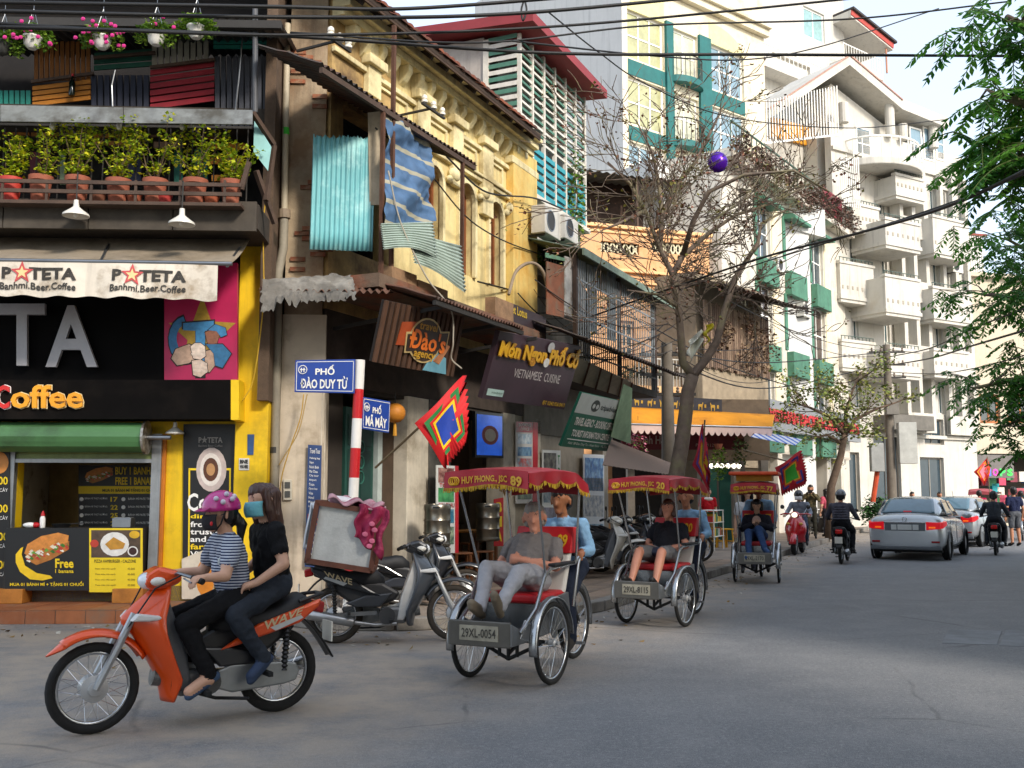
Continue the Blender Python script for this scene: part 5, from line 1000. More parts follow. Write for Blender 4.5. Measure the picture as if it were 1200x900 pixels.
hb = thing('frieze_board', 'dark board with gold horses and dots on top of the orange awning', 'sign', AWN.o, AWN.th); q = AWN.quad([(740, 462, .06), (846, 468, .06), (846, 486, .06), (740, 478, .06)]); MB().slabq(q, .06).build('board', m('#2b2c34', r=.7, var=.2), hb)
GD_ = m('#b8922c', r=.6, var=.15)
for k in range(7):
    u0 = .03 + k * .14; MB().slabq(subq(q, u0 + .075, .4, u0 + .095, .62, .006), .004).build('gold_dot', GD_, hb)
    f = 1 if k % 2 else -1; sh = [(-.02, .4), (.018, .4), (.026, .25), (.032, .3), (.026, .5), (.02, .8), (.014, .8), (.012, .58), (-.01, .58), (-.014, .8), (-.02, .8), (-.024, .5)]
    MB().quad(*[uvp(q, u0 + .03 + f * x, y, .007) for x, y in (sh if f < 0 else sh[::-1])]).build('gold_horse', GD_, hb)
bs = thing('maroon_sign', 'maroon shop sign with grey lettering under the orange awning', 'sign', AWN.o, AWN.th); q = AWN.quad([(728, 502, .4), (872, 505, .4), (872, 527, .4), (728, 527, .4)]); MB().slabq(q, .06).build('board', m('#641824', r=.6, var=.12), bs); text('Mã Vĩnh Hằng', q, (.04, .2, .42, .85), m('#a8a09a', r=.6), bs, .01, bold=.02); text('ĐT: 0912.345', q, (.6, .68, .82, .85), m('#a88a84', r=.6), bs, .01)
rnd = random.Random(14)
for px, py, lb in ((842, 535, 'hanging plant with yellow-green fronds under the orange awning'), (868, 522, 'dark trailing plant hanging at the right under the orange awning'), (748, 517, 'spray of pink flowers on the maroon sign')):
    c = P(px, py, .9); t = thing('hanging_plant', lb, 'plant', AWN.w(c.x, .9, c.z), 0, 'hanging plants under the orange awning'); fo = MB(); leaf_cloud(fo, (0, 0, -.15), (.26, .2, .5), 240, .09, rnd, mats=3); fo.build('foliage', LG if px < 860 and px > 800 else ([m('#b8486a', r=.6), m('#5a7a30', r=.6), m('#d88aa0', r=.6)] if px < 800 else [m('#3f4a20', r=.7), m('#6a6a2a', r=.7), m('#4a5a24', r=.7)]), t); MB().lathe([(.08, .2), (.13, .35), (.12, .35)], 12).build('pot', TERRA, t); MB().cyl((0, 0, .3), (0, 0, .7), .006, n=5).build('wire', IRON, t)
# blue-striped awning next door
q = AWN.quad([(888, 505, .4), (940, 515, .6), (932, 522, 2.0), (880, 512, 2.0)]); o_ = MB().grid(lambda u, v: q[0].lerp(q[1], u).lerp(q[3].lerp(q[2], u), v), 12, 3).build('small_awning', m('#d5d6dc', r=.7, var=.1, strs=('X', 4.2, '#3f66b8', .4)), None, solid=.01); tag(o_, 'white and blue striped small awning beside the hostel sign', 'awning'); inworld(o_, AWN)
# ------------------------------------------------------------------ bamboo-screened house
BAM = Fac(6.09, 31.6, 50); P = BAM.p
bh = BAM.empty('bamboo_screen_house', 'narrow house with brown bamboo screens between orange and white houses', 'building'); UR = P(905, 400).x
pbox(bh, 'house_body', m('#8d7f6a', r=.9, var=.2, streak=.3), 0, UR, .4, 6, 0, P(870, 330).z); za, zb = P(870, 362, .1).z, P(870, 436, .1).z
n = 34; rnd = random.Random(17)
for k in range(n): u = .02 + k * (UR - .04) / n; MB().box(u, u + (UR / n) * .8, .1, .14, zb + rnd.uniform(-.05, .05), za + rnd.uniform(-.1, .05)).build('bamboo_slat', m(rnd.choice(['#7a6450', '#6a5444', '#86705c', '#5c4a3c']), r=.85, var=.25), bh)
fo = MB()
for k in range(14): leaf_cloud(fo, (UR * rnd.random(), -.1, rnd.uniform(zb + .3, za + .3)), (.5, .15, .35), 60, .12, rnd, mats=2)
tag(fo.build('dry_creeper', [m('#6a5040', r=.9, var=.3), m('#8a7458', r=.9, var=.3)], bh), kind='stuff')
mb = MB(); corr(mb, V((-.5, -1.2, za + .2)), V((UR + 1., 0, 0)), V((0, 2, .6)), 18, .03, 1, .04, 2); mb.build('porch_roof', m('#4a3d34', r=.9, var=.35), bh, smooth=2, solid=.006)
pbox(bh, 'lower_wall', m('#a09078', r=.9, var=.2), 0, UR, .2, .39, 2.4, zb - .02)
# ------------------------------------------------------------------ teal and cream apartment house
TE = Fac(4.05, 36, 39); P = TE.p
te = TE.empty('teal_apartment_house', 'cream tower house with teal window bays rising behind the bare tree', 'building'); UR = P(897, 120).x; H_ = 23
CRE = m('#ddd3ba', r=.85, var=.06, sc_=1, dirt='#c4b798', damt=.3, streak=.25); TEAL = m('#1d6664', r=.65, var=.15, streak=.2); WB = m('#cbcac6', r=.85, var=.06, sc_=.6, streak=.3)
bays = []
rows = [(14, 62, 88), (84, 140, 0), (155, 210, 0)]
ua, ub_, uc, ud, ue, uf = [P(x, 100).x for x in (736, 779, 788, 818, 832, 872)]
zr = [(P(760, 76).z, P(760, 20).z), (P(760, 152).z, P(760, 97).z), (P(760, 222).z, P(760, 172).z)]
hol = [(x0, x1, z0, z1) for x0, x1 in ((ua, ub_), (uc, ud), (ue, uf)) for z0, z1 in zr]
wall(MB(), 0, UR, 0, H_, 0, .35, hol).build('front_wall', CRE, te); 
pbox(te, 'side_wall', WB, -.02, -.0, .0, 9, 0, H_); pbox(te, 'house_body', WB, 0, UR, .75, 9, 0, H_ - .02)
for (z0, z1) in zr:
    for (x0, x1), nx in (((ua, ub_), 3), ((uc, ud), 2), ((ue, uf), 3)): window(te, x0, x1, z0, z1, .12, WHITE, m('#b5b58a', r=.15, var=.3, sc_=1.5) if z0 > 14.5 and x0 == ua else (GLASSB if nx == 3 else m('#c9c9b0', r=.2, var=.2)), nx, 2, .09)
for j in range(3):
    z1_, z0_ = zr[j][0], (zr[j + 1][1] if j < 2 else zr[j][0] - 1.2)
    pbox(te, 'teal_band', TEAL, ua, ub_, -.03, -.001, z0_ + .06, z1_ - .06); pbox(te, 'teal_band', TEAL, ue, uf, -.03, -.001, z0_ + .06, z1_ - .06)
    mb = MB(); c = (uc + ud) / 2; r_ = (ud - uc) / 2 + .15; mb.prism([(c + r_ * math.cos(PI + t * PI / 12), r_ * .55 * math.sin(PI + t * PI / 12)) for t in range(13)], z1_ - .35, z1_ - .1, 'z'); mb.build('round_balcony', TEAL, te)
    rl = MB(); pts = [V((c + r_ * .95 * math.cos(PI + t * PI / 12), r_ * .52 * math.sin(PI + t * PI / 12), z1_ + .75)) for t in range(13)]; rl.tube(pts, .025, 6)
    for p in pts: rl.cyl(p, (p.x, p.y, z1_ - .1), .014, n=5)
    rl.build('balcony_rail', IRON, te)
for x0, x1 in ((ub_ + .02, uc - .02), (ud + .02, ue - .02)): pbox(te, 'teal_pilaster', TEAL, x0, x1, -.12, -.001, zr[2][0] - .5, zr[0][1] + .1)
for (x0, x1) in ((ua, ub_), (ue, uf)): # arched heads
    mb = MB(); c = x1 if x0 == ua else x0; r_ = (x1 - x0); s_ = -1 if x0 == ua else 1; zz = zr[0][1]
    pts = [(c, zz)] + [(c + s_ * r_ * math.sin(t * PI / 20), zz - .02 + .9 * math.cos(t * PI / 20)) for t in range(11)]; mb.prism(pts, -.02, .02); mb.build('arch_head', m('#d8cf9a', r=.7, var=.1), te)
for (z0, z1, o_) in ((zr[0][1] + 1.2, zr[0][1] + 1.5, .25), (zr[0][1] + 1.5, zr[0][1] + 1.65, .4), (zr[0][1] + 3.2, zr[0][1] + 3.5, .3)): pbox(te, 'cornice', CRE, -.1, UR + .1, -o_, -.001, z0, z1, .02)
zter = P(800, 210, 1.0).z
pbox(te, 'terrace', WB, -.5, UR + 1., -2.0, -.01, zter - 1.2, zter); pbox(te, 'terrace_base', WB, .0, UR, -1.9, -.01, 0, zter - 1.2)
# ------------------------------------------------------------------ white tower with red eaves far behind
WT_ = Fac(12.0, 52, 38); P = WT_.p
wt = WT_.empty('white_tower_house', 'tall white house with red-edged eave against the sky', 'building'); UR = P(1040, 60).x; ULf = P(885, 60).x
WP = m('#c6c2b9', r=.85, var=.06, sc_=.8, streak=.3); H_ = P(1000, 20).z
wl = [WT_.r(942, 12, 966, 46), WT_.r(905, 70, 950, 100)]
wall(MB(), ULf, P(990, 60).x, 0, H_ + 4, 0, .3, [wl[0], wl[1]]).build('front_wall', WP, wt); pbox(wt, 'house_body', WP, ULf, P(990, 60).x, .5, 8, 0, H_ + 4); pbox(wt, 'right_wing', WP, P(990, 60).x + .01, UR, 1.2, 8, 0, P(1010, 60, -1).z); window(wt, *wl[0], .1, WHITE, m('#8fb0b0', r=.15, var=.2), 2, 1, .1)
pbox(wt, 'shutter_wall', m('#d8d4ca', r=.7, strs=('Z', 4., '#bcb8ae', .2)), wl[1][0], wl[1][1], .2, .25, wl[1][2], wl[1][3])
a, b, z_ = P(975, 40, 1.2), P(1046, 40, 1.2), P(1010, 38, 1.).z
mb = MB().add([(P(976, 20).x, -1.2, z_ + .5), (b.x, -1.2, z_ - .35), (b.x, 3, z_ - .35), (P(976, 20).x, 3, z_ + .5), (P(976, 20).x, -1.2, z_ + .9), (b.x, -1.2, z_ + .05), (b.x, 3, z_ + .05), (P(976, 20).x, 3, z_ + .9)], [(3, 2, 1, 0), (4, 5, 6, 7), (0, 1, 5, 4), (1, 2, 6, 5), (2, 3, 7, 6), (3, 0, 4, 7)]); mb.build('roof', WP, wt); MB().bar((P(976, 20).x, -1.22, z_ + .75), (b.x, -1.22, z_ - .1), .06, .3).build('red_fascia', m('#b0483f', r=.7, var=.15), wt)
MB().prism([(P(976, 20).x, z_ + .92), (b.x + .15, z_ + .07), (b.x + .15, z_ + .2), (P(976, 20).x, z_ + 1.05)], -1.4, 3.2).build('tile_edge', m('#3a3634', r=.8), wt)
for k, (x0, x1, yy) in enumerate(((890, 965, 82), (990, 1035, 78))):
    u0, u1 = P(x0, yy, 1.).x, P(x1, yy, 1.).x; z0 = P((x0 + x1) / 2, yy, 1.).z; pbox(wt, 'balcony', WP, u0, u1, -1., .0, z0 - .35, z0)
    for j in range(16): MB().cyl((u0 + (u1 - u0) * j / 15, -.95, z0), (u0 + (u1 - u0) * j / 15, -.95, z0 + .9), .02, n=5).build('baluster', WHITE, wt)
    MB().bar((u0, -.95, z0 + .92), (u1, -.95, z0 + .92), .05, .05).build('balcony_rail', WHITE, wt)
MB().cyl((P(1038, 50, 1.).x, -1., P(1038, 85, 1.).z), (P(1038, 50, 1.).x, -1., z_ - .3), .06, n=8).build('roof_post', m('#b8846a', r=.7), wt)
# ------------------------------------------------------------------ white house with green shutters
GS = Fac(7.0, 33.5, 55); P = GS.p
gs = GS.empty('green_shutter_house', 'white narrow-windowed house with green panels beside the hostel sign', 'building'); UR = P(990, 350).x; zt = 13.0
WS = m('#cfc9bc', r=.85, var=.07, sc_=.9, dirt='#b8ae9c', damt=.3, streak=.4); GP = m('#4c8068', r=.7, var=.2, dirt='#3f6a56', damt=.4, streak=.3); CP = m('#e8d9b8', r=.85, var=.08)
cols = [(888, 904), (921, 937), (951, 965)]; rows = [(240, 296, 297, 327), (335, 0, 0, 0)]
zz = [(10.0, 12.1), (6.9, 9.1), (3.95, 5.9)]; hol = []
for (xa, xb) in cols:
    u0, u1 = P(xa, 330).x, P(xb, 330).x
    for z0, z1 in zz: hol.append((u0, u1, z0, z1))
wall(MB(), 0, UR, 3.4, zt, 0, .3, hol).build('front_wall', WS, gs); pbox(gs, 'house_body', WS, 0.01, UR, .7, 10, 3., zt - .02); pbox(gs, 'end_wall', WS, -.02, .0, .0, 10, 0, zt)
for i, h in enumerate(hol):
    window(gs, *h, .12, WHITE, m('#4a3a34', r=.2, var=.3) if i % 2 else GLASS, 2, 2, .07)
    MB().box(h[0] - .12, h[1] + .12, -.28, -.001, h[2] - .95, h[2] - .02).build('green_panel', GP, gs, bevel=.02)
    pbox(gs, 'shutter', GP, h[0] - .28, h[0] - .02, -.05, -.001, h[2] + .05, h[3]); 
    if i % 3 == 0: mb = MB(); mb.prism([(-.001, h[3] + .35), (-.5, h[3] + .0), (-.5, h[3] - .12), (-.001, h[3] - .1)], h[0] - .15, h[1] + .15, 'x'); mb.build('hood', GP, gs)
    pbox(gs, 'wall_strip', CP, h[1] + .1, h[1] + .75, -.03, -.001, h[2] - .9, h[3] + .4)
pbox(gs, 'cornice', WS, -.1, UR + .1, -.5, -.001, zt - .25, zt, .02); pbox(gs, 'roof_terrace', WS, 0, UR, -.4, 4, zt, zt + .1)
for k in range(30): u = UR * k / 29; MB().cyl((u, -.42, zt), (u, -.42, zt + 1.0), .02, n=5).build('terrace_bar', m('#3a5a4a', r=.6), gs)
MB().bar((0, -.42, zt + 1.02), (UR, -.42, zt + 1.02), .06, .05).build('terrace_rail', m('#3a5a4a', r=.6), gs)
pbox(gs, 'maroon_board', m('#7a2430', r=.7, var=.15), P(962, 215, .4).x, P(984, 230, .4).x, -.47, -.45, zt + .1, zt + 1.1)
pass
fo = MB(); rnd = random.Random(8)
for k in range(22): leaf_cloud(fo, (UR * (k + .5) / 22, -.55, zt + .35 + rnd.uniform(-.5, .3)), (.5, .3, .5), 150, .12, rnd, mats=3)
t = thing('dry_vine', 'dried brown creeper along the roof terrace of the white house', 'vine', GS.o, GS.th); fo.build('dry_foliage', [m('#6a4f42', r=.9, var=.3), m('#84665a', r=.9, var=.3), m('#57443a', r=.9, var=.3)], t); MB().tube([(UR * k / 10, -.5, zt + .1 + .2 * math.sin(k * 2)) for k in range(11)], .03).build('stem', WDK, t)
# hostel ground floor and sign
pbox(gs, 'shop_back', m('#8d8474', r=.8, var=.3), 0, UR, 1.2, 1.3, 0, 3.); pbox(gs, 'soffit', m('#b5ada0', r=.8), 0, UR, .0, 1.2, 3.0, 3.1); pbox(gs, 'lintel', WS, 0, UR, .02, .69, 3.1, 3.4)
for px in (890, 912, 935, 952, 970, 986): u = P(px, 560).x; pbox(gs, 'column', WS, u, u + .5, .0, .5, .12, 3.0, .02)
hs = thing('hostel_sign', 'long grey hostel sign with red letters', 'sign', GS.o, GS.th); a, b, c, d = GS.r(903, 470, 986, 516, .5); a = P(903, 492, .5).x; q = [V((a, -.5, 4.65)), V((UR - .2, -.5, 4.65)), V((UR - .2, -.5, 3.0)), V((a, -.5, 3.0))]; 
z1 = P(905, 468, .5).z; z0 = P(905, 504, .5).z; q = [V((a, -.5, z1)), V((UR - .1, -.5, z1)), V((UR - .1, -.5, z0)), V((a, -.5, z0))]
MB().slabq(q, .2).build('board', m('#8f9295', r=.5, var=.08, metal=.2), hs); text('VIETNAM BACKPACKER HOSTELS', q, (-.02, .3, .97, .72), m('#c4202c', r=.5, var=.08), hs, .02, bold=.05, ext=.03)
for (xa, xb, c) in ((919, 933, '#c9a06a'), (938, 950, '#9a8a6a'), (958, 968, '#6f8a7a')): u0, u1 = P(xa, 560, -.5).x, P(xb, 560, -.5).x; pbox(gs, 'shop_window', m(c, r=.2, var=.25), u0, u1, .5, .55, .5, 2.7)
# ------------------------------------------------------------------ white hotel with stacked balconies
HO = Fac(14.3, 44.5, 32); P = HO.p
ho = HO.empty('white_hotel', 'white hotel with stacked projecting balconies and gabled top', 'building'); UR = P(1136, 350).x; zt = 18.2
WH = m('#c8c4ba', r=.85, var=.09, sc_=.8, dirt='#bdb6a8', damt=.25, streak=.35)
u = lambda px, o_=0.: P(px, 350, o_).x
gz = [(1083, 1106, 491, 521), (1079, 1107, 536, 592), (1025, 1056, 510, 600), (996, 1008, 530, 600)]
hol = [HO.r(a, c, b, d) for a, b, c, d in gz]; hol = [(h[0], h[1], max(.3, h[2]), h[3]) for h in hol]
fl = [(5.3, 7.1), (8.4, 10.2), (11.4, 13.2), (14.4, 16.2)]
wc = [(998, 1005), (1034, 1041), (1048, 1057), (1066, 1075), (1094, 1101), (1106, 1113)]
for z0, z1 in fl:
    for (xa, xb) in wc: hol.append((u(xa), u(xb), z0, z1))
wall(MB(), 0, UR, 0, zt, 0, .35, hol).build('front_wall', WH, ho); pbox(ho, 'house_body', WH, 0, UR, .8, 10, 0, zt - .02)
for i, h in enumerate(hol):
    if i < 4: window(ho, *h, .15, m('#8f8a80', r=.5) if i != 2 else m('#4a4640', r=.5), GLASS, 2 if i != 3 else 1, 1, .08)
    else:
        wn = window(ho, *h, .12, WHITE, m('#4a5e62', r=.1, var=.25), 2, 1, .06)
        MB().box(h[0] - .15, h[1] + .15, -.12, -.001, h[3] + .08, h[3] + .2).build('window_hood', WH, ho)
def balc(px0, px1, pyt, pyb, o_=1.1):
    a, b, z0, z1 = HO.r(px0, pyt, px1, pyb, o_); mb = MB(); mb.box(a, b, -o_, -.002, z0, z0 + .16).box(a + .06, b - .06, -o_ + .06, -.002, z0 - .14, z0).box(a + .05, b - .05, -o_ + .05, -o_ + .2, z0 + .16, z1 - .12).box(a + .05, a + .2, -o_ + .2, -.002, z0 + .16, z1 - .12).box(b - .2, b - .05, -o_ + .2, -.002, z0 + .16, z1 - .12).box(a, b, -o_, -o_ + .24, z1 - .12, z1); bo = mb.build('balcony', WH, ho)
    n = 7
    for k in range(n): x = a + .2 + (b - a - .4) * k / (n - 1); MB().box(x - .05, x + .05, -o_ + .03, -o_ + .05, z0 + .45, z0 + .6).build('balcony_slot', m('#a59e90', r=.9), bo)
    rl = MB(); rl.bar((a + .05, -o_ + .08, z1 + .16), (b - .05, -o_ + .08, z1 + .16), .03, .03)
    for k in range(10): x = a + .08 + (b - a - .16) * k / 9; rl.bar((x, -o_ + .08, z1), (x, -o_ + .08, z1 + .16), .025, .025, (0, 1, 0))
    rl.build('balcony_rail', m('#4a5a52', r=.6), bo)
for bb in ((985, 1026, 308, 352, .9), (987, 1027, 399, 432, .9), (1000, 1032, 240, 270, .9), (1038, 1080, 258, 290, 1.9), (1038, 1080, 324, 368, 1.9), (1039, 1080, 408, 440, 1.9), (1094, 1137, 256, 300, 1.3), (1094, 1137, 338, 376, 1.3), (1095, 1137, 410, 440, 1.3), (1050, 1084, 206, 232, 1.2)): balc(*bb)
for (xa, xb, o_) in ((1044, 1076, .7), (1100, 1132, .35)):
    a, b = u(xa), u(xb)
    for (za, zb_) in ((4.3, 5.2), (7.2, 8.3), (10.3, 11.3), (13.3, 14.3)): pbox(ho, 'bay_front', WH, a, b, -o_, -.13, za, zb_, .03)
    for x_ in (a, (a + b) / 2 - .12, b - .24): pbox(ho, 'bay_pilaster', WH, x_, x_ + .24, -o_ + .02, -.13, 4.3, 16.9)
# string courses
for z_ in (4.1, 7.6, 10.7, 13.8, 16.9): 
    pbox(ho, 'string_course', WH, 0, UR + .05, -.12, -.002, z_, z_ + .16)
# curved upper balcony
c0 = (u(1005) + u(1062)) / 2; r_ = (u(1062) - u(1005)) / 2; zc = P(1030, 200, 1.).z; mb = MB(); mb.prism([(c0 + r_ * 1.3 * math.cos(PI + t * PI / 14), 1.8 * math.sin(PI + t * PI / 14)) for t in range(15)], zc + .2, zc + .55, 'z'); mb.build('curved_balcony', WH, ho, bevel=.05)
pts = [V((c0 + r_ * 1.25 * math.cos(PI + t * PI / 14), 1.7 * math.sin(PI + t * PI / 14), 0)) for t in range(15)]
for p in pts: MB().cyl(p + V((0, 0, zc + .55)), p + V((0, 0, zc + 1.5)), .03, n=6).build('baluster', WHITE, ho)
MB().tube([p + V((0, 0, zc + 1.5)) for p in pts], .05, 6).build('balcony_rail', WHITE, ho)
# gabled top floor with columns
gl, gp, gr = P(900, 140, .6), P(996, 76, .6), P(1058, 128, .6); zg = P(1000, 180).z
top = MB().prism([(u(985), zt), (u(1095), zt), (u(1095), zt + 1.3), (gr.x, gr.z - .4), (gp.x, gp.z - .5), (u(985), gp.z - 1.)], .5, 8); top.build('top_storey', WH, ho)
for (p, q) in ((gl, gp), (gp, gr)):
    mb = MB(); d = q - p; mb.add([p, q, q + V((0, 3.5, 0)), p + V((0, 3.5, 0)), p + V((0, 0, .4)), q + V((0, 0, .4)), q + V((0, 3.5, .4)), p + V((0, 3.5, .4))], [(3, 2, 1, 0), (4, 5, 6, 7), (0, 1, 5, 4), (1, 2, 6, 5), (2, 3, 7, 6), (3, 0, 4, 7)]); mb.build('gable_roof', WH, ho); MB().bar(p + V((0, -.02, .45)), q + V((0, -.02, .45)), .06, .06).build('roof_edge', m('#b08878', r=.7), ho)
for px in (992, 1047, 1062, 1098): x = u(px); MB().cyl((x, -.2, zt), (x, -.2, P(px, 125 if px < 1060 else 150).z), .22, n=12).build('column', WH, ho)
a, b = gr, P(1112, 150, .6); mb = MB(); mb.add([a, b, b + V((0, 4, 0)), a + V((0, 4, 0)), a + V((0, 0, .5)), b + V((0, 0, .5)), b + V((0, 4, .5)), a + V((0, 4, .5))], [(3, 2, 1, 0), (4, 5, 6, 7), (0, 1, 5, 4), (1, 2, 6, 5), (2, 3, 7, 6), (3, 0, 4, 7)]); mb.build('flat_roof', WH, ho)
for (xa, xb) in ((1066, 1080), (1082, 1094), (1096, 1106), (1003, 1020)): h = HO.r(xa, 150, xb, 188); window(ho, *h, -.03, WHITE, GLASSB, 1, 2, .08)
# picket screens at the left
for k in range(26): p = P(898 + k * 3.3, 118 - k * .7, .8); MB().cyl(p, (p.x, p.y, P(898 + k * 3.3, 168 - k * .4, .8).z), .03, n=5).build('screen_bar', WHITE, ho)
MB().bar(P(896, 168, .8), P(984, 158, .8), .08, .08).build('screen_rail', WHITE, ho)
pbox(ho, 'left_wing', WH, P(896, 150, .0).x, -.02, 1.5, 9, 0, zt - .6)
for k in range(10): p = P(985 + k * 2.3, 186, 1.3); MB().cyl(p, (p.x, p.y, P(985, 240, 1.3).z), .03, n=5).build('screen_bar', WHITE, ho)
a, b, c, d = HO.r(903, 146, 968, 168, -1.4); pbox(ho, 'orange_beam', m('#d8931a', r=.7, var=.1), a, b, 1.35, 1.49, c, d)
pbox(ho, 'entrance_canopy', m('#6a665e', r=.7), u(1018), u(1064), -1.1, -.002, P(1040, 505).z, P(1040, 488).z)
t = thing('brass_plaque', 'small brass plaque on the hotel wall right of the pole', 'plaque', HO.o, HO.th); q = HO.quad([(1069, 518, .04), (1075, 518, .04), (1075, 526, .04), (1069, 526, .04)]); MB().slabq(q, .03).build('plate', m('#8a6a2a', r=.4, metal=.6), t)
# ------------------------------------------------------------------ right-hand background shop house
RB = Fac(22.3, 50.2, 14); P = RB.p
rb = RB.empty('shop_house', 'beige shop house with open front at the right edge behind the trees', 'building'); UR = 12.; zt = P(1170, 322).z
BE = m('#c9bda6', r=.85, var=.1, streak=.3); hol = [RB.r(1142, 532, 1260, 602), RB.r(1148, 462, 1172, 496), RB.r(1180, 462, 1215, 496)]; hol[0] = (hol[0][0], 11., .12, hol[0][3])
wall(MB(), 0, UR, 0, zt, 0, .35, hol).build('front_wall', BE, rb); pbox(rb, 'house_body', BE, 0, UR, 3.5, 10, 0, zt - .02); pbox(rb, 'shop_ceiling', m('#8a8272', r=.9), 0, UR, .36, 3.5, 3.6, 3.7); pbox(rb, 'shop_back', m('#4a443c', r=.9), 0, UR, 3.3, 3.4, 0, 3.6)
for h in hol[1:]: window(rb, *h, .12, m('#a8683c', r=.7), GLASS, 2, 1, .14)
a, b, c, d = RB.r(1143, 533, 1188, 560, .2); q = rectq(a, b, c, d, -.2); ns_ = thing('shop_sign', 'grey photo sign with coloured letters above the far right shop', 'sign', RB.o, RB.th); MB().slabq(q, .1).build('board', m('#6f6a66', r=.6, var=.3, sc_=2), ns_)
for k, (s_, c_) in enumerate((('S', '#7a3ad0'), ('H', '#3a6ad0'), ('O', '#d03a9a'), ('P', '#3ad05a'), ('S', '#3ac04a'))): text(s_, q, (.05 + k * .19, .6, .2 + k * .19, .92), m(c_, r=.4, var=0, emit=.3), ns_, .02, bold=.05)
rnd = random.Random(40)
for k in range(26): px, py = rnd.uniform(1146, 1230), rnd.uniform(555, 596); c = P(px, py, -.8); MB().box(c.x - .2, c.x + .2, .6, .9, c.z - .25, c.z + .25).build('goods', m(rnd.choice(['#2aa8b0', '#d04a6a', '#3a6ab0', '#c8b060', '#d8d0c0', '#8a3a4a', '#4a8a5a']), r=.7, var=.2), rb)
for k in range(12): p = P(1122 + k * 2.6, 296, .1); MB().cyl((p.x, -.1, zt), (p.x, -.1, zt + 1.9), .05, n=5).build('roof_slat', WHITE, rb)
pbox(rb, 'roof_shed', m('#7d7468', r=.8), -.4, 1.4, .2, 3, zt, zt + 1.9); pbox(rb, 'red_roof', m('#8f4a40', r=.8, var=.2), -.6, 1.6, -.2, 3, zt + 1.9, zt + 2.0); pbox(rb, 'cornice', BE, -.1, UR, -.3, -.002, zt - .2, zt)
# ------------------------------------------------------------------ unseen houses across the street and behind the viewer, added to shade the road
def shading_house(label, c, s, z_, rz, col):
    t = thing('shading_house', label, 'building', c, rz); x, y = s; M_ = m(col, r=.9, var=.12, streak=.3); hl = []
    nw = max(2, int(x / 2.2)); nf = max(2, int(z_ / 3.4))
    for f in range(nf):
        for k in range(nw): cx = (k + .5) * x / nw; hl.append((cx - .5, cx + .5, .4 + f * 3.4, 2.3 + f * 3.4))
    wall(MB(), 0, x, 0, z_, 0, .3, hl).build('wall', M_, t); pbox(t, 'house_body', M_, 0, x, .6, y, 0, z_ - .02); pbox(t, 'cornice', M_, -.1, x + .1, -.3, -.002, z_ - .25, z_)
    for h in hl: window(t, *h, .12, m('#6a5a48', r=.7), GLASS, 2, 1, .06)
    return t
def opp(uu, o_=13.0): return ROW.w(uu, o_)
# facing the row: local x runs back along the street
RZ = ROW.th + PI
shading_house('unseen cream house across the street, placed to shade the road', opp(13), (17, 8), 12.0, RZ, '#cbb994')
shading_house('unseen grey house behind the viewer, placed to shade the near road', V((10.5, -4.5, 0)), (13, 8), 15.5, R(180), '#b5aca0')
# ================================================================== vehicles
TYRE = m('#1b1a19', r=.9, var=.3, bump=.25, bsc=40); TYD = m('#3a342d', r=.95, var=.3, bump=.25, bsc=40)
def wheel(par, name, c, R_, tr, ns=18, tmat=None, rimw=.014, hub=.05, hw=.1, n=32, rmat=None, spoke=.0017, white=False):
    c = V(c); w_ = MB().torus(c, R_ - tr, tr, 'y', n, 8).build(name, tmat or TYRE, par, smooth=2)
    MB().torus(c, R_ - 2.1 * tr, rimw, 'y', n, 6).build('rim', rmat or CHROME, w_, smooth=2)
    MB().lathe([(.02, -hw / 2 - .02), (hub * .5, -hw / 2 - .012), (hub * .55, -hw / 2), (hub, -hw / 2 + .012), (hub * .93, 0), (hub, hw / 2 - .012), (hub * .55, hw / 2), (hub * .5, hw / 2 + .012), (.02, hw / 2 + .02)], 18, Matrix.Translation(c) @ Matrix.Rotation(PI / 2, 4, 'X')).build('hub', m('#b5b6b6', r=.4, metal=.4, var=.15), w_, smooth=1)
    sp = MB(); rr = R_ - 2.2 * tr
    for k in range(ns):
        for s_ in (-1, 1):
            a = 2 * PI * k / ns; b = a + s_ * (.35 if k % 2 else -.35); y = s_ * hw * .4
            sp.tube([c + V((hub * math.cos(a), y, hub * math.sin(a))), c + V((rr * math.cos(b), 0, rr * math.sin(b)))], spoke, 4)
    tag(sp.build('spokes', CHROME, w_), kind='stuff'); return w_
def arcgrid(mb, c, R_, a0, a1, hw, n=14, crown=.02, x_=0.):
    c = V(c); return mb.grid(lambda u, v: c + V(((R_ + crown * (1 - (2 * v - 1) ** 2)) * math.cos(a0 + (a1 - a0) * u), hw * (2 * v - 1), (R_ + crown * (1 - (2 * v - 1) ** 2)) * math.sin(a0 + (a1 - a0) * u))), n, 4)
def interp(tab, z):
    for i in range(len(tab) - 1):
        if tab[i][0] >= z >= tab[i + 1][0] or tab[i][0] <= z <= tab[i + 1][0]:
            t = (z - tab[i][0]) / (tab[i + 1][0] - tab[i][0] + 1e-9); return [a + (b - a) * t for a, b in zip(tab[i][1:], tab[i + 1][1:])]
    return tab[-1][1:]
def seat_loft(x0, x1, zf, zb, hw, mat, par, th=.09, name='seat'):
    rings = []; n = 12
    for i in range(9):
        t = i / 8; x = x0 + (x1 - x0) * t; z = zf + (zb - zf) * t + .03 * math.sin(t * 9); w_ = hw * (.55 + .45 * min(1, t * 2.4)) * (1 if t < .85 else .88); e = .55 if i in (0, 8) else 1
        rings.append([V((x, w_ * e * math.copysign(abs(math.cos(a)) ** .6, math.cos(a)), z - th + th * e * (1 + .0) * math.copysign(abs(math.sin(a)) ** .7, math.sin(a)))) for a in [2 * PI * j / n for j in range(n)]])
    return MB().loft(rings).build(name, mat, par, smooth=2)
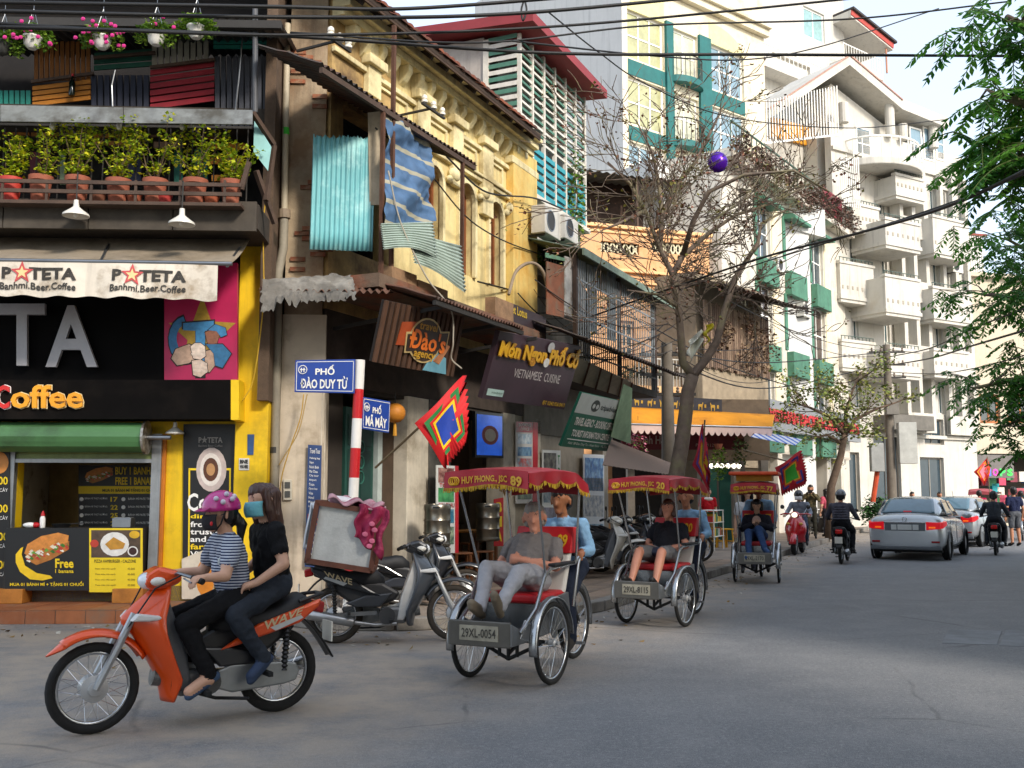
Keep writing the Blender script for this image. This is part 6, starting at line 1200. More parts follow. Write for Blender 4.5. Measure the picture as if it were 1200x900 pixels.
def motorbike(label, loc, rz, col, panel2, dark='#1c1c1e', shield=None, hero=True, group=None, inner='#55585c', mirrors=True, exh=True, tail='#a01818', lean=0., tyre=None):
    t = thing('motorbike', label, 'motorbike', loc, rz, group); t.rotation_euler = (lean, 0, rz)
    PA = m(col, r=.3, var=.12, sc_=2.5, coat=.45, metal=.15, dirt='#5a4a3e' if hero else '', damt=.06, dsc=2.2); PS = m(shield or col, r=.3, var=.08, sc_=3, coat=.4); P2 = m(panel2, r=.35, var=.1, coat=.3); DK = m(dark, r=.5, var=.2); SEAT = m('#15161a', r=.65, var=.2); ENG = m('#7d7f80', r=.45, metal=.7, var=.25, dirt='#3a3632', damt=.4, dsc=8)
    ns = 18 if hero else 9
    wheel(t, 'front_wheel', (1.22, 0, .285), .285, .031, ns, tyre, hub=.085, hw=.12); wheel(t, 'rear_wheel', (0, 0, .285), .285, .036, ns, tyre, hub=.085, hw=.12)
    for y in (-.075, .075):
        MB().tube([(1.22, y, .285), (1.09, y, .55), (1.0, y * .9, .74)], [.024, .026, .024], 8).build('fork', m('#a8aaab', r=.35, metal=.7, var=.1), t, smooth=1)
    fe = MB(); arcgrid(fe, (1.22, 0, .285), .325, R(55), R(150), .075, 18, .04); fe.grid(lambda u, v: V((1.22 + .325 * math.cos(R(55)) + .10 * u, .075 * (2 * v - 1) * (1 - u) ** .7, .285 + .325 * math.sin(R(55)) - .05 * u + .04 * (1 - (2 * v - 1) ** 2) * (1 - u))), 6, 4); fe.build('front_fender', PA, t, smooth=2, solid=.01)
    # leg shield: a curved shell
    tab = [(.90, .86, .78, .10), (.80, .98, .80, .15), (.70, 1.08, .83, .185), (.60, .99, .82, .20), (.45, .90, .77, .20), (.30, .82, .71, .19), (.165, .79, .745, .13)]
    def shell(u, v):
        z = .90 + (.165 - .90) * v; xf, xb, hw = interp(tab, z); s_ = 2 * u - 1; return V((xf - (xf - xb) * abs(s_) ** 1.7, hw * s_, z))
    MB().grid(shell, 16, 20).build('leg_shield', PS, t, smooth=2, solid=.014)
    for s_ in (-1, 1):
        MB().tube([shell(.5 + s_ * .36, v / 10) + V((.004, 0, 0)) for v in range(2, 10)], .004, 4).build('panel_gap', BLACK, t); MB().tube([(.74, s_ * .18, .98), (.90, s_ * .16, .90), (1.04, s_ * .09, .66), (1.16, s_ * .085, .42), (1.21, s_ * .07, .31)], .006, 5).build('brake_cable', BLACK, t, smooth=1)
    MB().prism([(.80, .84), (.86, .84), (.80, .45), (.70, .22), (.62, .22), (.66, .45)], -.12, .12).build('inner_shield', m(inner, r=.5, var=.15), t, bevel=.02)
    for s_ in (-1, 1): MB().prism([(1.04, .70), (1.0, .745), (.86, .725), (.84, .70), (.93, .695)], s_ * .10, s_ * .175).build('shield_vent', m('#c9c9c6', r=.4, var=.1), t, bevel=.01)
    cw = MB().prism([(.955, .92), (.93, .985), (.85, 1.035), (.72, 1.0), (.70, .93), (.80, .885), (.90, .885)], -.10, .10).build('headlight_cowl', PA, t, bevel=.03)
    MB().ell((.915, 0, .94), (.055, .096, .055), 14, 8).build('headlight', m('#d8dde0', r=.08, var=.05, spec=.9), cw, smooth=1)
    for s_ in (-1, 1): MB().ell((.87, s_ * .115, .94), (.05, .03, .03), 10, 6).build('indicator', m('#d5d2c8', r=.15, var=.1), cw, smooth=1)
    for s_ in (-1, 1):
        MB().tube([(.76, 0, .96), (.75, s_ * .14, .99), (.70, s_ * .24, .97), (.66, s_ * .34, .95)], .012, 8).build('handlebar', STEEL, t, smooth=1); MB().cyl((.69, s_ * .26, .965), (.655, s_ * .36, .945), .02, n=10).build('grip', RUBBER, t, smooth=1)
        MB().tube([(.73, s_ * .2, .96), (.72, s_ * .33, .94)], .006, 5).build('lever', STEEL, t)
        if mirrors: MB().tube([(.73, s_ * .17, .98), (.74, s_ * .24, 1.12)], .006, 5).build('mirror_stalk', BLACK, t); MB().ell((.74, s_ * .27, 1.15), (.015, .06, .04), 12, 6).build('mirror', BLACK, t, smooth=1)
    # body and side panels
    MB().prism([(.66, .50), (.60, .42), (.42, .36), (.15, .40), (-.10, .58), (-.05, .68), (.3, .62), (.48, .60)], -.085, .085).build('frame_cover', DK, t, bevel=.03)
    MB().prism([(.66, .40), (.70, .22), (.60, .2), (.45, .34)], -.06, .06).build('spine', m('#a8a8a4', r=.5, var=.15), t, bevel=.01)
    for s_ in (-1, 1):
        sp = MB().prism([(.46, .47), (.20, .625), (-.26, .775), (-.24, .72), (-.10, .615), (.16, .545), (.34, .495)], s_ * .105, s_ * .155).build('side_panel', PA, t, bevel=.018)
        MB().prism([(.12, .60), (-.10, .67), (-.12, .65), (.08, .575)], s_ * .156, s_ * .158).build('decal', m('#b8b8b4', r=.4, var=.2), sp)
        if hero: dq = [V((.20, s_ * .158, .64)), V((-.16, s_ * .158, .745)), V((-.13, s_ * .158, .68)), V((.20, s_ * .158, .56))]; dq = dq if s_ > 0 else [dq[1], dq[0], dq[3], dq[2]]; text('WAVE', dq, (.1, .1, .9, .9), m('#c9b48a', r=.4), sp, .003, bold=.02)
        MB().prism([(.58, .50), (.30, .475), (.10, .40), (.20, .36), (.45, .36)], s_ * .09, s_ * .13).build('side_cover', P2, t, bevel=.015)
    seat_loft(.50, -.22, .70, .80, .135, SEAT, t)
    MB().tube([(-.10, .12, .76), (-.22, .11, .79), (-.30, .06, .80), (-.30, -.06, .80), (-.22, -.11, .79), (-.10, -.12, .76)], .013, 8).build('grab_rail', DK, t, smooth=1)
    MB().prism([(-.24, .76), (-.32, .74), (-.31, .66), (-.22, .68)], -.07, .07).build('tail_light', m(tail, r=.2, var=.1), t, bevel=.015)
    rf_ = MB().grid(lambda u, v: V((-.12 - .27 * u, (.07 - .01 * u) * (2 * v - 1), .66 - .30 * u ** 1.5 - .012 * abs(2 * v - 1))), 8, 4).build('rear_fender', m('#111112', r=.5, var=.1), t, smooth=2, solid=.012)
    MB().box(-.375, -.365, -.08, .08, .46, .60).build('number_plate', m('#d5d2c6', r=.5, var=.1), t)
    for s_ in (-1, 1):
        M_ = [V((.0, s_ * .115, .30)), V((-.02, s_ * .125, .62))]; pr = MB(); d = M_[1] - M_[0]; k = 22
        pr.tube([M_[0] + d * (i / k) for i in range(k + 1)], [.016 if i % 2 else .026 for i in range(k + 1)], 8); pr.build('shock', m('#2a2a2a', r=.4, metal=.4, var=.2), t, smooth=1)
        MB().bar((.42, s_ * .09, .30), (-.02, s_ * .10, .285), .03, .04).build('swing_arm', ENG, t)
        MB().bar((.56, s_ * .08, .22), (.56, s_ * .27, .22), .03, .03).build('foot_peg', RUBBER, t); MB().bar((.14, s_ * .11, .30), (.14, s_ * .25, .30), .03, .03).build('pillion_peg', RUBBER, t)
    en = MB().box(.46, .72, -.11, .11, .19, .36).build('engine', ENG, t, bevel=.03); MB().cyl((.68, 0, .30), (.86, 0, .33), .065, n=14).build('cylinder', ENG, en, smooth=1); MB().cyl((.52, .112, .27), (.52, .15, .27), .075, n=18).build('engine_cover', m('#4a4a4a', r=.4, metal=.5), en, smooth=1); MB().cyl((.52, -.112, .27), (.52, -.15, .27), .085, n=18).build('engine_cover', m('#4a4a4a', r=.4, metal=.5), en, smooth=1)
    MB().prism([(.46, .22), (.46, .34), (.36, .37), (.0, .36), (-.09, .345), (-.115, .285), (-.09, .225), (.0, .205), (.36, .185)], .095, .125).build('chain_case', m('#8d9090', r=.4, metal=.6, var=.15), t, bevel=.012)
    if exh: MB().tube([(.62, -.12, .19), (.4, -.13, .18), (.2, -.145, .21), (.18, -.145, .212), (-.25, -.155, .30), (-.30, -.155, .31)], [.018, .018, .02, .045, .055, .03], 12).build('exhaust', m('#a5a6a6', r=.3, metal=.8, var=.15, dirt='#6a645c', damt=.3), t, smooth=1)
    MB().tube([(.60, .02, .2), (.45, .05, .15), (.25, .14, .14)], .012, 6).build('stand', BLACK, t)
    return t
# --- the orange motorbike in the foreground
fr, re = gnd(103, 861), gnd(324, 834); hd = math.atan2(fr.y - re.y, fr.x - re.x)
moto1 = motorbike('orange motorbike carrying two women in the left foreground', re, hd, '#d84a0c', '#1a1a1c', mirrors=False)
# --- parked dark motorbike with silver shield and crate
re2, fr2 = gnd(392, 754), gnd(526, 751); hd2 = math.atan2(fr2.y - re2.y, fr2.x - re2.x)
moto2 = motorbike('parked dark grey motorbike with silver leg shield carrying a metal crate', re2, hd2, '#23262a', '#2b2e33', shield='#41474f', inner='#c2c0ba', mirrors=False, tyre=TYD, lean=R(-4))
L2 = lambda x, y, z: re2 + Matrix.Rotation(hd2, 3, 'Z') @ V((x, y, z))
cr = thing('delivery_crate', 'wood-framed metal crate strapped on the parked motorbike', 'crate', L2(.06, 0, .78), hd2); cr.rotation_euler = (0, R(9), hd2 - R(6))
WF = m('#5e3524', r=.75, var=.25, sc_=6); ALP = m('#c0c1bc', r=.4, metal=.25, var=.2, sc_=3, bump=.5, bsc=5)
x0, x1, y0, y1, z0, z1 = -.32, .32, -.30, .26, .02, .60
MB().box(x0 + .03, x1 - .03, y0 + .02, y1 - .02, z0 + .02, z1 - .02).build('panel', ALP, cr)
fm = [((x0, y, z), (x1, y, z)) for y in (y0, y1) for z in (z0, z1)] + [((x, y0, z), (x, y1, z)) for x in (x0, x1) for z in (z0, z1)] + [((x, y, z0), (x, y, z1)) for x in (x0, x1) for y in (y0, y1)]
for a, b in fm: MB().bar(a, b, .05, .05, (0, 1, 0) if abs(a[2] - b[2]) > .1 else (0, 0, 1)).build('frame_bar', WF, cr)
cl = thing('patterned_cloth', 'magenta floral cloth draped over the metal crate', 'cloth', cr.location); cl.rotation_euler = cr.rotation_euler
MB().grid(lambda u, v: V((x1 - .22 + .30 * u + .02 * math.sin(v * 9), y0 - .045 - .035 * math.sin(u * 13 + v * 3), z1 + .05 - .50 * v * (1 - .35 * (1 - u)) + .015 * math.sin(u * 11))), 16, 22).build('hanging_fold', m('#8c1440', r=.75, var=.25, sc_=7, dirt='#c0506a', damt=.3, dsc=9), cl, smooth=2, solid=.012)
MB().grid(lambda u, v: V((x0 + .1 + .56 * u, y0 - .04 + .5 * v, z1 + .045 + .035 * math.sin(u * 14 + v * 6) + .03 * math.sin(v * 11))), 22, 14).build('top_fold', m('#b08890', r=.75, var=.3, sc_=7, dirt='#8c1440', damt=.4, dsc=5), cl, smooth=2, solid=.012)
for k in range(5): MB().ell((x1 - .06 + .05 * math.sin(k * 2.3), y0 - .085, z1 - .12 - k * .055), (.03, .006, .025), 8, 5).build('flower_print', m('#d06a86', r=.75, var=.2), cl)
sb = thing('plastic_bags', 'white plastic bags stuffed on top and side of the crate', 'bags', cr.location); sb.rotation_euler = cr.rotation_euler
rnd = random.Random(4)
for k in range(3): MB().grid(lambda u, v: V((x0 - .06 - .02 * math.sin(u * 7 + k), y0 + .1 + k * .12 + .1 * u + .02 * math.sin(v * 8), z1 - .04 - .42 * v + .03 * math.sin(u * 9 + v * 4))), 8, 12).build('bag', m('#c9cdd2', r=.5, var=.15), sb, smooth=2, solid=.01)
MB().ell((-.1, -.05, z1 + .05), (.16, .12, .05), 12, 7).build('bag', m('#d8d4d6', r=.6, var=.12), sb, smooth=2)
# second parked bike behind it
rb_, fb_ = gnd(432, 722), gnd(527, 719); hb_ = math.atan2(fb_.y - rb_.y, fb_.x - rb_.x)
motorbike('black motorbike parked behind the crate motorbike, mostly hidden', rb_, hb_ - R(6), '#17181b', '#2c2f36', shield='#22252b', hero=False, mirrors=False, tyre=TYD)
# ------------------------------------------------------------------ cyclos
CRED = m('#8f1020', r=.55, var=.18, sc_=4, spec=.4); FRNG = m('#b8921a', r=.8, var=.25, sc_=20)
def cyclo(label, loc, rz, num, plate, canopy='#a01022', full=True, seatcol='#b5141c', lid=None, text_on=True):
    t = thing('cyclo', label, 'cyclo', loc, rz, 'passenger cyclos')
    SIL = m('#a8abad', r=.25, metal=.85, var=.15, sc_=3); SH = m('#8d8f90', r=.3, metal=.8, var=.2, sc_=2); DKF = m('#1f1f20', r=.5, metal=.3, var=.2); RD = m(seatcol, r=.5, var=.12); CV = m(canopy, r=.5, var=.15, sc_=4)
    for s_ in (-1, 1):
        wheel(t, 'front_wheel', (0, s_ * .37, .325), .325, .022, 18, None, .012, .035, .07, 34, spoke=.0016)
        mb = MB(); arcgrid(mb, (0, s_ * .37, .325), .355, R(-10), R(175), .035, 18, .012); mb.build('fender', SIL, t, smooth=2, solid=.006)
    wheel(t, 'rear_wheel', (-1.28, 0, .335), .335, .024, 18, None, .012, .04, .08, 34, spoke=.0016)
    mb = MB(); arcgrid(mb, (-1.28, 0, .335), .365, R(20), R(190), .03, 16, .01); mb.build('rear_fender', SIL, t, smooth=2, solid=.005)
    MB().cyl((0, -.42, .325), (0, .42, .325), .018, n=10).build('axle', DKF, t)
    fr_ = MB()
    for a, b in (((.05, 0, .18), (.05, -.3, .32)), ((.05, 0, .18), (.05, .3, .32)), ((.05, 0, .18), (.05, 0, .36)), ((.05, -.08, .36), (.05, -.08, .2)), ((.05, .08, .36), (.05, .08, .2)), ((-.55, 0, .42), (0.05, 0, .22)), ((-.98, 0, .30), (-.55, 0, .42)), ((-.98, 0, .30), (-1.28, .04, .335)), ((-.98, 0, .30), (-1.28, -.04, .335)), ((-.98, 0, .30), (-1.16, 0, .76)), ((-1.28, .05, .335), (-1.13, 0, .68)), ((-1.28, -.05, .335), (-1.13, 0, .68)), ((-.62, 0, .62), (-1.12, 0, .64))): fr_.cyl(a, b, .016, n=8)
    fr_.build('frame', DKF, t, smooth=1)
    MB().ell((-1.2, 0, .80), (.13, .09, .045), 12, 8).build('saddle', BLACK, t, smooth=1)
    MB().cyl((-.98, -.09, .30), (-.98, .09, .30), .02, n=8).lathe([(.085, -.004), (.085, .004)], 20, Matrix.Translation((-.98, -.06, .30)) @ Matrix.Rotation(PI / 2, 4, 'X')).build('crank', STEEL, t)
    for s_, a in ((-1, .9), (1, .9 + PI)): p = V((-.98 + .16 * math.cos(a), s_ * .09, .30 + .16 * math.sin(a))); MB().bar((-.98, s_ * .09, .30), p, .02, .015).bar(p, p + V((0, s_ * .09, 0)), .07, .02).build('pedal', STEEL, t)
    # foot box and chair
    MB().box(.06, .53, -.25, .25, .345, .365).build('foot_board', SH, t)
    pf = MB().box(.52, .545, -.27, .27, .34, .535).build('front_plate', m('#6f6c66', r=.35, metal=.7, var=.2, sc_=2, streak=.3), t, bevel=.008)
    pq = [V((.551, .17, .50)), V((.551, -.17, .50)), V((.551, -.17, .385)), V((.551, .17, .385))]; pq = [V((.551, -.17, .50)), V((.551, .17, .50)), V((.551, .17, .385)), V((.551, -.17, .385))]
    MB().slabq(pq, .004).build('number_plate', m('#a09a88', r=.5, var=.25, dirt='#7a7464', damt=.4, dsc=9), pf); text(plate, pq, (.06, .2, .94, .8), m('#3a362e', r=.6), pf, .004, bold=.01)
    for s_ in (-1, 1):
        MB().prism([(.54, .35), (.54, .52), (.40, .47), (.16, .50), (.04, .64), (-.52, .68), (-.58, .40), (.0, .37)], s_ * .262, s_ * .285).build('side_panel', SH, t, bevel=.006)
        MB().tube([(.42, s_ * .29, .44), (.16, s_ * .30, .60), (-.02, s_ * .30, .86), (-.12, s_ * .30, .90), (-.62, s_ * .30, .92), (-.70, s_ * .30, .96)], .016, 8).build('arm_rail', SIL, t, smooth=1)
        MB().box(-.56, -.14, s_ * .30 - .035, s_ * .30 + .035, .915, .94).build('arm_pad', BLACK, t, bevel=.01)
        MB().tube([(.10, s_ * .275, .42), (.30, s_ * .275, .52), (.40, s_ * .275, .40), (.24, s_ * .275, .36)], .012, 6, True).build('step_loop', SIL, t, smooth=1)
    MB().box(-.02, .02, -.26, .26, .37, .62).build('seat_front', m('#9fa3a6', r=.22, metal=.9, var=.15, sc_=3), t)
    MB().box(-.54, .05, -.255, .255, .625, .70).build('seat_cushion', RD, t, bevel=.025)
    bk = MB().prism([(-.52, .66), (-.46, .68), (-.68, 1.20), (-.75, 1.20)], -.26, .26).build('backrest', m('#d5d2cc', r=.6, var=.08), t, bevel=.02)
    bt = MB().prism([(-.592, 1.0), (-.578, 1.0), (-.672, 1.222), (-.76, 1.222), (-.76, 1.0), (-.70, 1.0)], -.275, .275).build('backrest_band', RD, t, bevel=.008)
    bq = [V((-.665, -.26, 1.205)), V((-.665, .26, 1.205)), V((-.58, .26, 1.005)), V((-.58, -.26, 1.005))]; text(num, bq, (.76, .25, .95, .8), m('#d0a01c', r=.5), bt, .012, bold=.03); text(num, bq, (.05, .25, .24, .8), m('#d0a01c', r=.5), bt, .012, bold=.03)
    MB().tube([(-.80, -.28, .98), (-.82, -.1, 1.0), (-.82, .1, 1.0), (-.80, .28, .98)], .014, 8).build('push_bar', SIL, t, smooth=1)
    for s_ in (-1, 1): MB().tube([(-.80, s_ * .28, .98), (-.72, s_ * .29, .90), (-.60, s_ * .29, .55)], .014, 8).build('push_bar_leg', SIL, t, smooth=1); MB().cyl((-.80, s_ * .2, .985), (-.80, s_ * .31, .975), .02, n=8).build('grip', RUBBER, t)
    # canopy
    W_, xf, xr = .375, .44, -.74; zt_ = lambda x: 1.70 + .03 * math.sin((xf - x) / (xf - xr) * PI) - (.12 if x < -.5 else 0) * ((-.5 - x) / .38 if x < -.5 else 0)
    for s_ in (-1, 1):
        MB().cyl((-.02, s_ * .30, .86), (.26, s_ * .36, 1.62), .010, n=6).build('canopy_rod', SIL, t); MB().cyl((-.64, s_ * .30, .92), (-.60, s_ * .36, 1.62), .012, n=6).build('canopy_rod', SIL, t)
    cp = MB().grid(lambda u, v: V((xf + (xr - xf) * u, W_ * (2 * v - 1), zt_(xf + (xr - xf) * u) - .035 * abs(2 * v - 1) ** 3 - .012 * math.sin(u * 16) ** 2)), 26, 10).build('canopy', CV, t, smooth=2, solid=.008)
    dr_ = lambda s: .15 + .012 * math.sin(s)
    def vf(u, v): return V((xf + .005 + .012 * math.sin(u * 15) * v, W_ * (2 * u - 1) * (1 + .02 * v), zt_(xf) - .02 * abs(2 * u - 1) ** 3 - .15 * v - .012 * math.sin(u * 8) * v))
    vl = MB().grid(vf, 24, 4).build('front_valance', CV, t, smooth=2)
    vq = [V((xf + .012, -W_, zt_(xf) - .005)), V((xf + .012, W_, zt_(xf) - .005)), V((xf + .012, W_, zt_(xf) - .15)), V((xf + .012, -W_, zt_(xf) - .15))]
    GO = m('#c9981c', r=.5, var=.1)
    fnv = lambda p, u, v: V((p.x + .012 * math.sin(u * 15) * v, p.y, p.z - .012 * math.sin(u * 8) * v - .02 * abs(2 * u - 1) ** 3))
    text('HUY PHONG., JSC', vq, (.22, .3, .76, .78), GO, vl, .008, bold=.03, fn=fnv); text(num, vq, (.8, .27, .94, .8), GO, vl, .008, bold=.04, fn=fnv)
    for k in (-1, 0, 1): MB().torus(vf(.13 + k * .022, .52) + V((.012, 0, 0)), .03, .006, 'x', 14, 4).build('round_mark', GO, vl)
    rnd = random.Random(6); fg = MB()
    def fringe(p, q, n, d=.038):
        for k in range(n): a = p.lerp(q, k / n); b = p.lerp(q, (k + .8) / n); h = d * rnd.uniform(.7, 1.1); o_ = V((rnd.uniform(-.01, .01), rnd.uniform(-.01, .01), 0)); fg.add([a, b, b - V((0, 0, h)) + o_, a - V((0, 0, h)) + o_], [(0, 1, 2, 3)])
    for k in range(16): fringe(vf(k / 16, .98) + V((.008, 0, .02)), vf((k + 1) / 16, .98) + V((.008, 0, .02)), 5)
    for s_ in (-1, 1):
        def sf(u, v): x = xf + (xr - xf) * u; return V((x, s_ * (W_ + .004 + .012 * math.sin(u * 20) * v), zt_(x) - .035 - (.075 + .035 * abs(math.sin(u * PI * 4))) * v))
        MB().grid(sf, 32, 4).build('side_valance', CV, t, smooth=2)
        for k in range(20): fringe(sf(k / 20, .96) + V((0, s_ * .008, 0)), sf((k + 1) / 20, .96) + V((0, s_ * .008, 0)), 3)
    tag(fg.build('fringe', FRNG, t), kind='stuff')
    MB().grid(lambda u, v: V((xr, W_ * (2 * u - 1), zt_(xr) - .03 * abs(2 * u - 1) - .10 * v)), 10, 3).build('rear_valance', CV, t, smooth=2)
    if lid: MB().box(xr - .05, xf - .1, -W_ - .04, W_ + .04, 1.84, 1.90).build('roof_pad', m(lid, r=.6, var=.12), t, bevel=.02); MB().box(-.5, .2, -.3, .3, 1.74, 1.84).build('roof_pad_base', m('#b8861c', r=.7), t)
    return t
def cyc_place(l, r_, ang): a, b = gnd(*l), gnd(*r_); return (a + b) / 2, R(ang)
c1, h1 = cyc_place((547, 795.5), (652, 800), -90 - 27)
cy1 = cyclo('nearest red-canopied cyclo with grey-shirted passenger', c1, h1, '89', '29XL-0054')
c2, h2 = cyc_place((732, 731), (806, 733), -90 - 31); cy2 = cyclo('second red-canopied cyclo carrying a woman in black', c2, h2, '20', '29XL-8115')
c3, h3 = cyc_place((860, 682), (915, 682.8), -90 - 17); cy3 = cyclo('third cyclo with orange roof pad and blue-jeaned passenger', c3, h3, '77', '29XL-2170', lid='#c8481a')
c4 = gnd(1152, 628); cy4 = cyclo('far cyclo with faded pink canopy riding away at the right', c4, R(62), '12', '29XL-4417', canopy='#a04a50')
c5 = gnd(1200, 632); cy5 = cyclo('farthest cyclo cut by the right frame edge', c5, R(62), '31', '29XL-3302', canopy='#b5525a')
# ------------------------------------------------------------------ cars
def car(label, loc, rz, col, plate):
    t = thing('car', label, 'car', loc, rz, 'silver cars driving away'); PA = m(col, r=.25, metal=.35, var=.04, sc_=2, coat=.6); GLS = m('#2c3a42', r=.05, var=.1, spec=1.)
    def ring(x, w_, zb, zt, crown=.03): return [V((x, y, z)) for y, z in ((-w_ * .86, zb), (-w_ * .98, zb + .12), (-w_, zb + (zt - zb) * .5), (-w_ * .97, zt - .10), (-w_ * .86, zt - .01), (-w_ * .4, zt + crown * .8), (0, zt + crown), (w_ * .4, zt + crown * .8), (w_ * .86, zt - .01), (w_ * .97, zt - .10), (w_, zb + (zt - zb) * .5), (w_ * .98, zb + .12), (w_ * .86, zb), (0, zb))]
    st = [(-.01, .70, .34, .70), (.0, .74, .30, .80), (.03, .80, .27, .99), (.12, .835, .24, 1.03), (.45, .85, .22, 1.04), (.9, .855, .2, 1.02), (1.8, .86, .2, .99), (2.8, .855, .2, .96), (3.4, .85, .21, .93), (3.95, .80, .23, .84), (4.25, .70, .27, .70), (4.33, .55, .33, .60)]
    MB().loft([ring(*s_) for s_ in st]).build('body', PA, t, smooth=2, sub=1)
    def gring(x, wb, wt, zb, zt): return [V((x, y, z)) for y, z in ((-wb, zb), (-(wb + wt) / 2 - .02, (zb + zt) / 2), (-wt, zt - .05), (-wt * .8, zt - .008), (0, zt + .012), (wt * .8, zt - .008), (wt, zt - .05), ((wb + wt) / 2 + .02, (zb + zt) / 2), (wb, zb))]
    gs_ = [(.32, .70, .66, .98, 1.04), (.62, .74, .63, .98, 1.24), (.98, .77, .58, .97, 1.43), (1.5, .78, .575, .96, 1.475), (2.2, .78, .57, .94, 1.45), (2.6, .77, .59, .93, 1.34), (3.2, .74, .68, .90, .97)]
    MB().loft([gring(*s_) for s_ in gs_]).build('cabin', PA, t, smooth=2, sub=1)
    # rear window, side windows
    MB().grid(lambda u, v: V((.40 + .53 * v - .02, (.60 - .10 * v) * (2 * u - 1), 1.075 + .33 * v + .022 * (1 - (2 * u - 1) ** 2) + .018 * math.sin(PI * v))), 12, 8).build('rear_window', m('#51707e', r=.06, var=.12, spec=1.), t, smooth=2, solid=.01)
    for s_ in (-1, 1):
        MB().grid(lambda u, v: V((.85 + 1.0 * u - .0 * v + (.16 * v if u < .5 else -.0 * v), s_ * (.79 - .165 * v - .02 * 0), 1.0 + .38 * v * (1 - .12 * u * 0)) if True else 0), 6, 3).build('side_window', GLS, t, smooth=2, solid=.01)
        MB().grid(lambda u, v: V((1.92 + (.85 - .45 * v) * u, s_ * (.79 - .165 * v), .985 + .37 * v)), 6, 3).build('side_window', GLS, t, smooth=2, solid=.01)
        tl = MB().loft([[V((x, s_ * y, z)) for y, z in ((a, z0), (b, z0 + .03), (b, z1 - .02), (a, z1))] for x, a, b, z0, z1 in ((-.012, .46, .76, .70, .88), (.06, .52, .815, .71, .90), (.30, .82, .865, .78, .91))]).build('tail_light', m('#a8101a', r=.12, var=.1, emit=.35), t, smooth=1)
        MB().box(-.028, -.013, min(s_ * .52, s_ * .66), max(s_ * .52, s_ * .66), .74, .78).build('lens', m('#e0641c', r=.15, emit=.3), tl)
        MB().box(-.02, .02, min(s_ * .56, s_ * .74), max(s_ * .56, s_ * .74), .41, .455).build('reflector', m('#8c1018', r=.2), t, bevel=.01)
        mr = MB().ell((2.75, s_ * .98, 1.0), (.07, .12, .075), 12, 8).build('mirror', PA, t, smooth=1)
        for x in (.75, 3.4):
            c = V((x, s_ * .76, .30)); w_ = MB().torus(c, .235, .072, 'y', 28, 8).build('wheel', RUBBER, t, smooth=2); MB().cyl(c + V((0, s_ * -.05, 0)), c + V((0, s_ * .075, 0)), .17, n=20).build('rim', STEEL, w_, smooth=1)
            MB().torus(c + V((0, s_ * .085, .02)), .32, .03, 'y', 28, 6).build('wheel_arch', BLACK, t)
        for x in (1.5, 2.3): MB().box(x, x + .16, min(s_ * .86, s_ * .885), max(s_ * .86, s_ * .885), .80, .825).build('door_handle', CHROME, t, bevel=.006)
        for x in (.95, 1.88, 2.85): MB().bar((x, s_ * .862, .32), (x, s_ * .845, .92), .008, .008, (0, 1, 0)).build('door_gap', BLACK, t)
    MB().box(-.025, .0, -.46, .46, .855, .885).build('boot_chrome', CHROME, t, bevel=.006); MB().box(-.012, .03, -.44, .44, .68, .85).build('plate_recess', m('#5f6468', r=.4, var=.1), t)
    for y0, y1 in ((-.30, -.17), (-.15, .16), (.18, .30)): MB().box(-.028, -.013, y0, y1, .70, .82).build('number_plate', m('#cfd0cc', r=.5, var=.08), t, bevel=.004)
    MB().box(-.02, .05, -.78, .78, .245, .33).build('bumper_skirt', m('#5a5e62', r=.5, var=.1), t, bevel=.02); MB().box(.0, .02, -.70, .70, .60, .606).build('bumper_gap', BLACK, t)
    MB().torus((-.02, 0, .945), .045, .008, 'x', 18, 6).build('emblem', CHROME, t); MB().cyl((1.05, 0, 1.44), (.95, 0, 1.62), .006, n=5).build('aerial', BLACK, t); MB().box(.39, .42, -.09, .09, 1.1, 1.13).build('brake_lamp', m('#b01018', r=.2, emit=.3), t)
    MB().box(.3, 3.9, -.74, .74, .18, .24).build('underbody', BLACK, t)
    return t
ca = gnd(1020, 655); cb_ = gnd(1104, 657); hdg = R(90 - 31)
mid = gnd(1062, 657); car('silver saloon car seen from behind, nearer of the two', mid, hdg, '#c2c6c8', '')
mid2 = gnd(1108, 641); car('grey saloon car partly hidden ahead of the silver saloon', mid2, R(90 - 38), '#9aa0a4', '')
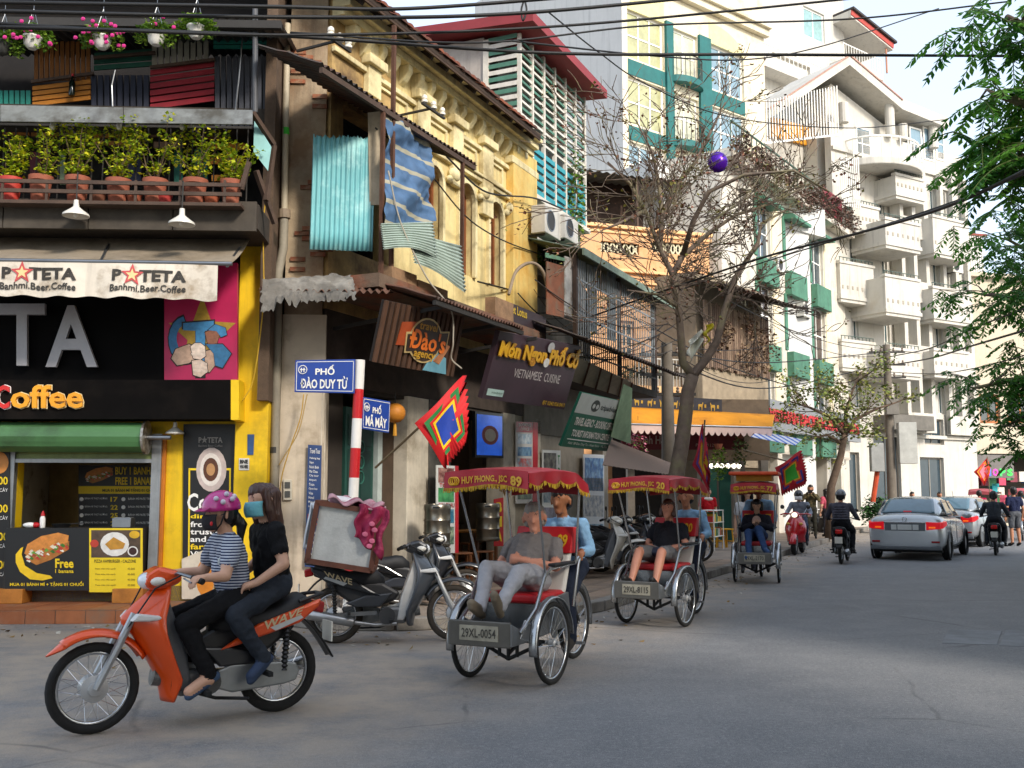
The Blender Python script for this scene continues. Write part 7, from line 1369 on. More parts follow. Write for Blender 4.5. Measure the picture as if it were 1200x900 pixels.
# ------------------------------------------------------------------ scooters and riders' bikes
def scooter(label, loc, rz, col, light=True, group=None):
    t = thing('scooter', label, 'scooter', loc, rz, group); PA = m(col, r=.22, var=.06, coat=.7)
    for nm, x in (('front_wheel', 1.25), ('rear_wheel', 0)):
        w_ = MB().torus((x, 0, .24), .17, .065, 'y', 26, 8).build(nm, RUBBER, t, smooth=2); MB().cyl((x, -.05, .24), (x, .05, .24), .125, n=16).build('rim', STEEL, w_, smooth=1)
    def shell(u, v): z = .98 - .66 * v; s_ = 2 * u - 1; xf = 1.02 + .16 * math.sin(v * PI * .8); hw = .12 + .14 * math.sin(min(1, v * 1.3) * PI * .75); return V((xf - .22 * abs(s_) ** 1.8, hw * s_, z))
    MB().grid(shell, 14, 12).build('leg_shield', PA, t, smooth=2, solid=.02)
    mb = MB(); arcgrid(mb, (1.25, 0, .24), .27, R(10), R(165), .085, 14, .06); mb.build('front_fender', PA, t, smooth=2, solid=.012)
    MB().ell((.98, 0, 1.0), (.13, .12, .09), 14, 8).build('handlebar_cover', PA, t, smooth=2); MB().ell((1.09, 0, 1.0), (.03, .075, .065), 14, 8).build('headlight', m('#f2ead0', r=.1, var=.02, emit=.6 if light else 0.), t, smooth=1)
    for s_ in (-1, 1):
        MB().tube([(.95, s_ * .08, 1.02), (.90, s_ * .28, 1.03), (.88, s_ * .38, 1.0)], .018, 8).build('handlebar', PA, t, smooth=1); MB().tube([(.93, s_ * .2, 1.03), (.93, s_ * .3, 1.18)], .006, 5).build('mirror_stalk', CHROME, t); MB().ell((.93, s_ * .32, 1.2), (.015, .055, .055), 12, 6).build('mirror', m('#3a3a3a', r=.1), t, smooth=1); MB().ell((1.12, s_ * .16, .78), (.04, .05, .035), 8, 6).build('indicator', m('#d8a040', r=.2), t, smooth=1)
    MB().box(.35, 1.0, -.16, .16, .28, .33).build('floor_board', m('#2a2a2a', r=.7), t, bevel=.01)
    rings = []; n = 12
    for x, hw, z0, z1 in ((.48, .10, .34, .62), (.30, .17, .32, .70), (.05, .21, .34, .74), (-.2, .19, .42, .74), (-.38, .10, .52, .70)): rings.append([V((x, hw * math.cos(2 * PI * j / n), (z0 + z1) / 2 + (z1 - z0) / 2 * math.sin(2 * PI * j / n))) for j in range(n)])
    MB().loft(rings).build('rear_body', PA, t, smooth=2, sub=1); seat_loft(.45, -.32, .80, .80, .15, m('#1a1818', r=.6), t, .07)
    MB().box(-.42, -.38, -.06, .06, .58, .66).build('tail_light', m('#a01018', r=.2), t, bevel=.01); MB().tube([(.3, -.14, .2), (-.1, -.18, .22), (-.28, -.18, .26)], [.03, .05, .045], 10).build('exhaust', STEEL, t, smooth=1); MB().bar((1.25, .07, .24), (1.06, .06, .72), .03, .03).bar((1.25, -.07, .24), (1.06, -.06, .72), .03, .03).build('fork', STEEL, t); MB().box(.15, .4, -.1, .1, .16, .36).build('engine', m('#5a5a5a', r=.5, metal=.5), t, bevel=.02)
    q = [V((-.43, .09, .5)), V((-.43, -.09, .5)), V((-.43, -.09, .38)), V((-.43, .09, .38))]; MB().slabq(q, .005).build('number_plate', WHITE, t)
    return t
s1 = gnd(941, 653); SCH = R(-90 - 24); s1f = s1; scooter('glossy red scooter ridden towards the viewer beside the third cyclo', gnd(940, 648), SCH, '#b8101e')
m3 = gnd(986, 661); M3H = R(90 - 24); motorbike('motorbike ridden away by the person in a padded dark jacket', m3, M3H, '#2a2a2e', '#1c1c1e', hero=False, tail='#d01a14')
m4 = gnd(1167, 651); M4H = R(90 - 27); motorbike('black motorbike ridden away at the right behind the cars', m4, M4H, '#1b1c20', '#1c1c1e', hero=False, tail='#d01a14')
# ------------------------------------------------------------------ parked bikes on the pavement
bc = [('#b9b6ae', '#2a2a2c'), ('#23262c', '#1a1a1c'), ('#2d3038', '#222'), ('#1c1d20', '#1a1a1c')]
pk = [(4.6, 2.5, 30, '#c2bfb6'), (5.5, 2.4, 35, '#1f2126'), (6.3, 2.5, 25, '#2b2e34'), (7.1, 2.35, 38, '#191a1d'), (8.0, 2.5, 28, '#4a1a1e'), (9.2, 2.4, 32, '#24272c')]
lab = ['silver-shielded motorbike parked nearest behind the first cyclo', 'black motorbike parked second in the row left of the second cyclo', 'grey-black motorbike parked third in the row left of the second cyclo', 'black motorbike parked fourth in the row by the poster shop', 'dark red motorbike parked fifth in the row by the poster shop', 'dark motorbike parked last in the row before the tree']
base = None
for (u_, o_, da, c), lb in zip(pk, lab): motorbike(lb, ROW.w(u_, o_ - .9, .122), ROW.th - R(90 - da), c, '#1c1d20', hero=False, group='motorbikes parked on the pavement', tyre=TYD)
for k, (px, py, c) in enumerate(((1000, 619, '#22242a'), (1012, 617, '#3a1418'), (1024, 616, '#26282e'), (960, 626, '#2a2c30'), (948, 629, '#1d1e22'), (1122, 612, '#2a2c30'))): motorbike(['dark motorbike parked left of the far green bush', 'dark red motorbike parked before the far green bush', 'black motorbike parked right of the far green bush', 'dark motorbike parked behind the red scooter, right one', 'dark motorbike parked behind the red scooter, left one', 'dark motorbike parked beyond the grey saloon'][k], gnd(px, py), R(-40 - k * 7), c, '#1c1d20', hero=False, group='motorbikes parked on the pavement')
# ================================================================== people
def capsule(mb, p, q, r0, r1, n=10):
    p, q = V(p), V(q); d = q - p
    if d.length < 1e-5: mb.ell(p, r0, n, 8); return
    d.normalize(); pts = []; rs = []
    for k in range(4): a = PI / 2 * k / 4; pts.append(p - d * r0 * math.cos(a)); rs.append(max(.0008, r0 * math.sin(a)))
    pts.append(p); rs.append(r0); pts.append(q); rs.append(r1)
    for k in range(1, 5): a = PI / 2 * k / 4; pts.append(q + d * r1 * math.sin(a)); rs.append(max(.0008, r1 * math.cos(a)))
    mb.tube(pts, rs, n)
def remeshed(name, segs, mats, voxel, smooth=4, folds=False):
    """one continuous skin over all segments; every face takes the material of the nearest segment"""
    mb = MB()
    for s in segs:
        if s[4] >= 0 and not (len(s) > 5 and s[5] == 'paint'): capsule(mb, s[0], s[1], s[2], s[3])
    me = mb.mesh('tmp', []) if False else bpy.data.meshes.new('tmp'); me.from_pydata(mb.v, [], mb.f)
    o = bpy.data.objects.new('tmp', me); ROOT.objects.link(o); r_ = o.modifiers.new('r', 'REMESH'); r_.mode = 'VOXEL'; r_.voxel_size = voxel
    s_ = o.modifiers.new('s', 'SMOOTH'); s_.factor = .5; s_.iterations = smooth
    dg = bpy.context.evaluated_depsgraph_get(); out = bpy.data.meshes.new_from_object(o.evaluated_get(dg)); bpy.data.objects.remove(o); bpy.data.meshes.remove(me)
    for x in mats: out.materials.append(x)
    n = len(out.vertices); co = np.empty(n * 3, np.float32); out.vertices.foreach_get('co', co); co = co.reshape(-1, 3)
    best = np.full(n, 1e9); idx = np.zeros(n, int)
    for s in segs:
        p, q = np.array(s[0][:], float), np.array(s[1][:], float); d = q - p; L2_ = max(1e-9, d @ d); t = np.clip(((co - p) @ d) / L2_, 0, 1)
        ds = np.linalg.norm(co - (p + t[:, None] * d), axis=1) - (s[2] + (s[3] - s[2]) * t) - (.002 if len(s) > 5 and s[5] == 'paint' else 0)
        k = ds < best; best[k] = ds[k]; idx[k] = s[4]
    if folds:
        nr = np.empty(n * 3, np.float32); out.vertices.foreach_get('normal', nr); nr = nr.reshape(-1, 3)
        for i in np.nonzero((idx == 1) | (idx == 2))[0]:
            c = co[i]; d = .012 * noise.noise((c[0] * 7, c[1] * 13, c[2] * 9)) + .006 * noise.noise((c[0] * 24 + 5, c[1] * 24, c[2] * 30)) + .004; co[i] = c + nr[i] * d
        out.vertices.foreach_set('co', co.ravel())
    li = np.empty(len(out.loops), np.int32); out.loops.foreach_get('vertex_index', li); st = np.empty(len(out.polygons), np.int32); out.polygons.foreach_get('loop_start', st)
    out.polygons.foreach_set('material_index', idx[li[st]].astype(np.int32)); out.polygons.foreach_set('use_smooth', [True] * len(out.polygons)); out.name = name; return out
SKIN = {'tan': m('#b07a5c', r=.55, var=.08, sc_=8, spec=.4), 'light': m('#c69a80', r=.55, var=.08, sc_=8, spec=.4), 'pink': m('#bb8068', r=.55, var=.1, sc_=8, spec=.4), 'brown': m('#94603f', r=.55, var=.08, sc_=8, spec=.4)}
def cloth(h, **k): return m(h, r=.85, var=.14, sc_=5, bump=.7, bsc=11, spec=.2, **k)
HAIRC = {'black': m('#14100e', r=.4, var=.25, sc_=20), 'brown': m('#46281c', r=.4, var=.35, sc_=14, streak=.5), 'grey': m('#8d8780', r=.6, var=.25, sc_=20)}
def person(label, M, J, top, bottom, shoe, skin='tan', sleeve='short', leg='long', voxel=.011, hair='black', hairstyle='short', bald=False, w=1., fat=1., head=1., hf=(1, 0, 0), hands=None, group=None, collar=False, foot=True, shoe_h=0., belly=0.):
    g = {k: V(v) for k, v in J.items()}
    for k in list(g):
        if k[-1] == 'L' and k[:-1] + 'R' not in g: g[k[:-1] + 'R'] = V((g[k].x, -g[k].y, g[k].z))
    S = []; sk, tp, bt, sh, dk, lp, wh = 0, 1, 2, 3, 4, 5, 6
    A = lambda p, q, r0, r1, mi, *f: S.append((V(p), V(q), r0, r1, mi, *f))
    pel, che, nek, hed = g['pel'], g['che'], g['nek'], g['hed']; up = (che - pel).normalized()
    side = (g['shL'] - g['shR']).normalized(); fw = side.cross(up)
    # trousers / hips
    A(g['hiL'], g['hiR'], .10 * fat, .10 * fat, bt); A(pel - side * .05, pel + side * .05, .115 * fat, .115 * fat, bt)
    lo = pel + up * .09
    for s_ in (-1, 1):
        A(lo + side * s_ * .055, che + side * s_ * .075 - up * .03, .102 * fat, .098 * fat, tp)
    A(lo + fw * .02, pel.lerp(che, .6) + fw * .02, .10 * fat + belly, .10 * fat + belly, tp)
    A(g['shL'] - side * .02, g['shR'] + side * .02, .062, .062, tp); A(che + up * .03, nek.lerp(che, .35), .085, .06, tp)
    A(nek - (hed - nek) * .35, hed - (hed - nek) * .3, .052, .05, sk)
    hfv = V(hf).normalized(); hu = (hed - nek).normalized(); hu = (hu - hfv * hu.dot(hfv)).normalized(); hs = hu.cross(hfv)
    k = head
    A(hed + hu * .03 * k - hfv * .025 * k, hed + hu * .03 * k + hfv * .012 * k, .088 * k, .085 * k, sk); A(hed + hfv * .04 * k - hu * .01, hed + hfv * .035 * k - hu * .075 * k, .06 * k, .045 * k, sk); A(hed + hfv * .062 * k - hu * .092 * k, hed + hfv * .062 * k - hu * .094 * k, .03 * k, .03 * k, sk)
    A(hed + hfv * .098 * k + hu * .005, hed + hfv * .112 * k - hu * .03 * k, .009, .014, sk)
    for s_ in (-1, 1):
        A(hed + hs * s_ * .092 * k - hfv * .01 + hu * .01, hed + hs * s_ * .092 * k - hfv * .01 - hu * .03, .016, .011, sk)
        A(hed + hfv * .088 * k + hs * s_ * .034 * k + hu * .012, hed + hfv * .086 * k + hs * s_ * .040 * k + hu * .012, .004, .004, dk, 'paint'); A(hed + hfv * .092 * k + hs * s_ * .02 + hu * .034, hed + hfv * .084 * k + hs * s_ * .05 + hu * .034, .003, .003, dk, 'paint')
    A(hed + hfv * .096 * k - hs * .018 - hu * .062 * k, hed + hfv * .096 * k + hs * .018 - hu * .062 * k, .004, .004, lp, 'paint')
    for L_ in 'LR':
        sh_, el, wr = g['sh' + L_], g['el' + L_], g['wr' + L_]
        if sleeve == 'long': A(sh_, el, .062, .052, tp); A(el, el.lerp(wr, .92), .052, .042, tp); A(el.lerp(wr, .9), wr, .03, .028, sk)
        else:
            c = .55 if sleeve == 'short' else .12
            A(sh_, sh_.lerp(el, c), .066, .060, tp); A(sh_.lerp(el, c), el, .045, .040, sk); A(el, wr, .040, .028, sk)
        hd_ = g.get('hd' + L_); hd_ = V(hd_) if hd_ is not None else (wr - el); hd_.normalize(); cu = g.get('cu' + L_); cu = V(cu).normalized() if cu is not None else V((0, 0, -1))
        sd = hd_.cross(cu); sd = sd.normalized() if sd.length > .05 else side
        pe = wr + hd_ * .075; A(wr, pe, .026, .028, sk); A(wr + hd_ * .045 - sd * .02, pe - sd * .024, .02, .018, sk); A(wr + hd_ * .045 + sd * .02, pe + sd * .024, .02, .018, sk)
        for j, (o_, ln) in enumerate(((-.032, .9), (-.011, 1.05), (.011, 1.0), (.031, .8))):
            b0 = pe + sd * o_; b1 = b0 + (hd_ * .8 + cu * .5).normalized() * .034 * ln; b2 = b1 + (hd_ * .1 + cu).normalized() * .036 * ln; A(b0, b1, .0095, .009, sk); A(b1, b2, .009, .0075, sk)
        th = wr + hd_ * .03 - sd * .028; A(th, th + (hd_ * .6 + cu * .5 - sd * .5).normalized() * .04, .012, .010, sk); A(th + (hd_ * .6 + cu * .5 - sd * .5).normalized() * .04, th + (hd_ * .9 + cu * .9 - sd * .2).normalized() * .066, .010, .008, sk)
        hi, kn, an, to = g['hi' + L_], g['kn' + L_], g['an' + L_], g['to' + L_]
        if leg == 'long': A(hi, kn, .092 * fat, .066, bt); A(kn, kn.lerp(an, .95), .064, .048, bt); A(kn.lerp(an, .95), an, .036, .034, sk if not shoe_h else sh)
        else:
            A(hi, hi.lerp(kn, .8), .094 * fat, .082, bt); A(hi.lerp(kn, .8), kn, .062, .056, sk); A(kn, kn.lerp(an, .35), .055, .056, sk); A(kn.lerp(an, .35), an, .056, .036, sk)
        fd = (to - an).normalized(); sole = to - an
        A(an - V((0, 0, .02)), an.lerp(to, .35), .038, .038, sh if foot else sk); A(an.lerp(to, .3), to, .04, .036, sh if foot else sk); A(an.lerp(to, .1) - V((0, 0, .035)), to - V((0, 0, .03)), .03, .03, sh); hl = an - fd * .045; A(hl + V((0, 0, -.025)), an.lerp(to, .4) + V((0, 0, -.015)), .034, .034, sh)
    mats = [SKIN[skin], top, bottom, shoe, m('#1c1210', r=.5, var=.1), m('#8a4a42', r=.5, var=.1), WHITE]
    e = thing('person', label, 'person', M.to_translation(), M.to_euler().z, group)
    b = link('body', remeshed('body', S, mats, voxel, 4, True), e)
    if hairstyle != 'none':
        H = []; AH = lambda p, q, r0, r1: H.append((V(p), V(q), r0, r1, 0))
        if not bald: AH(hed + hu * .045 * k - hfv * .032 * k, hed + hu * .062 * k + hfv * .018 * k, .09 * k, .078 * k)
        for s_ in (-1, 1): AH(hed + hs * s_ * .045 - hfv * .04 + hu * .03, hed + hs * s_ * .05 - hfv * .045 - hu * .03, .055 * k, .045 * k)
        AH(hed - hfv * .05 + hu * .03, hed - hfv * .055 - hu * .05, .075 * k, .055 * k)
        if hairstyle == 'bob':
            for s_ in (-1, 1): AH(hed + hs * s_ * .07 + hu * .05, hed + hs * s_ * .08 - hu * .05 + hfv * .01, .042, .036)
            AH(hed + hu * .09 + hfv * .03, hed + hu * .075 + hfv * .065, .05, .03)
        if hairstyle == 'long':
            bk = hed - hfv * .07
            for s_ in (-1.1, -.5, 0, .5, 1.1): AH(bk + hs * s_ * .055 + hu * .05, bk + hs * s_ * .062 - hu * .1, .045, .04); AH(bk + hs * s_ * .062 - hu * .1, bk + hs * s_ * .06 - hu * .27 - hfv * .04, .042, .022)
            for s_ in (-1, 1): AH(hed + hs * s_ * .07 + hu * .07 + hfv * .02, hed + hs * s_ * .088 - hu * .06 - hfv * .0, .036, .034); AH(hed + hs * s_ * .088 - hu * .06, hed + hs * s_ * .09 - hu * .22 - hfv * .035, .034, .02)
        if hairstyle == 'tail': AH(hed - hfv * .1 - hu * .03, hed - hfv * .14 - hu * .09, .035, .04); AH(hed - hfv * .14 - hu * .09, hed - hfv * .13 - hu * .22, .04, .015)
        hm = remeshed('hair', H, [HAIRC[hair]], max(.007, voxel * .8), 2)
        for v in hm.vertices: c = v.co; v.co = c + v.normal * (.007 * noise.noise((c.x * 70, c.y * 70, c.z * 9)) + .006 * noise.noise((c.x * 22, c.y * 22, c.z * 6)))
        link('hair', hm, e)
    return e, dict(hed=hed, f=hfv, u=hu, s=hs, k=k, g=g)
def hframe(I): M_ = Matrix((I['f'], I['s'], I['u'])).transposed().to_4x4(); M_.translation = I['hed']; return M_
def helmet(e, I, col, visor=None, full=False, mat=None):
    M_ = hframe(I); mt = mat or m(col, r=.25, var=.1, coat=.5); mb = MB(); n, k = 22, 9
    lim = R(118 if full else 98)
    mb.add([M_ @ V((-.005 + .128 * math.sin(lim * i / k) * math.cos(2 * PI * j / n), .112 * math.sin(lim * i / k) * math.sin(2 * PI * j / n), .035 + .118 * math.cos(lim * i / k))) for i in range(k + 1) for j in range(n)], [(i * n + j, i * n + (j + 1) % n, (i + 1) * n + (j + 1) % n, (i + 1) * n + j) for i in range(k) for j in range(n)])
    h_ = mb.build('helmet', mt, e, smooth=2, solid=.012)
    if visor: MB().grid(lambda u, v: M_ @ V((.105 + .07 * v * (1 - .6 * (2 * u - 1) ** 2), .10 * (2 * u - 1) * (1 - .15 * v), .045 - .018 * v)), 10, 3).build('visor', m(visor, r=.3, var=.1), h_, smooth=2, solid=.006)
    for s_ in (-1, 1): MB().tube([M_ @ V((0, s_ * .108, .02)), M_ @ V((.03, s_ * .08, -.07)), M_ @ V((.05, 0, -.125))], .006, 5).build('strap', BLACK, h_)
    return h_
def facemask(e, I, col, pat=None):
    M_ = hframe(I); MB().grid(lambda u, v: M_ @ V((.018 + .112 * math.cos((2 * u - 1) * 1.25) ** .8 * (1 - .18 * (2 * v - 1) ** 2), .094 * math.sin((2 * u - 1) * 1.35), .0 - .105 * v)), 14, 8).build('face_mask', cloth(col), e, smooth=2, solid=.004)
    for s_ in (-1, 1): MB().tube([M_ @ V((.03, s_ * .09, -.01)), M_ @ V((-.02, s_ * .1, .01))], .003, 4).build('ear_loop', m(col, r=.8), e)
def MF(loc, rz): return Matrix.Translation(loc) @ Matrix.Rotation(rz, 4, 'Z')
M1 = MF(re, hd)
STR = cloth('#b9bfca', strs=('Z', 52., '#2a3450', .5)); BLK = cloth('#131315'); JEAN = cloth('#2b3038'); JB = cloth('#2f456b')
# --- rider of the orange motorbike
e, I = person('woman in striped shirt and pink helmet steering the orange motorbike', M1, dict(pel=(.33, 0, .815), che=(.38, 0, 1.14), nek=(.40, 0, 1.245), hed=(.435, 0, 1.375), shL=(.40, .155, 1.175), elL=(.47, .24, .965), wrL=(.615, .29, .965), hdL=(.9, .25, -.1), hiL=(.33, .09, .80), knL=(.70, .16, .66), anL=(.53, .17, .315), toL=(.67, .19, .235)), STR, BLK, m('#39506e', r=.7, var=.2), 'light', voxel=.008, hairstyle='tail', hf=(1, -.0, -.08), foot=False)
hl = helmet(e, I, '#b8247e', '#a81e70'); facemask(e, I, '#2c2a2c')
M_ = hframe(I)
for a, b, c in ((.02, .115, .06), (-.05, .11, .075), (.06, .09, .085), (-.02, .1, .11), (-.08, .08, .09)): MB().ell(M_ @ V((a * .95, b * 1.04 if c < .09 else b * .86, c + .02)), (.018, .018, .018), 8, 6).build('flower_mark', m('#d8d0dc', r=.4), hl, smooth=1)
MB().ell(M_ @ V((.09, .075, -.06)), (.012, .012, .018), 8, 6).build('red_print', RED, e)
g = I['g']; q = [V((.495, .055, 1.10)), V((.50, .105, 1.10)), V((.50, .105, 1.035)), V((.495, .055, 1.035))]
MB().ell((.455, .115, 1.055), (.03, .012, .034), 10, 6).build('pocket', m('#cfd6d6', r=.8), e)
# --- pillion
e, I = person('woman in black t-shirt and pale mask riding pillion on the orange motorbike', M1, dict(pel=(.05, 0, .885), che=(.09, 0, 1.215), nek=(.11, 0, 1.32), hed=(.145, 0, 1.455), shL=(.10, .155, 1.25), elL=(.07, .25, 1.03), wrL=(.24, .20, .91), hiL=(.05, .09, .87), knL=(.38, .19, .70), anL=(.17, .20, .395), toL=(.27, .22, .30), hdL=(.8, -.4, -.3)), BLK, JEAN, m('#2a3a55', r=.8, var=.2), 'light', voxel=.008, hair='brown', hairstyle='long', hf=(.95, .25, -.05), foot=True, shoe_h=1)
facemask(e, I, '#6fb0b8')
# --- passenger of the first cyclo
K1 = MF(c1, h1); GSH = cloth('#6f6a68'); GTR = cloth('#9a9ba0')
e, I = person('grey-haired man in grey shirt sitting arms crossed in the nearest cyclo', K1, dict(pel=(-.30, 0, .82), che=(-.44, 0, 1.08), nek=(-.47, 0, 1.17), hed=(-.44, 0, 1.30), shL=(-.45, .19, 1.08), elL=(-.30, .27, .90), elR=(-.30, -.27, .90), wrL=(-.15, .02, .965), wrR=(-.18, -.04, .93), hdL=(.2, -1, .1), hdR=(.1, 1, .05), cuL=(-1, 0, -.2), cuR=(-1, 0, -.2), hiL=(-.26, .10, .80), knL=(.16, .15, .88), knR=(.10, -.17, .90), anL=(.44, .12, .63), anR=(.42, -.06, .60), toL=(.56, .14, .74), toR=(.58, -.05, .67)), GSH, GTR, m('#6d6252', r=.85, var=.2), 'pink', voxel=.009, hair='grey', hairstyle='short', bald=False, fat=1.3, head=1.06, hf=(1, .35, .0), shoe_h=1, belly=.06)
# --- driver of the first cyclo
BSH = cloth('#7fa6c6'); NAVY = cloth('#1f2636')
def driver(label, M_, vox, hairstyle='short', skin='brown', dz=0., top=None, hf=(1, 0, -.05), lean=0.):
    return person(label, M_, dict(pel=(-1.18, 0, .90 + dz), che=(-1.06, 0, 1.24 + dz), nek=(-1.03, 0, 1.33 + dz), hed=(-.99, 0, 1.465 + dz), shL=(-1.05, .185, 1.25 + dz), elL=(-1.0, .28, 1.02 + dz), wrL=(-.86, .27, 1.0), hdL=(1, .1, -.25), hiL=(-1.18, .09, .87 + dz), knL=(-.86, .13, .62), anL=(-.90, .14, .22), knR=(-.80, -.13, .74), anR=(-.98, -.14, .42), toL=(-.76, .15, .17), toR=(-.84, -.15, .38)), top or BSH, NAVY, m('#2a2622', r=.8), skin, 'long', voxel=vox, hairstyle=hairstyle, hf=hf, fat=1.05)
e, I = driver('cyclo driver in light blue shirt pushing the nearest cyclo', K1, .010, dz=-.02)
# --- passenger and driver of the second cyclo
K2 = MF(c2, h2)
e, I = person('woman in black top with grey skirt sitting in the second cyclo', K2, dict(pel=(-.30, 0, .81), che=(-.42, 0, 1.08), nek=(-.45, 0, 1.18), hed=(-.44, 0, 1.315), shL=(-.44, .17, 1.10), elL=(-.36, .25, .90), wrL=(-.16, .08, .86), hdL=(.6, -.8, 0), hiL=(-.26, .09, .79), knL=(.14, .14, .84), anL=(.36, .15, .50), toL=(.50, .17, .56)), cloth('#1c1c22'), cloth('#6a6a6c'), BLACK, 'pink', leg='short', voxel=.011, hair='brown', hairstyle='bob', hf=(1, .0, .25), fat=1.08, belly=.02)
MB().ell((-.10, 0, .83), (.11, .2, .06), 14, 8).build('handbag', m('#23283a', r=.7, var=.2), e, smooth=1)
driver('broad cyclo driver in blue shirt behind the woman in black', K2, .011, dz=.0, skin='tan', hf=(1, .2, 0))
# --- third cyclo
K3 = MF(c3, h3); DJ = cloth('#23242e')
e, I = person('passenger in dark hooded jacket and blue jeans in the third cyclo', K3, dict(pel=(-.30, 0, .81), che=(-.38, 0, 1.08), nek=(-.39, 0, 1.17), hed=(-.36, 0, 1.30), shL=(-.39, .18, 1.09), elL=(-.30, .25, .90), wrL=(-.16, .05, 1.0), hdL=(.3, -.5, .6), hiL=(-.26, .09, .79), knL=(.12, .05, .92), knR=(.16, -.12, .86), anL=(.30, .16, .58), anR=(.40, -.10, .50), toL=(.45, .22, .55), toR=(.53, -.14, .46)), DJ, JB, m('#35507a', r=.8, var=.25), 'light', 'long', voxel=.014, hairstyle='bob', hf=(1, 0, -.2), shoe_h=1)
MB().ell((-.22, .0, 1.04), (.04, .08, .1), 10, 8).build('scarf', cloth('#c9a89c'), e, smooth=1)
e, I = driver('cyclo driver in blue shirt and dark cap behind the third cyclo', K3, .014, dz=.1, hairstyle='short')
M_ = hframe(I); MB().lathe([(.11, .0), (.105, .05), (.07, .085), (0, .095)], 16, M_ @ Matrix.Translation((0, 0, .055))).build('cap', m('#2c3226', r=.8), e, smooth=1); MB().grid(lambda u, v: M_ @ V((.09 + .08 * v * (1 - .5 * (2 * u - 1) ** 2), .09 * (2 * u - 1), .06 - .01 * v)), 8, 3).build('cap_peak', m('#2c3226', r=.8), e, solid=.006)
# --- standing figures
def stand(label, w_, rz, top, bot, skin='tan', leg='long', sleeve='short', h=1.0, vox=.016, hairstyle='short', arms='down', shoe=None, hair='black', hf=(1, 0, 0)):
    J = dict(pel=(0, 0, .93), che=(0, 0, 1.29), nek=(.01, 0, 1.41), hed=(.03, 0, 1.545), shL=(0, .18, 1.33), hiL=(0, .09, .90), knL=(.03, .10, .49), anL=(0, .11, .09), toL=(.15, .13, .04))
    if arms == 'down': J.update(elL=(-.03, .24, 1.05), wrL=(.05, .25, .82), hdL=(.1, 0, -1))
    elif arms == 'up': J.update(elL=(.14, .26, 1.18), wrL=(.2, .07, 1.42), hdL=(.2, -.4, .6))
    elif arms == 'hip': J.update(elL=(-.05, .30, 1.08), wrL=(.1, .16, .98), hdL=(.6, -.6, 0))
    elif arms == 'fwd': J.update(elL=(.1, .25, 1.08), wrL=(.32, .16, 1.12), hdL=(1, 0, 0))
    J = {k: V(v) * h for k, v in J.items()}
    return person(label, MF(w_, rz), J, top, bot, shoe or BLACK, skin, sleeve, leg, vox, hair, hairstyle, hf=hf, head=h)
pY = 27.6
e, I = stand('woman in red and white t-shirt and khaki trousers standing under the orange awning', V(((828 - 600) / F * pY, pY, .12)), R(-80), cloth('#b51a24'), cloth('#9a7d52'), 'light', vox=.013, hairstyle='tail', h=.94); MB().ell((.01, 0, 1.27), (.095, .15, .06), 12, 8).build('white_yoke', cloth('#e4ded6'), e, smooth=1)
pY = 28.0; e, I = stand('woman in white blouse standing behind the third cyclo', V(((874 - 600) / F * 20.2, 20.2, .0)), R(-100), cloth('#d8d8da'), cloth('#3a3a44'), 'light', vox=.014, hairstyle='long', h=.98)
pY = 33.; e, I = stand('person in camouflage jacket raising a camera beside the hostel', V(((948 - 600) / F * pY, pY, .12)), R(-110), cloth('#4a4632', dirt='#7a6a48', damt=.5, dsc=9), cloth('#35332a'), arms='up', sleeve='long', h=1.02)
MB().box(.24, .30, -.07, .07, 1.44, 1.54).build('camera_body', BLACK, e, bevel=.01)
pY = 34.5; stand('person in pink top standing near the small street tree', V(((967 - 600) / F * pY, pY, .12)), R(100), cloth('#c2586a'), cloth('#2c2c34'), 'light', hairstyle='long', h=.95)
q = gnd(1191, 640); stand('man in navy t-shirt and grey shorts walking at the right edge', q, R(95), cloth('#1d2440'), cloth('#55585e'), 'tan', leg='short', h=1.04, vox=.014)
for k, (px, py_, yy, cc) in enumerate(((1066, 585, 40., '#8a4a40'), (1098, 587, 41., '#3a3a44'))): stand(['person in rust top seen above the silver saloon roof', 'person in dark top seen above the grey saloon roof'][k], V(((px - 600) / F * yy, yy, .0)), R(-90), cloth(cc), cloth('#2c2c34'), h=.97, vox=.02)
# --- riders
def rider(label, M_, top, bot, skin, vox, helm=None, mask=None, hairstyle='short', sleeve='long', full=False, fat=1.0, dz=0., shoe=None):
    e, I = person(label, M_, dict(pel=(.18, 0, .90 + dz), che=(.24, 0, 1.24 + dz), nek=(.26, 0, 1.34 + dz), hed=(.30, 0, 1.475 + dz), shL=(.25, .19, 1.26 + dz), elL=(.36, .30, 1.04), wrL=(.60, .31, .99), hdL=(1, 0, -.1), hiL=(.18, .09, .88 + dz), knL=(.60, .20, .72), anL=(.46, .20, .32), toL=(.60, .22, .27)), top, bot, shoe or BLACK, skin, sleeve, voxel=vox, hairstyle=hairstyle, fat=fat, shoe_h=1)
    if helm: helmet(e, I, helm, None, full)
    if mask: facemask(e, I, mask)
    return e
rider('rider in grey jacket, black helmet and white mask on the red scooter', MF(gnd(940, 648), SCH), cloth('#7d828c'), cloth('#3a4458'), 'light', .014, '#1c1c20', '#e2e2e0', full=True)
e = rider('rider in padded dark grey jacket and grey helmet seen from behind', MF(m3, M3H), cloth('#4c4b55'), cloth('#1c1c20'), 'tan', .013, '#6a6c70', None, fat=1.22)
for k in range(6): MB().torus((.17 + .01 * k, 0, .98 + k * .055), .165 - .006 * k, .012, 'z', 22, 5).build('jacket_quilt', cloth('#5a5964'), e)
rider('rider in black leather jacket on the far right motorbike', MF(m4, M4H), cloth('#34383e'), cloth('#22242a'), 'tan', .014, None, None, 'short')
driver('cyclo driver in magenta shirt riding away in the distance', MF(c4, R(62)), .016, top=cloth('#9c1440'), dz=.08)
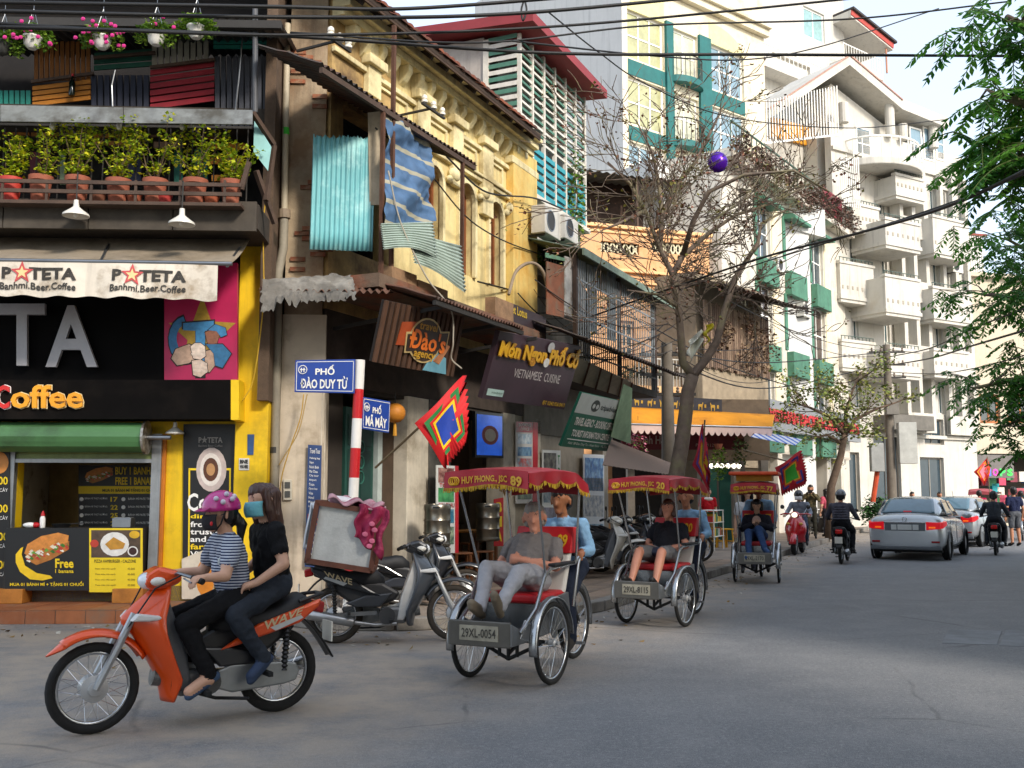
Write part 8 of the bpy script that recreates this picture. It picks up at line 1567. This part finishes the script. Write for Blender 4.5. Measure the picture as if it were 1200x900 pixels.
driver('cyclo driver in white shirt at the far right edge', MF(c5, R(62)), .02, top=cloth('#c9c6c0'), dz=.05)
# yellow plastic stools and table by the woman in red
YP = m('#d8a018', r=.5, var=.1)
stool('plastic_stool', 'tall yellow plastic stool beside the woman in red', V(((838 - 600) / F * 27.4, 27.4, .12)), .5, .34, YP, 'yellow plastic stools'); stool('plastic_table', 'yellow plastic stool further right of the woman in red', V(((847 - 600) / F * 27.2, 27.2, .12)), .5, .36, YP, 'yellow plastic stools')
t = thing('wire_rack', 'white wire goods rack on the pavement behind the second cyclo', 'rack', ROW.w(14.6, 1.6, .12), ROW.th)
for x in (-.5, .5):
    for y in (-.2, .2): MB().cyl((x, y, 0), (x, y, 1.0), .015, n=6).build('leg', WHITE, t)
for z in (.35, .7, 1.0): MB().box(-.52, .52, -.22, .22, z - .015, z).build('shelf', WHITE, t)
rnd = random.Random(12)
for z in (.35, .7):
    for k in range(5): x = -.42 + k * .2; MB().box(x, x + .14, -.15, .1, z + .002, z + rnd.uniform(.12, .25)).build('goods', m(rnd.choice(['#b8342c', '#d8b030', '#3a7a4a', '#c8c4b8', '#a85a30']), r=.6, var=.15), t)
# ================================================================== street sign, poles, flags
bp0 = V(((410 - 600) / F * 11.75, 11.75, 0)); tp0 = at(422, 422, 11.75)
sg = thing('street_sign_post', 'red and white banded post with two blue street name plates', 'street sign', bp0); d_ = tp0 - bp0
zs = [0, .35, .62, .95, 1.30, 1.66, 2.02, 2.38, 2.74, 3.02]; cR, cW = m('#c4141c', r=.45, var=.1), m('#e6e2da', r=.5, var=.06, streak=.1)
n_ = 9
for k in range(n_): a, b = d_ * (k / n_), d_ * ((k + 1) / n_); MB().cyl(a, b, .058, n=16).build('post_band', cW if k % 2 == 0 else cR, sg, smooth=1)
BLU = m('#1a3f94', r=.4, var=.06); q = [x - bp0 for x in (at(346, 422, 11.68), at(416.5, 421, 11.68), at(415.5, 461, 11.68), at(345, 459.5, 11.68))]
def nameplate(q, line2):
    pl = MB().slabq(q, .02).build('name_plate', BLU, sg, bevel=.004)
    for u0, v0, u1, v1 in ((.025, .05, .975, .068), (.025, .932, .975, .95), (.025, .05, .034, .95), (.966, .05, .975, .95)): MB().slabq(subq(q, u0, v0, u1, v1, .003), .002).build('border', WHITE, pl)
    text('PHỐ', q, (.34, .16, .66, .46), WHITE, pl, .006, bold=.03); text(line2, q, (.1, .5, .88, .88), WHITE, pl, .006, bold=.03)
    c = uvp(q, .13, .3, .006); w_ = (q[1] - q[0]).normalized(); M_ = Matrix((w_, w_.cross(V((0, 0, 1))) * -1, V((0, 0, 1)))).transposed()
    MB().torus(c, .048, .005, 'y', 20, 5, M_).build('city_emblem', WHITE, pl); MB().bar(c + w_ * -.03, c + w_ * .03, .012, .012).bar(c + w_ * -.015 - V((0, 0, .03)), c + w_ * -.015 + V((0, 0, .02)), .01, .01).bar(c + w_ * .015 - V((0, 0, .03)), c + w_ * .015 + V((0, 0, .02)), .01, .01).build('city_emblem', WHITE, pl)
nameplate(q, 'ĐÀO DUY TỪ')
q = [x - bp0 for x in (at(425.5, 465, 11.82), at(457.5, 470.5, 12.25), at(456, 507.5, 12.25), at(424.5, 502.5, 11.82))]; nameplate(q, 'MÃ MÂY')
flag('festival_flag', 'purple-edged festival flag hanging limp against the tree trunk', [(824, 497, 20.4), (830, 545, 20.4), (832, 578, 20.4), (811, 545, 20.3)], ['#b01a30', '#4a3a8a', '#c8302c', '#c8a01c'], 20, 9, ((820, 600, 20.4), (826, 492, 20.4)))
flag('festival_flag', 'large festival flag with green centre right of the third cyclo', [(939, 528, 21.0), (944, 565, 21.1), (917, 580, 21.), (908, 548, 20.9)], ['#c01a2c', '#38307a', '#c8342c', '#e0a01c', '#3aa02c'], 21, 11, ((870, 527, 21.3), (940, 545, 21.1)))
flag('festival_flag', 'orange-edged festival flag with pink centre at the far right shop', [(1157, 537, 36.), (1160, 552, 36.), (1154, 569, 36.), (1141, 553, 36.)], ['#c8241c', '#e88a1c', '#d8401c', '#d87a8a'], 36, 9, ((1161, 600, 36.), (1157, 535, 36.)))
t = thing('foil_balloon', 'purple foil balloon caught in the bare tree', 'balloon', at(841, 190, 18.4)); MB().ell((0, 0, 0), (.19, .12, .20), 16, 10).build('balloon', m('#5a20b0', r=.18, metal=.5, var=.25, sc_=6), t, smooth=1); MB().tube([(0, 0, -.2), (.05, 0, -.5), (-.02, 0, -.8)], .006, 5).build('string', WHITE, t)
def upole(label, px, Y, ytop, r_=.14, boxes=()):
    x = (px - 600) / F * Y; z1 = at(px, ytop, Y).z; t = thing('utility_pole', label, 'utility pole', V((x, Y, 0)), 0, 'utility poles'); MB().cyl((0, 0, 0), (0, 0, z1), r_ * 1.15, r_ * .8, n=14).build('pole', m('#6f675c', r=.9, var=.2, streak=.4), t, smooth=1)
    for k in range(3): MB().bar((-.7, -.05, z1 - .3 - k * .5), (.7, -.05, z1 - .3 - k * .5), .07, .07).build('cross_arm', IRON, t)
    for k in range(3):
        for x_ in (-.6, -.25, .25, .6): MB().lathe([(.03, 0), (.05, .03), (.03, .08), (.045, .11), (.02, .14)], 8, Matrix.Translation((x_, -.05, z1 - .26 - k * .5))).build('insulator', m('#7a6a5c', r=.4), t, smooth=1)
    for (zz, xx, w_, h_, c) in boxes: MB().box(xx - w_ / 2, xx + w_ / 2, -.42, -.15, zz, zz + h_).build('meter_box', m(c, r=.6, var=.15, streak=.2), t, bevel=.02)
    return t
up1 = upole('grey utility pole with meter boxes before the white hotel entrance', 1043, 40, 404, .17, ((2.4, -.65, .5, 1.1, '#8f918e'), (2.7, .55, .7, 1.6, '#a9aaa4'), (4.6, .0, .5, .6, '#6a665e')))
up2 = upole('thick concrete utility pole by the orange awning', 783, 25.5, 402, .17)
MB().tube([at(1023, 588, 39.9) - up1.location, at(1027, 560, 39.9) - up1.location, at(1030, 535, 39.9) - up1.location, at(1026, 528, 39.9) - up1.location], .1, 8).build('orange_conduit', m('#b8441a', r=.6), up1, smooth=1)
# ================================================================== overhead cables
CAB = m('#141414', r=.6, var=.2); _nc = 0
def cable(label, pts, r=.012, sag=0., group='overhead cables', mat=None):
    P_ = [at(*p) for p in pts]; fine = []
    if len(P_) == 2:
        n = 24; fine = [P_[0].lerp(P_[1], i / n) - V((0, 0, sag * 4 * (i / n) * (1 - i / n))) for i in range(n + 1)]
    else:  # Catmull-Rom
        Q = [P_[0] * 2 - P_[1]] + P_ + [P_[-1] * 2 - P_[-2]]
        for i in range(1, len(Q) - 2):
            for k in range(10):
                t = k / 10; a, b, c, d = Q[i - 1], Q[i], Q[i + 1], Q[i + 2]; fine.append(.5 * ((2 * b) + (c - a) * t + (2 * a - 5 * b + 4 * c - d) * t * t + (3 * b - a - 3 * c + d) * t ** 3))
        fine.append(P_[-1])
    c = fine[0]; o = MB().tube([p - c for p in fine], r, 6).build('cable', mat or CAB, None, c, smooth=2); return tag(o, label, 'cable', group)
cable('thick black cable crossing the top of the frame, third from top', [(-60, 30, 7), (330, 42, 9), (640, 62, 10), (900, 64, 11), (1260, 66, 12)], .017)
cable('topmost thick black cable sagging across the cafe roof', [(-60, 2, 7), (330, 8, 9), (480, 10, 9.5), (700, -6, 10)], .018)
cable('second black cable from the top across the cafe roof', [(-60, 12, 7.2), (330, 20, 9), (600, 16, 9.5), (900, -12, 11)], .018)
cable('black cable running just above the hanging baskets', [(-60, 24, 7.), (150, 36, 8), (340, 41, 9), (560, 36, 9.6), (760, 22, 10.5), (1060, -8, 12)], .014)
cable('thin black cable from the brick pillar rising to the top right', [(340, 38, 12), (560, 50, 12), (760, 30, 12.5), (1000, 22, 13), (1180, 2, 14)], .012)
cable('black cable arching over the teal building', [(600, 48, 12), (760, 65, 14), (870, 70, 16), (960, 55, 17), (1100, 10, 18)], .012)
cable('thin cable falling from the top centre through the bare tree crown', [(640, 12, 13), (700, 60, 15), (760, 100, 17), (860, 138, 19), (1000, 150, 22), (1110, 140, 24)], .011)
cable('heavy bundled cable rising across the white hotel to the right', [(690, 372, 20), (780, 340, 18), (900, 300, 15), (1010, 272, 12), (1120, 238, 9), (1300, 150, 6)], .017)
cable('thinner cable under the heavy bundle across the white hotel', [(760, 352, 20), (880, 312, 17), (1000, 275, 13), (1130, 232, 9), (1300, 160, 6)], .010)
cable('low cable sagging from the orange house to the hotel pole', [(560, 330, 17), (640, 350, 21), (740, 372, 24), (860, 432, 30), (985, 460, 36), (1043, 420, 39.8)], .016)
cable('lower sagging cable between the two utility poles', [(783, 425, 25.4), (900, 455, 31), (1043, 425, 39.8)], .02)
cable('upper cable between the two utility poles', [(783, 412, 25.4), (900, 425, 31), (1043, 412, 39.8)], .018)
cable('cable from the hotel pole to the right-hand tree', [(1043, 418, 39.8), (1090, 408, 32), (1140, 385, 24), (1260, 340, 16)], .02)
cable('second cable from the hotel pole to the right-hand tree', [(1043, 428, 39.8), (1090, 420, 32), (1140, 405, 24), (1260, 370, 16)], .024)
cable('third cable from the hotel pole, lowest of the set', [(1043, 436, 39.8), (1090, 438, 32), (1140, 432, 24), (1260, 400, 16)], .014)
cable('cable swinging from the yellow wall to the louvre house', [(500, 155, 15.5), (530, 190, 16.2), (570, 225, 17.5), (625, 232, 19.2), (660, 245, 20)], .016)
cable('thin cable along the front of the arched windows', [(440, 150, 13.2), (500, 200, 15), (560, 265, 17), (640, 300, 20), (760, 330, 24)], .012)
cable('white cable drooping over the porch roof beside the travel sign', [(455, 200, 13), (470, 262, 13.2), (500, 325, 13.4), (528, 362, 13.6), (531, 400, 13.6), (529, 420, 13.7), (541, 432, 13.8)], .011, mat=m('#a8a090', r=.6))
cable('grey conduit arched over the restaurant eave', [(596, 345, 16.8), (605, 318, 17.2), (622, 308, 17.8), (636, 318, 18), (643, 345, 18.2), (648, 362, 18.4)], .03, mat=m('#8a7a66', r=.8))
cable('yellow cable hanging down beside the drain pipe', [(322, 165, 12.9), (316, 210, 12.9), (309, 255, 12.9), (309, 320, 12.9), (310, 345, 12.9), (298, 440, 12.9), (284, 470, 12.85)], .008, mat=m('#c8a01c', r=.6))
cable('looped yellow wires on the white corner pier', [(356, 462, 13.3), (352, 490, 13.3), (340, 525, 13.3), (330, 560, 13.3), (326, 600, 13.3)], .008, mat=m('#b8923a', r=.6))
cable('second looped wire on the white corner pier', [(360, 462, 13.3), (350, 505, 13.3), (333, 535, 13.3), (327, 545, 13.3)], .007, mat=m('#a88a4a', r=.6))
cable('coiled dark cable hanging at the top centre', [(614, 0, 11), (611, 12, 11), (613, 24, 11), (617, 12, 11), (615, 0, 11)], .012)
for k, (p, q, s_) in enumerate((((600, 360, 17.5), (760, 395, 24), .25), ((610, 392, 17.5), (770, 408, 25), .35), ((660, 386, 19), (783, 412, 25.4), .3), ((640, 420, 18), (790, 382, 25), .2), ((720, 340, 24), (783, 405, 25.4), .15), ((783, 408, 25.4), (905, 445, 33), .4), ((783, 402, 25.4), (930, 395, 33), .3), ((850, 350, 28), (1043, 410, 39.8), .4), ((905, 380, 33), (1043, 414, 39.8), .5))):
    cable(['sagging wire under the tin roof, uppermost', 'sagging wire under the tin roof, lower', 'wire from the restaurant roof to the awning pole', 'wire rising from the soffit sheet to the awning pole', 'short wire by the orange house window', 'wire from the awning pole to the hostel sign', 'wire from the awning pole to the green shutters', 'wire from the bamboo screens to the hotel pole', 'wire from the green panels to the hotel pole'][k], [p, q], .011, s_)
rnd = random.Random(72)
for k in range(16): p = (rnd.uniform(545, 640), rnd.uniform(325, 420), 17.5); q = (rnd.uniform(700, 800), rnd.uniform(340, 420), 24.5); cable('thin sagging wire in the tangle between restaurant sign and tree', [p, q], rnd.uniform(.006, .012), rnd.uniform(.1, .7), 'tangled wires', m(rnd.choice(['#141414', '#3a332c', '#57493c']), r=.7))
# tangle of coiled wire under the tin roof
rnd = random.Random(71)
for k in range(5):
    c = at(735 + k * 16, 346 + rnd.uniform(-8, 8), 23.5); pts = [V((math.cos(a) * .45 * (1 + .2 * math.sin(3 * a + k)), .1 * math.sin(2 * a), math.sin(a) * .16 + .03 * k)) for a in [2 * PI * j / 26 for j in range(26)]]
    o = MB().tube(pts, .014, 5, True).build('cable_coil', m('#5a4a3c', r=.7, var=.2), None, c, smooth=2); tag(o, ['leftmost coil of wire hanging under the tin roof', 'second coil of wire hanging under the tin roof', 'middle coil of wire hanging by the tree fork', 'fourth coil of wire hanging by the tree fork', 'rightmost coil of wire hanging by the tree fork'][k], 'cable coil', 'cable coils')
# ================================================================== trees
BARK = m('#75665a', r=.95, var=.3, sc_=6, bump=.7, bsc=22, dirt='#85805c', damt=.35); BARK2 = m('#6d5a4a', r=.95, var=.3, sc_=6, bump=.5)
def limb(mb, pts, r0, r1, n=8):
    k = len(pts); mb.tube(pts, [r0 + (r1 - r0) * i / (k - 1) for i in range(k)], n)
def branch(mb, tips, p, d, L_, r_, depth, rnd, spread=.7, grav=.0, nmin=2):
    n = 5; pts = [p.copy()]; d = d.normalized()
    for i in range(n):
        d = (d + V((rnd.uniform(-.22, .22), rnd.uniform(-.22, .22), rnd.uniform(-.16, .18) - grav))).normalized(); p = p + d * L_ / n; pts.append(p.copy())
        if depth > 0 and i >= 1 and rnd.random() < .75:
            q = V((rnd.uniform(-1, 1), rnd.uniform(-1, 1), rnd.uniform(-.6, .9))); branch(mb, tips, p.copy(), (d + q * spread).normalized(), L_ * rnd.uniform(.45, .75), r_ * (1 - .12 * i) * .55, depth - 1, rnd, spread, grav)
    limb(mb, pts, max(r_, .008), max(.006, r_ * .45), 6 if r_ > .02 else 4)
    tips.append((pts[-1], d)); tips.append((pts[3], d))
Yt = 18.2; A_ = lambda px, py, dy=0.: at(px, py, Yt + dy)
tb = V(((789 - 600) / F * Yt, Yt, .1)); bt_ = thing('bare_tree', 'nearly leafless street tree with spreading twigs in the middle of the picture', 'tree', tb)
mb = MB(); tips = []; rnd = random.Random(19)
main = [[tb, A_(792, 560), A_(799, 520), A_(804, 480), A_(806, 458), A_(812, 440)]]
limb(mb, [p - tb for p in main[0]], .15, .11, 12)
def L_(pts, r0, r1): 
    q = [A_(*p) - tb for p in pts]; limb(mb, q, r0, r1, 8)
    for i in range(1, len(q)):
        d = (q[i] - q[i - 1]).normalized(); f = 1 - i / len(q)
        if pts[i][1] > 385: continue
        for _ in range(4): branch(mb, tips, q[i - 1].lerp(q[i], rnd.random()), d * .5 + V((rnd.uniform(-1, 1), rnd.uniform(-1, 1), rnd.uniform(-.5, .9))), rnd.uniform(.7, 1.3), max(.009, (r0 + (r1 - r0) * i / len(q)) * .2), 2, rnd)
L_([(812, 440), (800, 425), (798, 395, -.1), (795, 360, -.1), (788, 322, -.2), (773, 290, -.2), (756, 247, -.3), (738, 215, -.4), (712, 190, -.4)], .085, .02)
L_([(812, 440), (828, 420, .2), (840, 400, .3), (848, 367, .4), (862, 325, .5), (888, 285, .7), (892, 262, .8), (925, 244, 1.)], .09, .02)
L_([(788, 322, -.2), (800, 300, 0), (832, 272, .2), (862, 252, .3), (905, 238, .5), (950, 215, .7)], .06, .014)
L_([(773, 290, -.2), (776, 255, 0), (772, 215, .1), (765, 180, .2), (745, 140, .1)], .055, .014)
L_([(776, 255, 0), (790, 220, .3), (815, 190, .5), (835, 150, .6), (850, 120, .6)], .06, .015)
L_([(800, 300, 0), (812, 260, -.4), (830, 225, -.6), (872, 205, -.8), (930, 200, -1.), (972, 225, -1)], .055, .015)
L_([(862, 325, .5), (845, 345, .6), (880, 352, .8), (905, 372, 1.)], .05, .012)
L_([(756, 247, -.3), (730, 260, -.6), (705, 270, -.8)], .045, .012)
L_([(795, 360, -.1), (770, 345, -.5), (735, 340, -.8)], .04, .012)
mb.build('trunk', BARK, bt_, smooth=2)
fo = MB()
for (p, d) in tips:
    if rnd.random() < .12:
        for _ in range(rnd.randint(3, 8)): leaf(fo, p + V((rnd.gauss(0, .08), rnd.gauss(0, .08), rnd.gauss(0, .07))), rnd.uniform(.04, .085), rnd); fo.mi[-1] = fo.mi[-2] = rnd.randrange(3)
fo.build('crown', [m('#7a4a38', r=.9, var=.3), m('#8f6450', r=.9, var=.3), m('#85803a', r=.8, var=.3)], bt_)
t = thing('plastic_debris', 'yellow and white plastic sheets snagged in the fork of the bare tree', 'plastic', A_(826, 400)); MB().grid(lambda u, v: V((.22 * u - .3 + .05 * math.sin(v * 9), .1 * math.sin(u * 5 + v * 7), -.4 * v * (1 - .5 * u) + .2 * u)), 10, 12).build('white_sheet', m('#d5d6c8', r=.6, var=.1), t, smooth=2, solid=.006); MB().grid(lambda u, v: V((.14 * u * (1 - v) + .04 * math.sin(v * 11), -.08 + .08 * math.sin(v * 5 + u * 6), .3 - .4 * v)), 8, 12).build('yellow_sheet', m('#cbbb20', r=.6, var=.15), t, smooth=2, solid=.006)
# --- leafy trees on the right: pinnate fronds
LGR = [m(h, r=.45, var=.2, spec=.5, tl=.5) for h in ('#568f30', '#437a2a', '#6ea53c', '#356a28')]
def frond(fo, st, p, d, L_, rnd, ls=.11, pairs=8):
    d = d.normalized(); pts = [p.copy()]; q = p.copy(); dd = d.copy()
    for i in range(6): dd = (dd + V((0, 0, -.12))).normalized(); q = q + dd * L_ / 6; pts.append(q.copy())
    st.tube(pts, [.007, .006, .006, .005, .004, .004, .003], 4); sd = d.cross(V((0, 0, 1))); sd = sd.normalized() if sd.length > .05 else V((1, 0, 0)); mi = rnd.randrange(4)
    for k in range(pairs):
        f = (k + .8) / pairs * 6; i = min(5, int(f)); c = pts[i].lerp(pts[i + 1], f - i); ax = (pts[i + 1] - pts[i]).normalized()
        for s_ in (-1, 1): 
            dv = (ax * .55 + sd * s_ * .8 + V((0, 0, -.25 + rnd.uniform(-.25, .15)))); leaf(fo, c, ls * rnd.uniform(.8, 1.15) * (1 - .35 * abs(k / pairs - .45)), rnd, dv, .2); fo.mi[-1] = fo.mi[-2] = mi if rnd.random() < .8 else rnd.randrange(4)
    leaf(fo, pts[-1], ls * .9, rnd, ax, .2)
def leafy(name, label, base, limbs, n_fr, ls, seed, mats, clump=.55, Lr=(.45, .75), pairs=8, trunk_r=.22):
    t = thing(name, label, 'tree', base); rnd = random.Random(seed); tr = MB(); fo = MB(); st = MB()
    for pts, r0 in limbs:
        q = [V(p) - base for p in pts]; limb(tr, q, r0, r0 * .3, 8)
        for i in range(1, len(q)):
            for _ in range(n_fr):
                f = rnd.random(); p = q[i - 1].lerp(q[i], f) + V((rnd.gauss(0, clump), rnd.gauss(0, clump), rnd.gauss(0, clump * .7)))
                if _ % 3 == 0: tr.tube([q[i - 1].lerp(q[i], f), q[i - 1].lerp(q[i], f).lerp(p, .5) + V((0, 0, .06)), p], [.02, .012, .007], 5)
                for k in range(3): a = rnd.uniform(0, 2 * PI); frond(fo, st, p, V((math.cos(a), math.sin(a), rnd.uniform(-.5, .35))), rnd.uniform(*Lr), rnd, ls, pairs)
    tr.build('trunk', BARK, t, smooth=2); tag(st.build('twigs', m('#4a5a24', r=.8), t), kind='stuff'); c = fo.build('crown', mats, t); return t
B0 = V((6.9, 8.6, 0)); top_ = V((6.6, 8.7, 4.6))
leafy('leafy_tree', 'large green pinnate-leaved tree overhanging the top right corner', B0, [([B0, V((6.75, 8.6, 2.2)), top_], .2), ([top_, at(1290, 120, 8.8), at(1215, 40, 8.6), at(1180, 20, 8.4)], .09), ([top_, at(1300, 200, 8.8), at(1225, 130, 8.4), at(1165, 110, 8.2)], .08), ([top_, at(1260, 260, 8.8), at(1215, 190, 8.6), at(1170, 180, 8.4)], .08), ([top_, V((7.6, 7.5, 6.6)), V((7.2, 6.5, 8.2))], .1), ([top_, V((8.6, 9.6, 6.8)), V((8.9, 10.2, 8.4))], .1)], 20, .108, 44, LGR, .26, (.35, .6), 9)
B1 = V((15.8, 22.5, 0)); tp1 = V((15.6, 22.5, 4.6))
leafy('leafy_tree', 'darker green tree with drooping boughs at the right above the far shop', B1, [([B1, V((15.7, 22.5, 2.4)), tp1], .26), ([tp1, at(1290, 440, 21), at(1210, 440, 20.5), at(1140, 455, 20)], .09), ([tp1, at(1280, 370, 21.5), at(1205, 350, 21), at(1150, 345, 20.5)], .09), ([tp1, at(1290, 300, 22), at(1215, 300, 21.5), at(1180, 280, 21)], .09), ([tp1, at(1280, 480, 21.5), at(1215, 485, 21), at(1175, 500, 20.5)], .08), ([tp1, V((16.6, 23.5, 7)), V((17, 24, 9))], .1)], 27, .17, 45, [LGR[0], LGR[1], LGR[3], LGR[0]], .5, (.5, .9), 7)
# small street tree by the parked bikes
B2 = V(((968 - 600) / F * 33, 33, .1)); S_ = lambda px, py, dy=0: at(px, py, 33 + dy)
t = thing('small_street_tree', 'small thin-crowned tree before the hostel with yellow-green leaves', 'tree', B2); mb = MB(); tips = []; rnd = random.Random(23)
for pts, r0, r1 in (([B2, S_(974, 570), S_(985, 535), S_(990, 510)], .15, .1), ([S_(990, 510), S_(975, 490), S_(950, 478), S_(925, 470)], .08, .02), ([S_(990, 510), S_(1002, 492), S_(1025, 480), S_(1055, 470)], .08, .02), ([S_(990, 510), S_(992, 480), S_(1000, 455), S_(1010, 435)], .07, .02), ([S_(988, 520), S_(970, 510), S_(955, 512)], .06, .02)):
    q = [p - B2 for p in pts]; limb(mb, q, r0, r1)
    if r0 < .1:
        for i in range(1, len(q)):
            for _ in range(4): branch(mb, tips, q[i - 1].lerp(q[i], rnd.random()), V((rnd.uniform(-1, 1), rnd.uniform(-1, 1), rnd.uniform(-.3, .8))), rnd.uniform(.7, 1.3), .02, 1, rnd)
mb.build('trunk', BARK2, t, smooth=2); fo = MB()
for p, d in tips: leaf_cloud(fo, p, (.28, .28, .2), 8, .12, rnd, mats=3)
fo.build('crown', [m('#7d8a3a', r=.6, var=.25), m('#94943e', r=.6, var=.25), m('#5f7030', r=.6, var=.25)], t)
def bush(label, w_, rad, n, size, mats, seed):
    t = thing('bush', label, 'bush', w_); fo = MB(); rn = random.Random(seed)
    for k in range(9): leaf_cloud(fo, (rn.uniform(-.5, .5) * rad[0], rn.uniform(-.4, .4) * rad[1], rad[2] * rn.uniform(.7, 1.5)), (rad[0] * .6, rad[1] * .6, rad[2] * .6), n // 9, size, rn, mats=len(mats))
    fo.build('foliage', mats, t); st = MB()
    for k in range(5): st.tube([(rn.uniform(-.1, .1), rn.uniform(-.1, .1), 0), (rn.uniform(-.3, .3) * rad[0], 0, rad[2]), (rn.uniform(-.5, .5) * rad[0], 0, rad[2] * 1.6)], [.03, .02, .01], 5)
    st.build('stems', BARK2, t)
bush('round dark green bush before the white hotel door', V(((1023 - 600) / F * 41, 41, .1)), (.75, .6, .75), 900, .14, [m('#2f5a2a', r=.6, var=.25), m('#3f6f30', r=.6, var=.25), m('#24481f', r=.6, var=.25)], 3)
bush('light green bush behind the silver saloon by the hotel window', V(((1085 - 600) / F * 43, 43, .1)), (1.0, .6, .55), 600, .16, [m('#6a8a34', r=.6, var=.25), m('#8aa044', r=.6, var=.25), m('#547428', r=.6, var=.25)], 4)
bush('small leafy plant on the roadside by the orange awning', V(((876 - 600) / F * 26, 26, .1)), (.3, .3, .35), 200, .1, LG, 5)
B3 = V((7.2, .4, 0)); tp3 = V((6.9, .5, 3.4))  # unseen tree, added so its crown dapples the sunlit gap on the road
leafy('leafy_tree', 'unseen street tree added beside the viewer to dapple the road', B3, [([B3, V((7, .4, 1.8)), tp3], .2), ([tp3, V((6., .6, 4.6)), V((5., 1.2, 5.4))], .08), ([tp3, V((7.4, -.4, 4.8)), V((8.2, -1., 5.8))], .08), ([tp3, V((6.6, 1.6, 5.)), V((6.4, 2.6, 6.2))], .08), ([tp3, V((6., -.8, 5.)), V((5.4, -1.8, 5.8))], .08)], 30, .16, 46, LGR, .7, (.5, .8), 7)
# fallen leaves and scraps along the gutter
fo = MB(); rnd = random.Random(88)
for k in range(420):
    u_ = rnd.uniform(-1.5, 26); w_ = ROW.w(u_, 3.45 + abs(rnd.gauss(0, .5)), .006) if k % 3 else V((rnd.uniform(-7, 1), 12.0 - abs(rnd.gauss(0, .9)), .006)); leaf(fo, w_, rnd.uniform(.03, .08), rnd, V((rnd.uniform(-1, 1), rnd.uniform(-1, 1), .1)), .35); fo.mi[-1] = fo.mi[-2] = rnd.randrange(3)
tag(fo.build('fallen_leaves', [m('#6a5230', r=.9, var=.3), m('#8a7040', r=.9, var=.3), m('#b5b0a4', r=.9, var=.2)]), 'dry fallen leaves and paper scraps along the kerb', 'litter', kind='stuff')
for k, (fc, px, py, o_) in enumerate(((GS, 912, 320, .2), (GS, 942, 372, .2), (HO, 1020, 372, .2), (HO, 1064, 300, .2), (HO, 1120, 320, .2))): q = fc.p(px, py, o_); ac_unit(['air conditioner between the green panels, upper one', 'air conditioner between the green panels, lower one', 'air conditioner beside the left hotel balconies', 'air conditioner between the middle hotel balconies', 'air conditioner beside the right hotel balconies'][k], fc.w(q.x, o_, q.z), fc.th)
LAYER.exclude = False
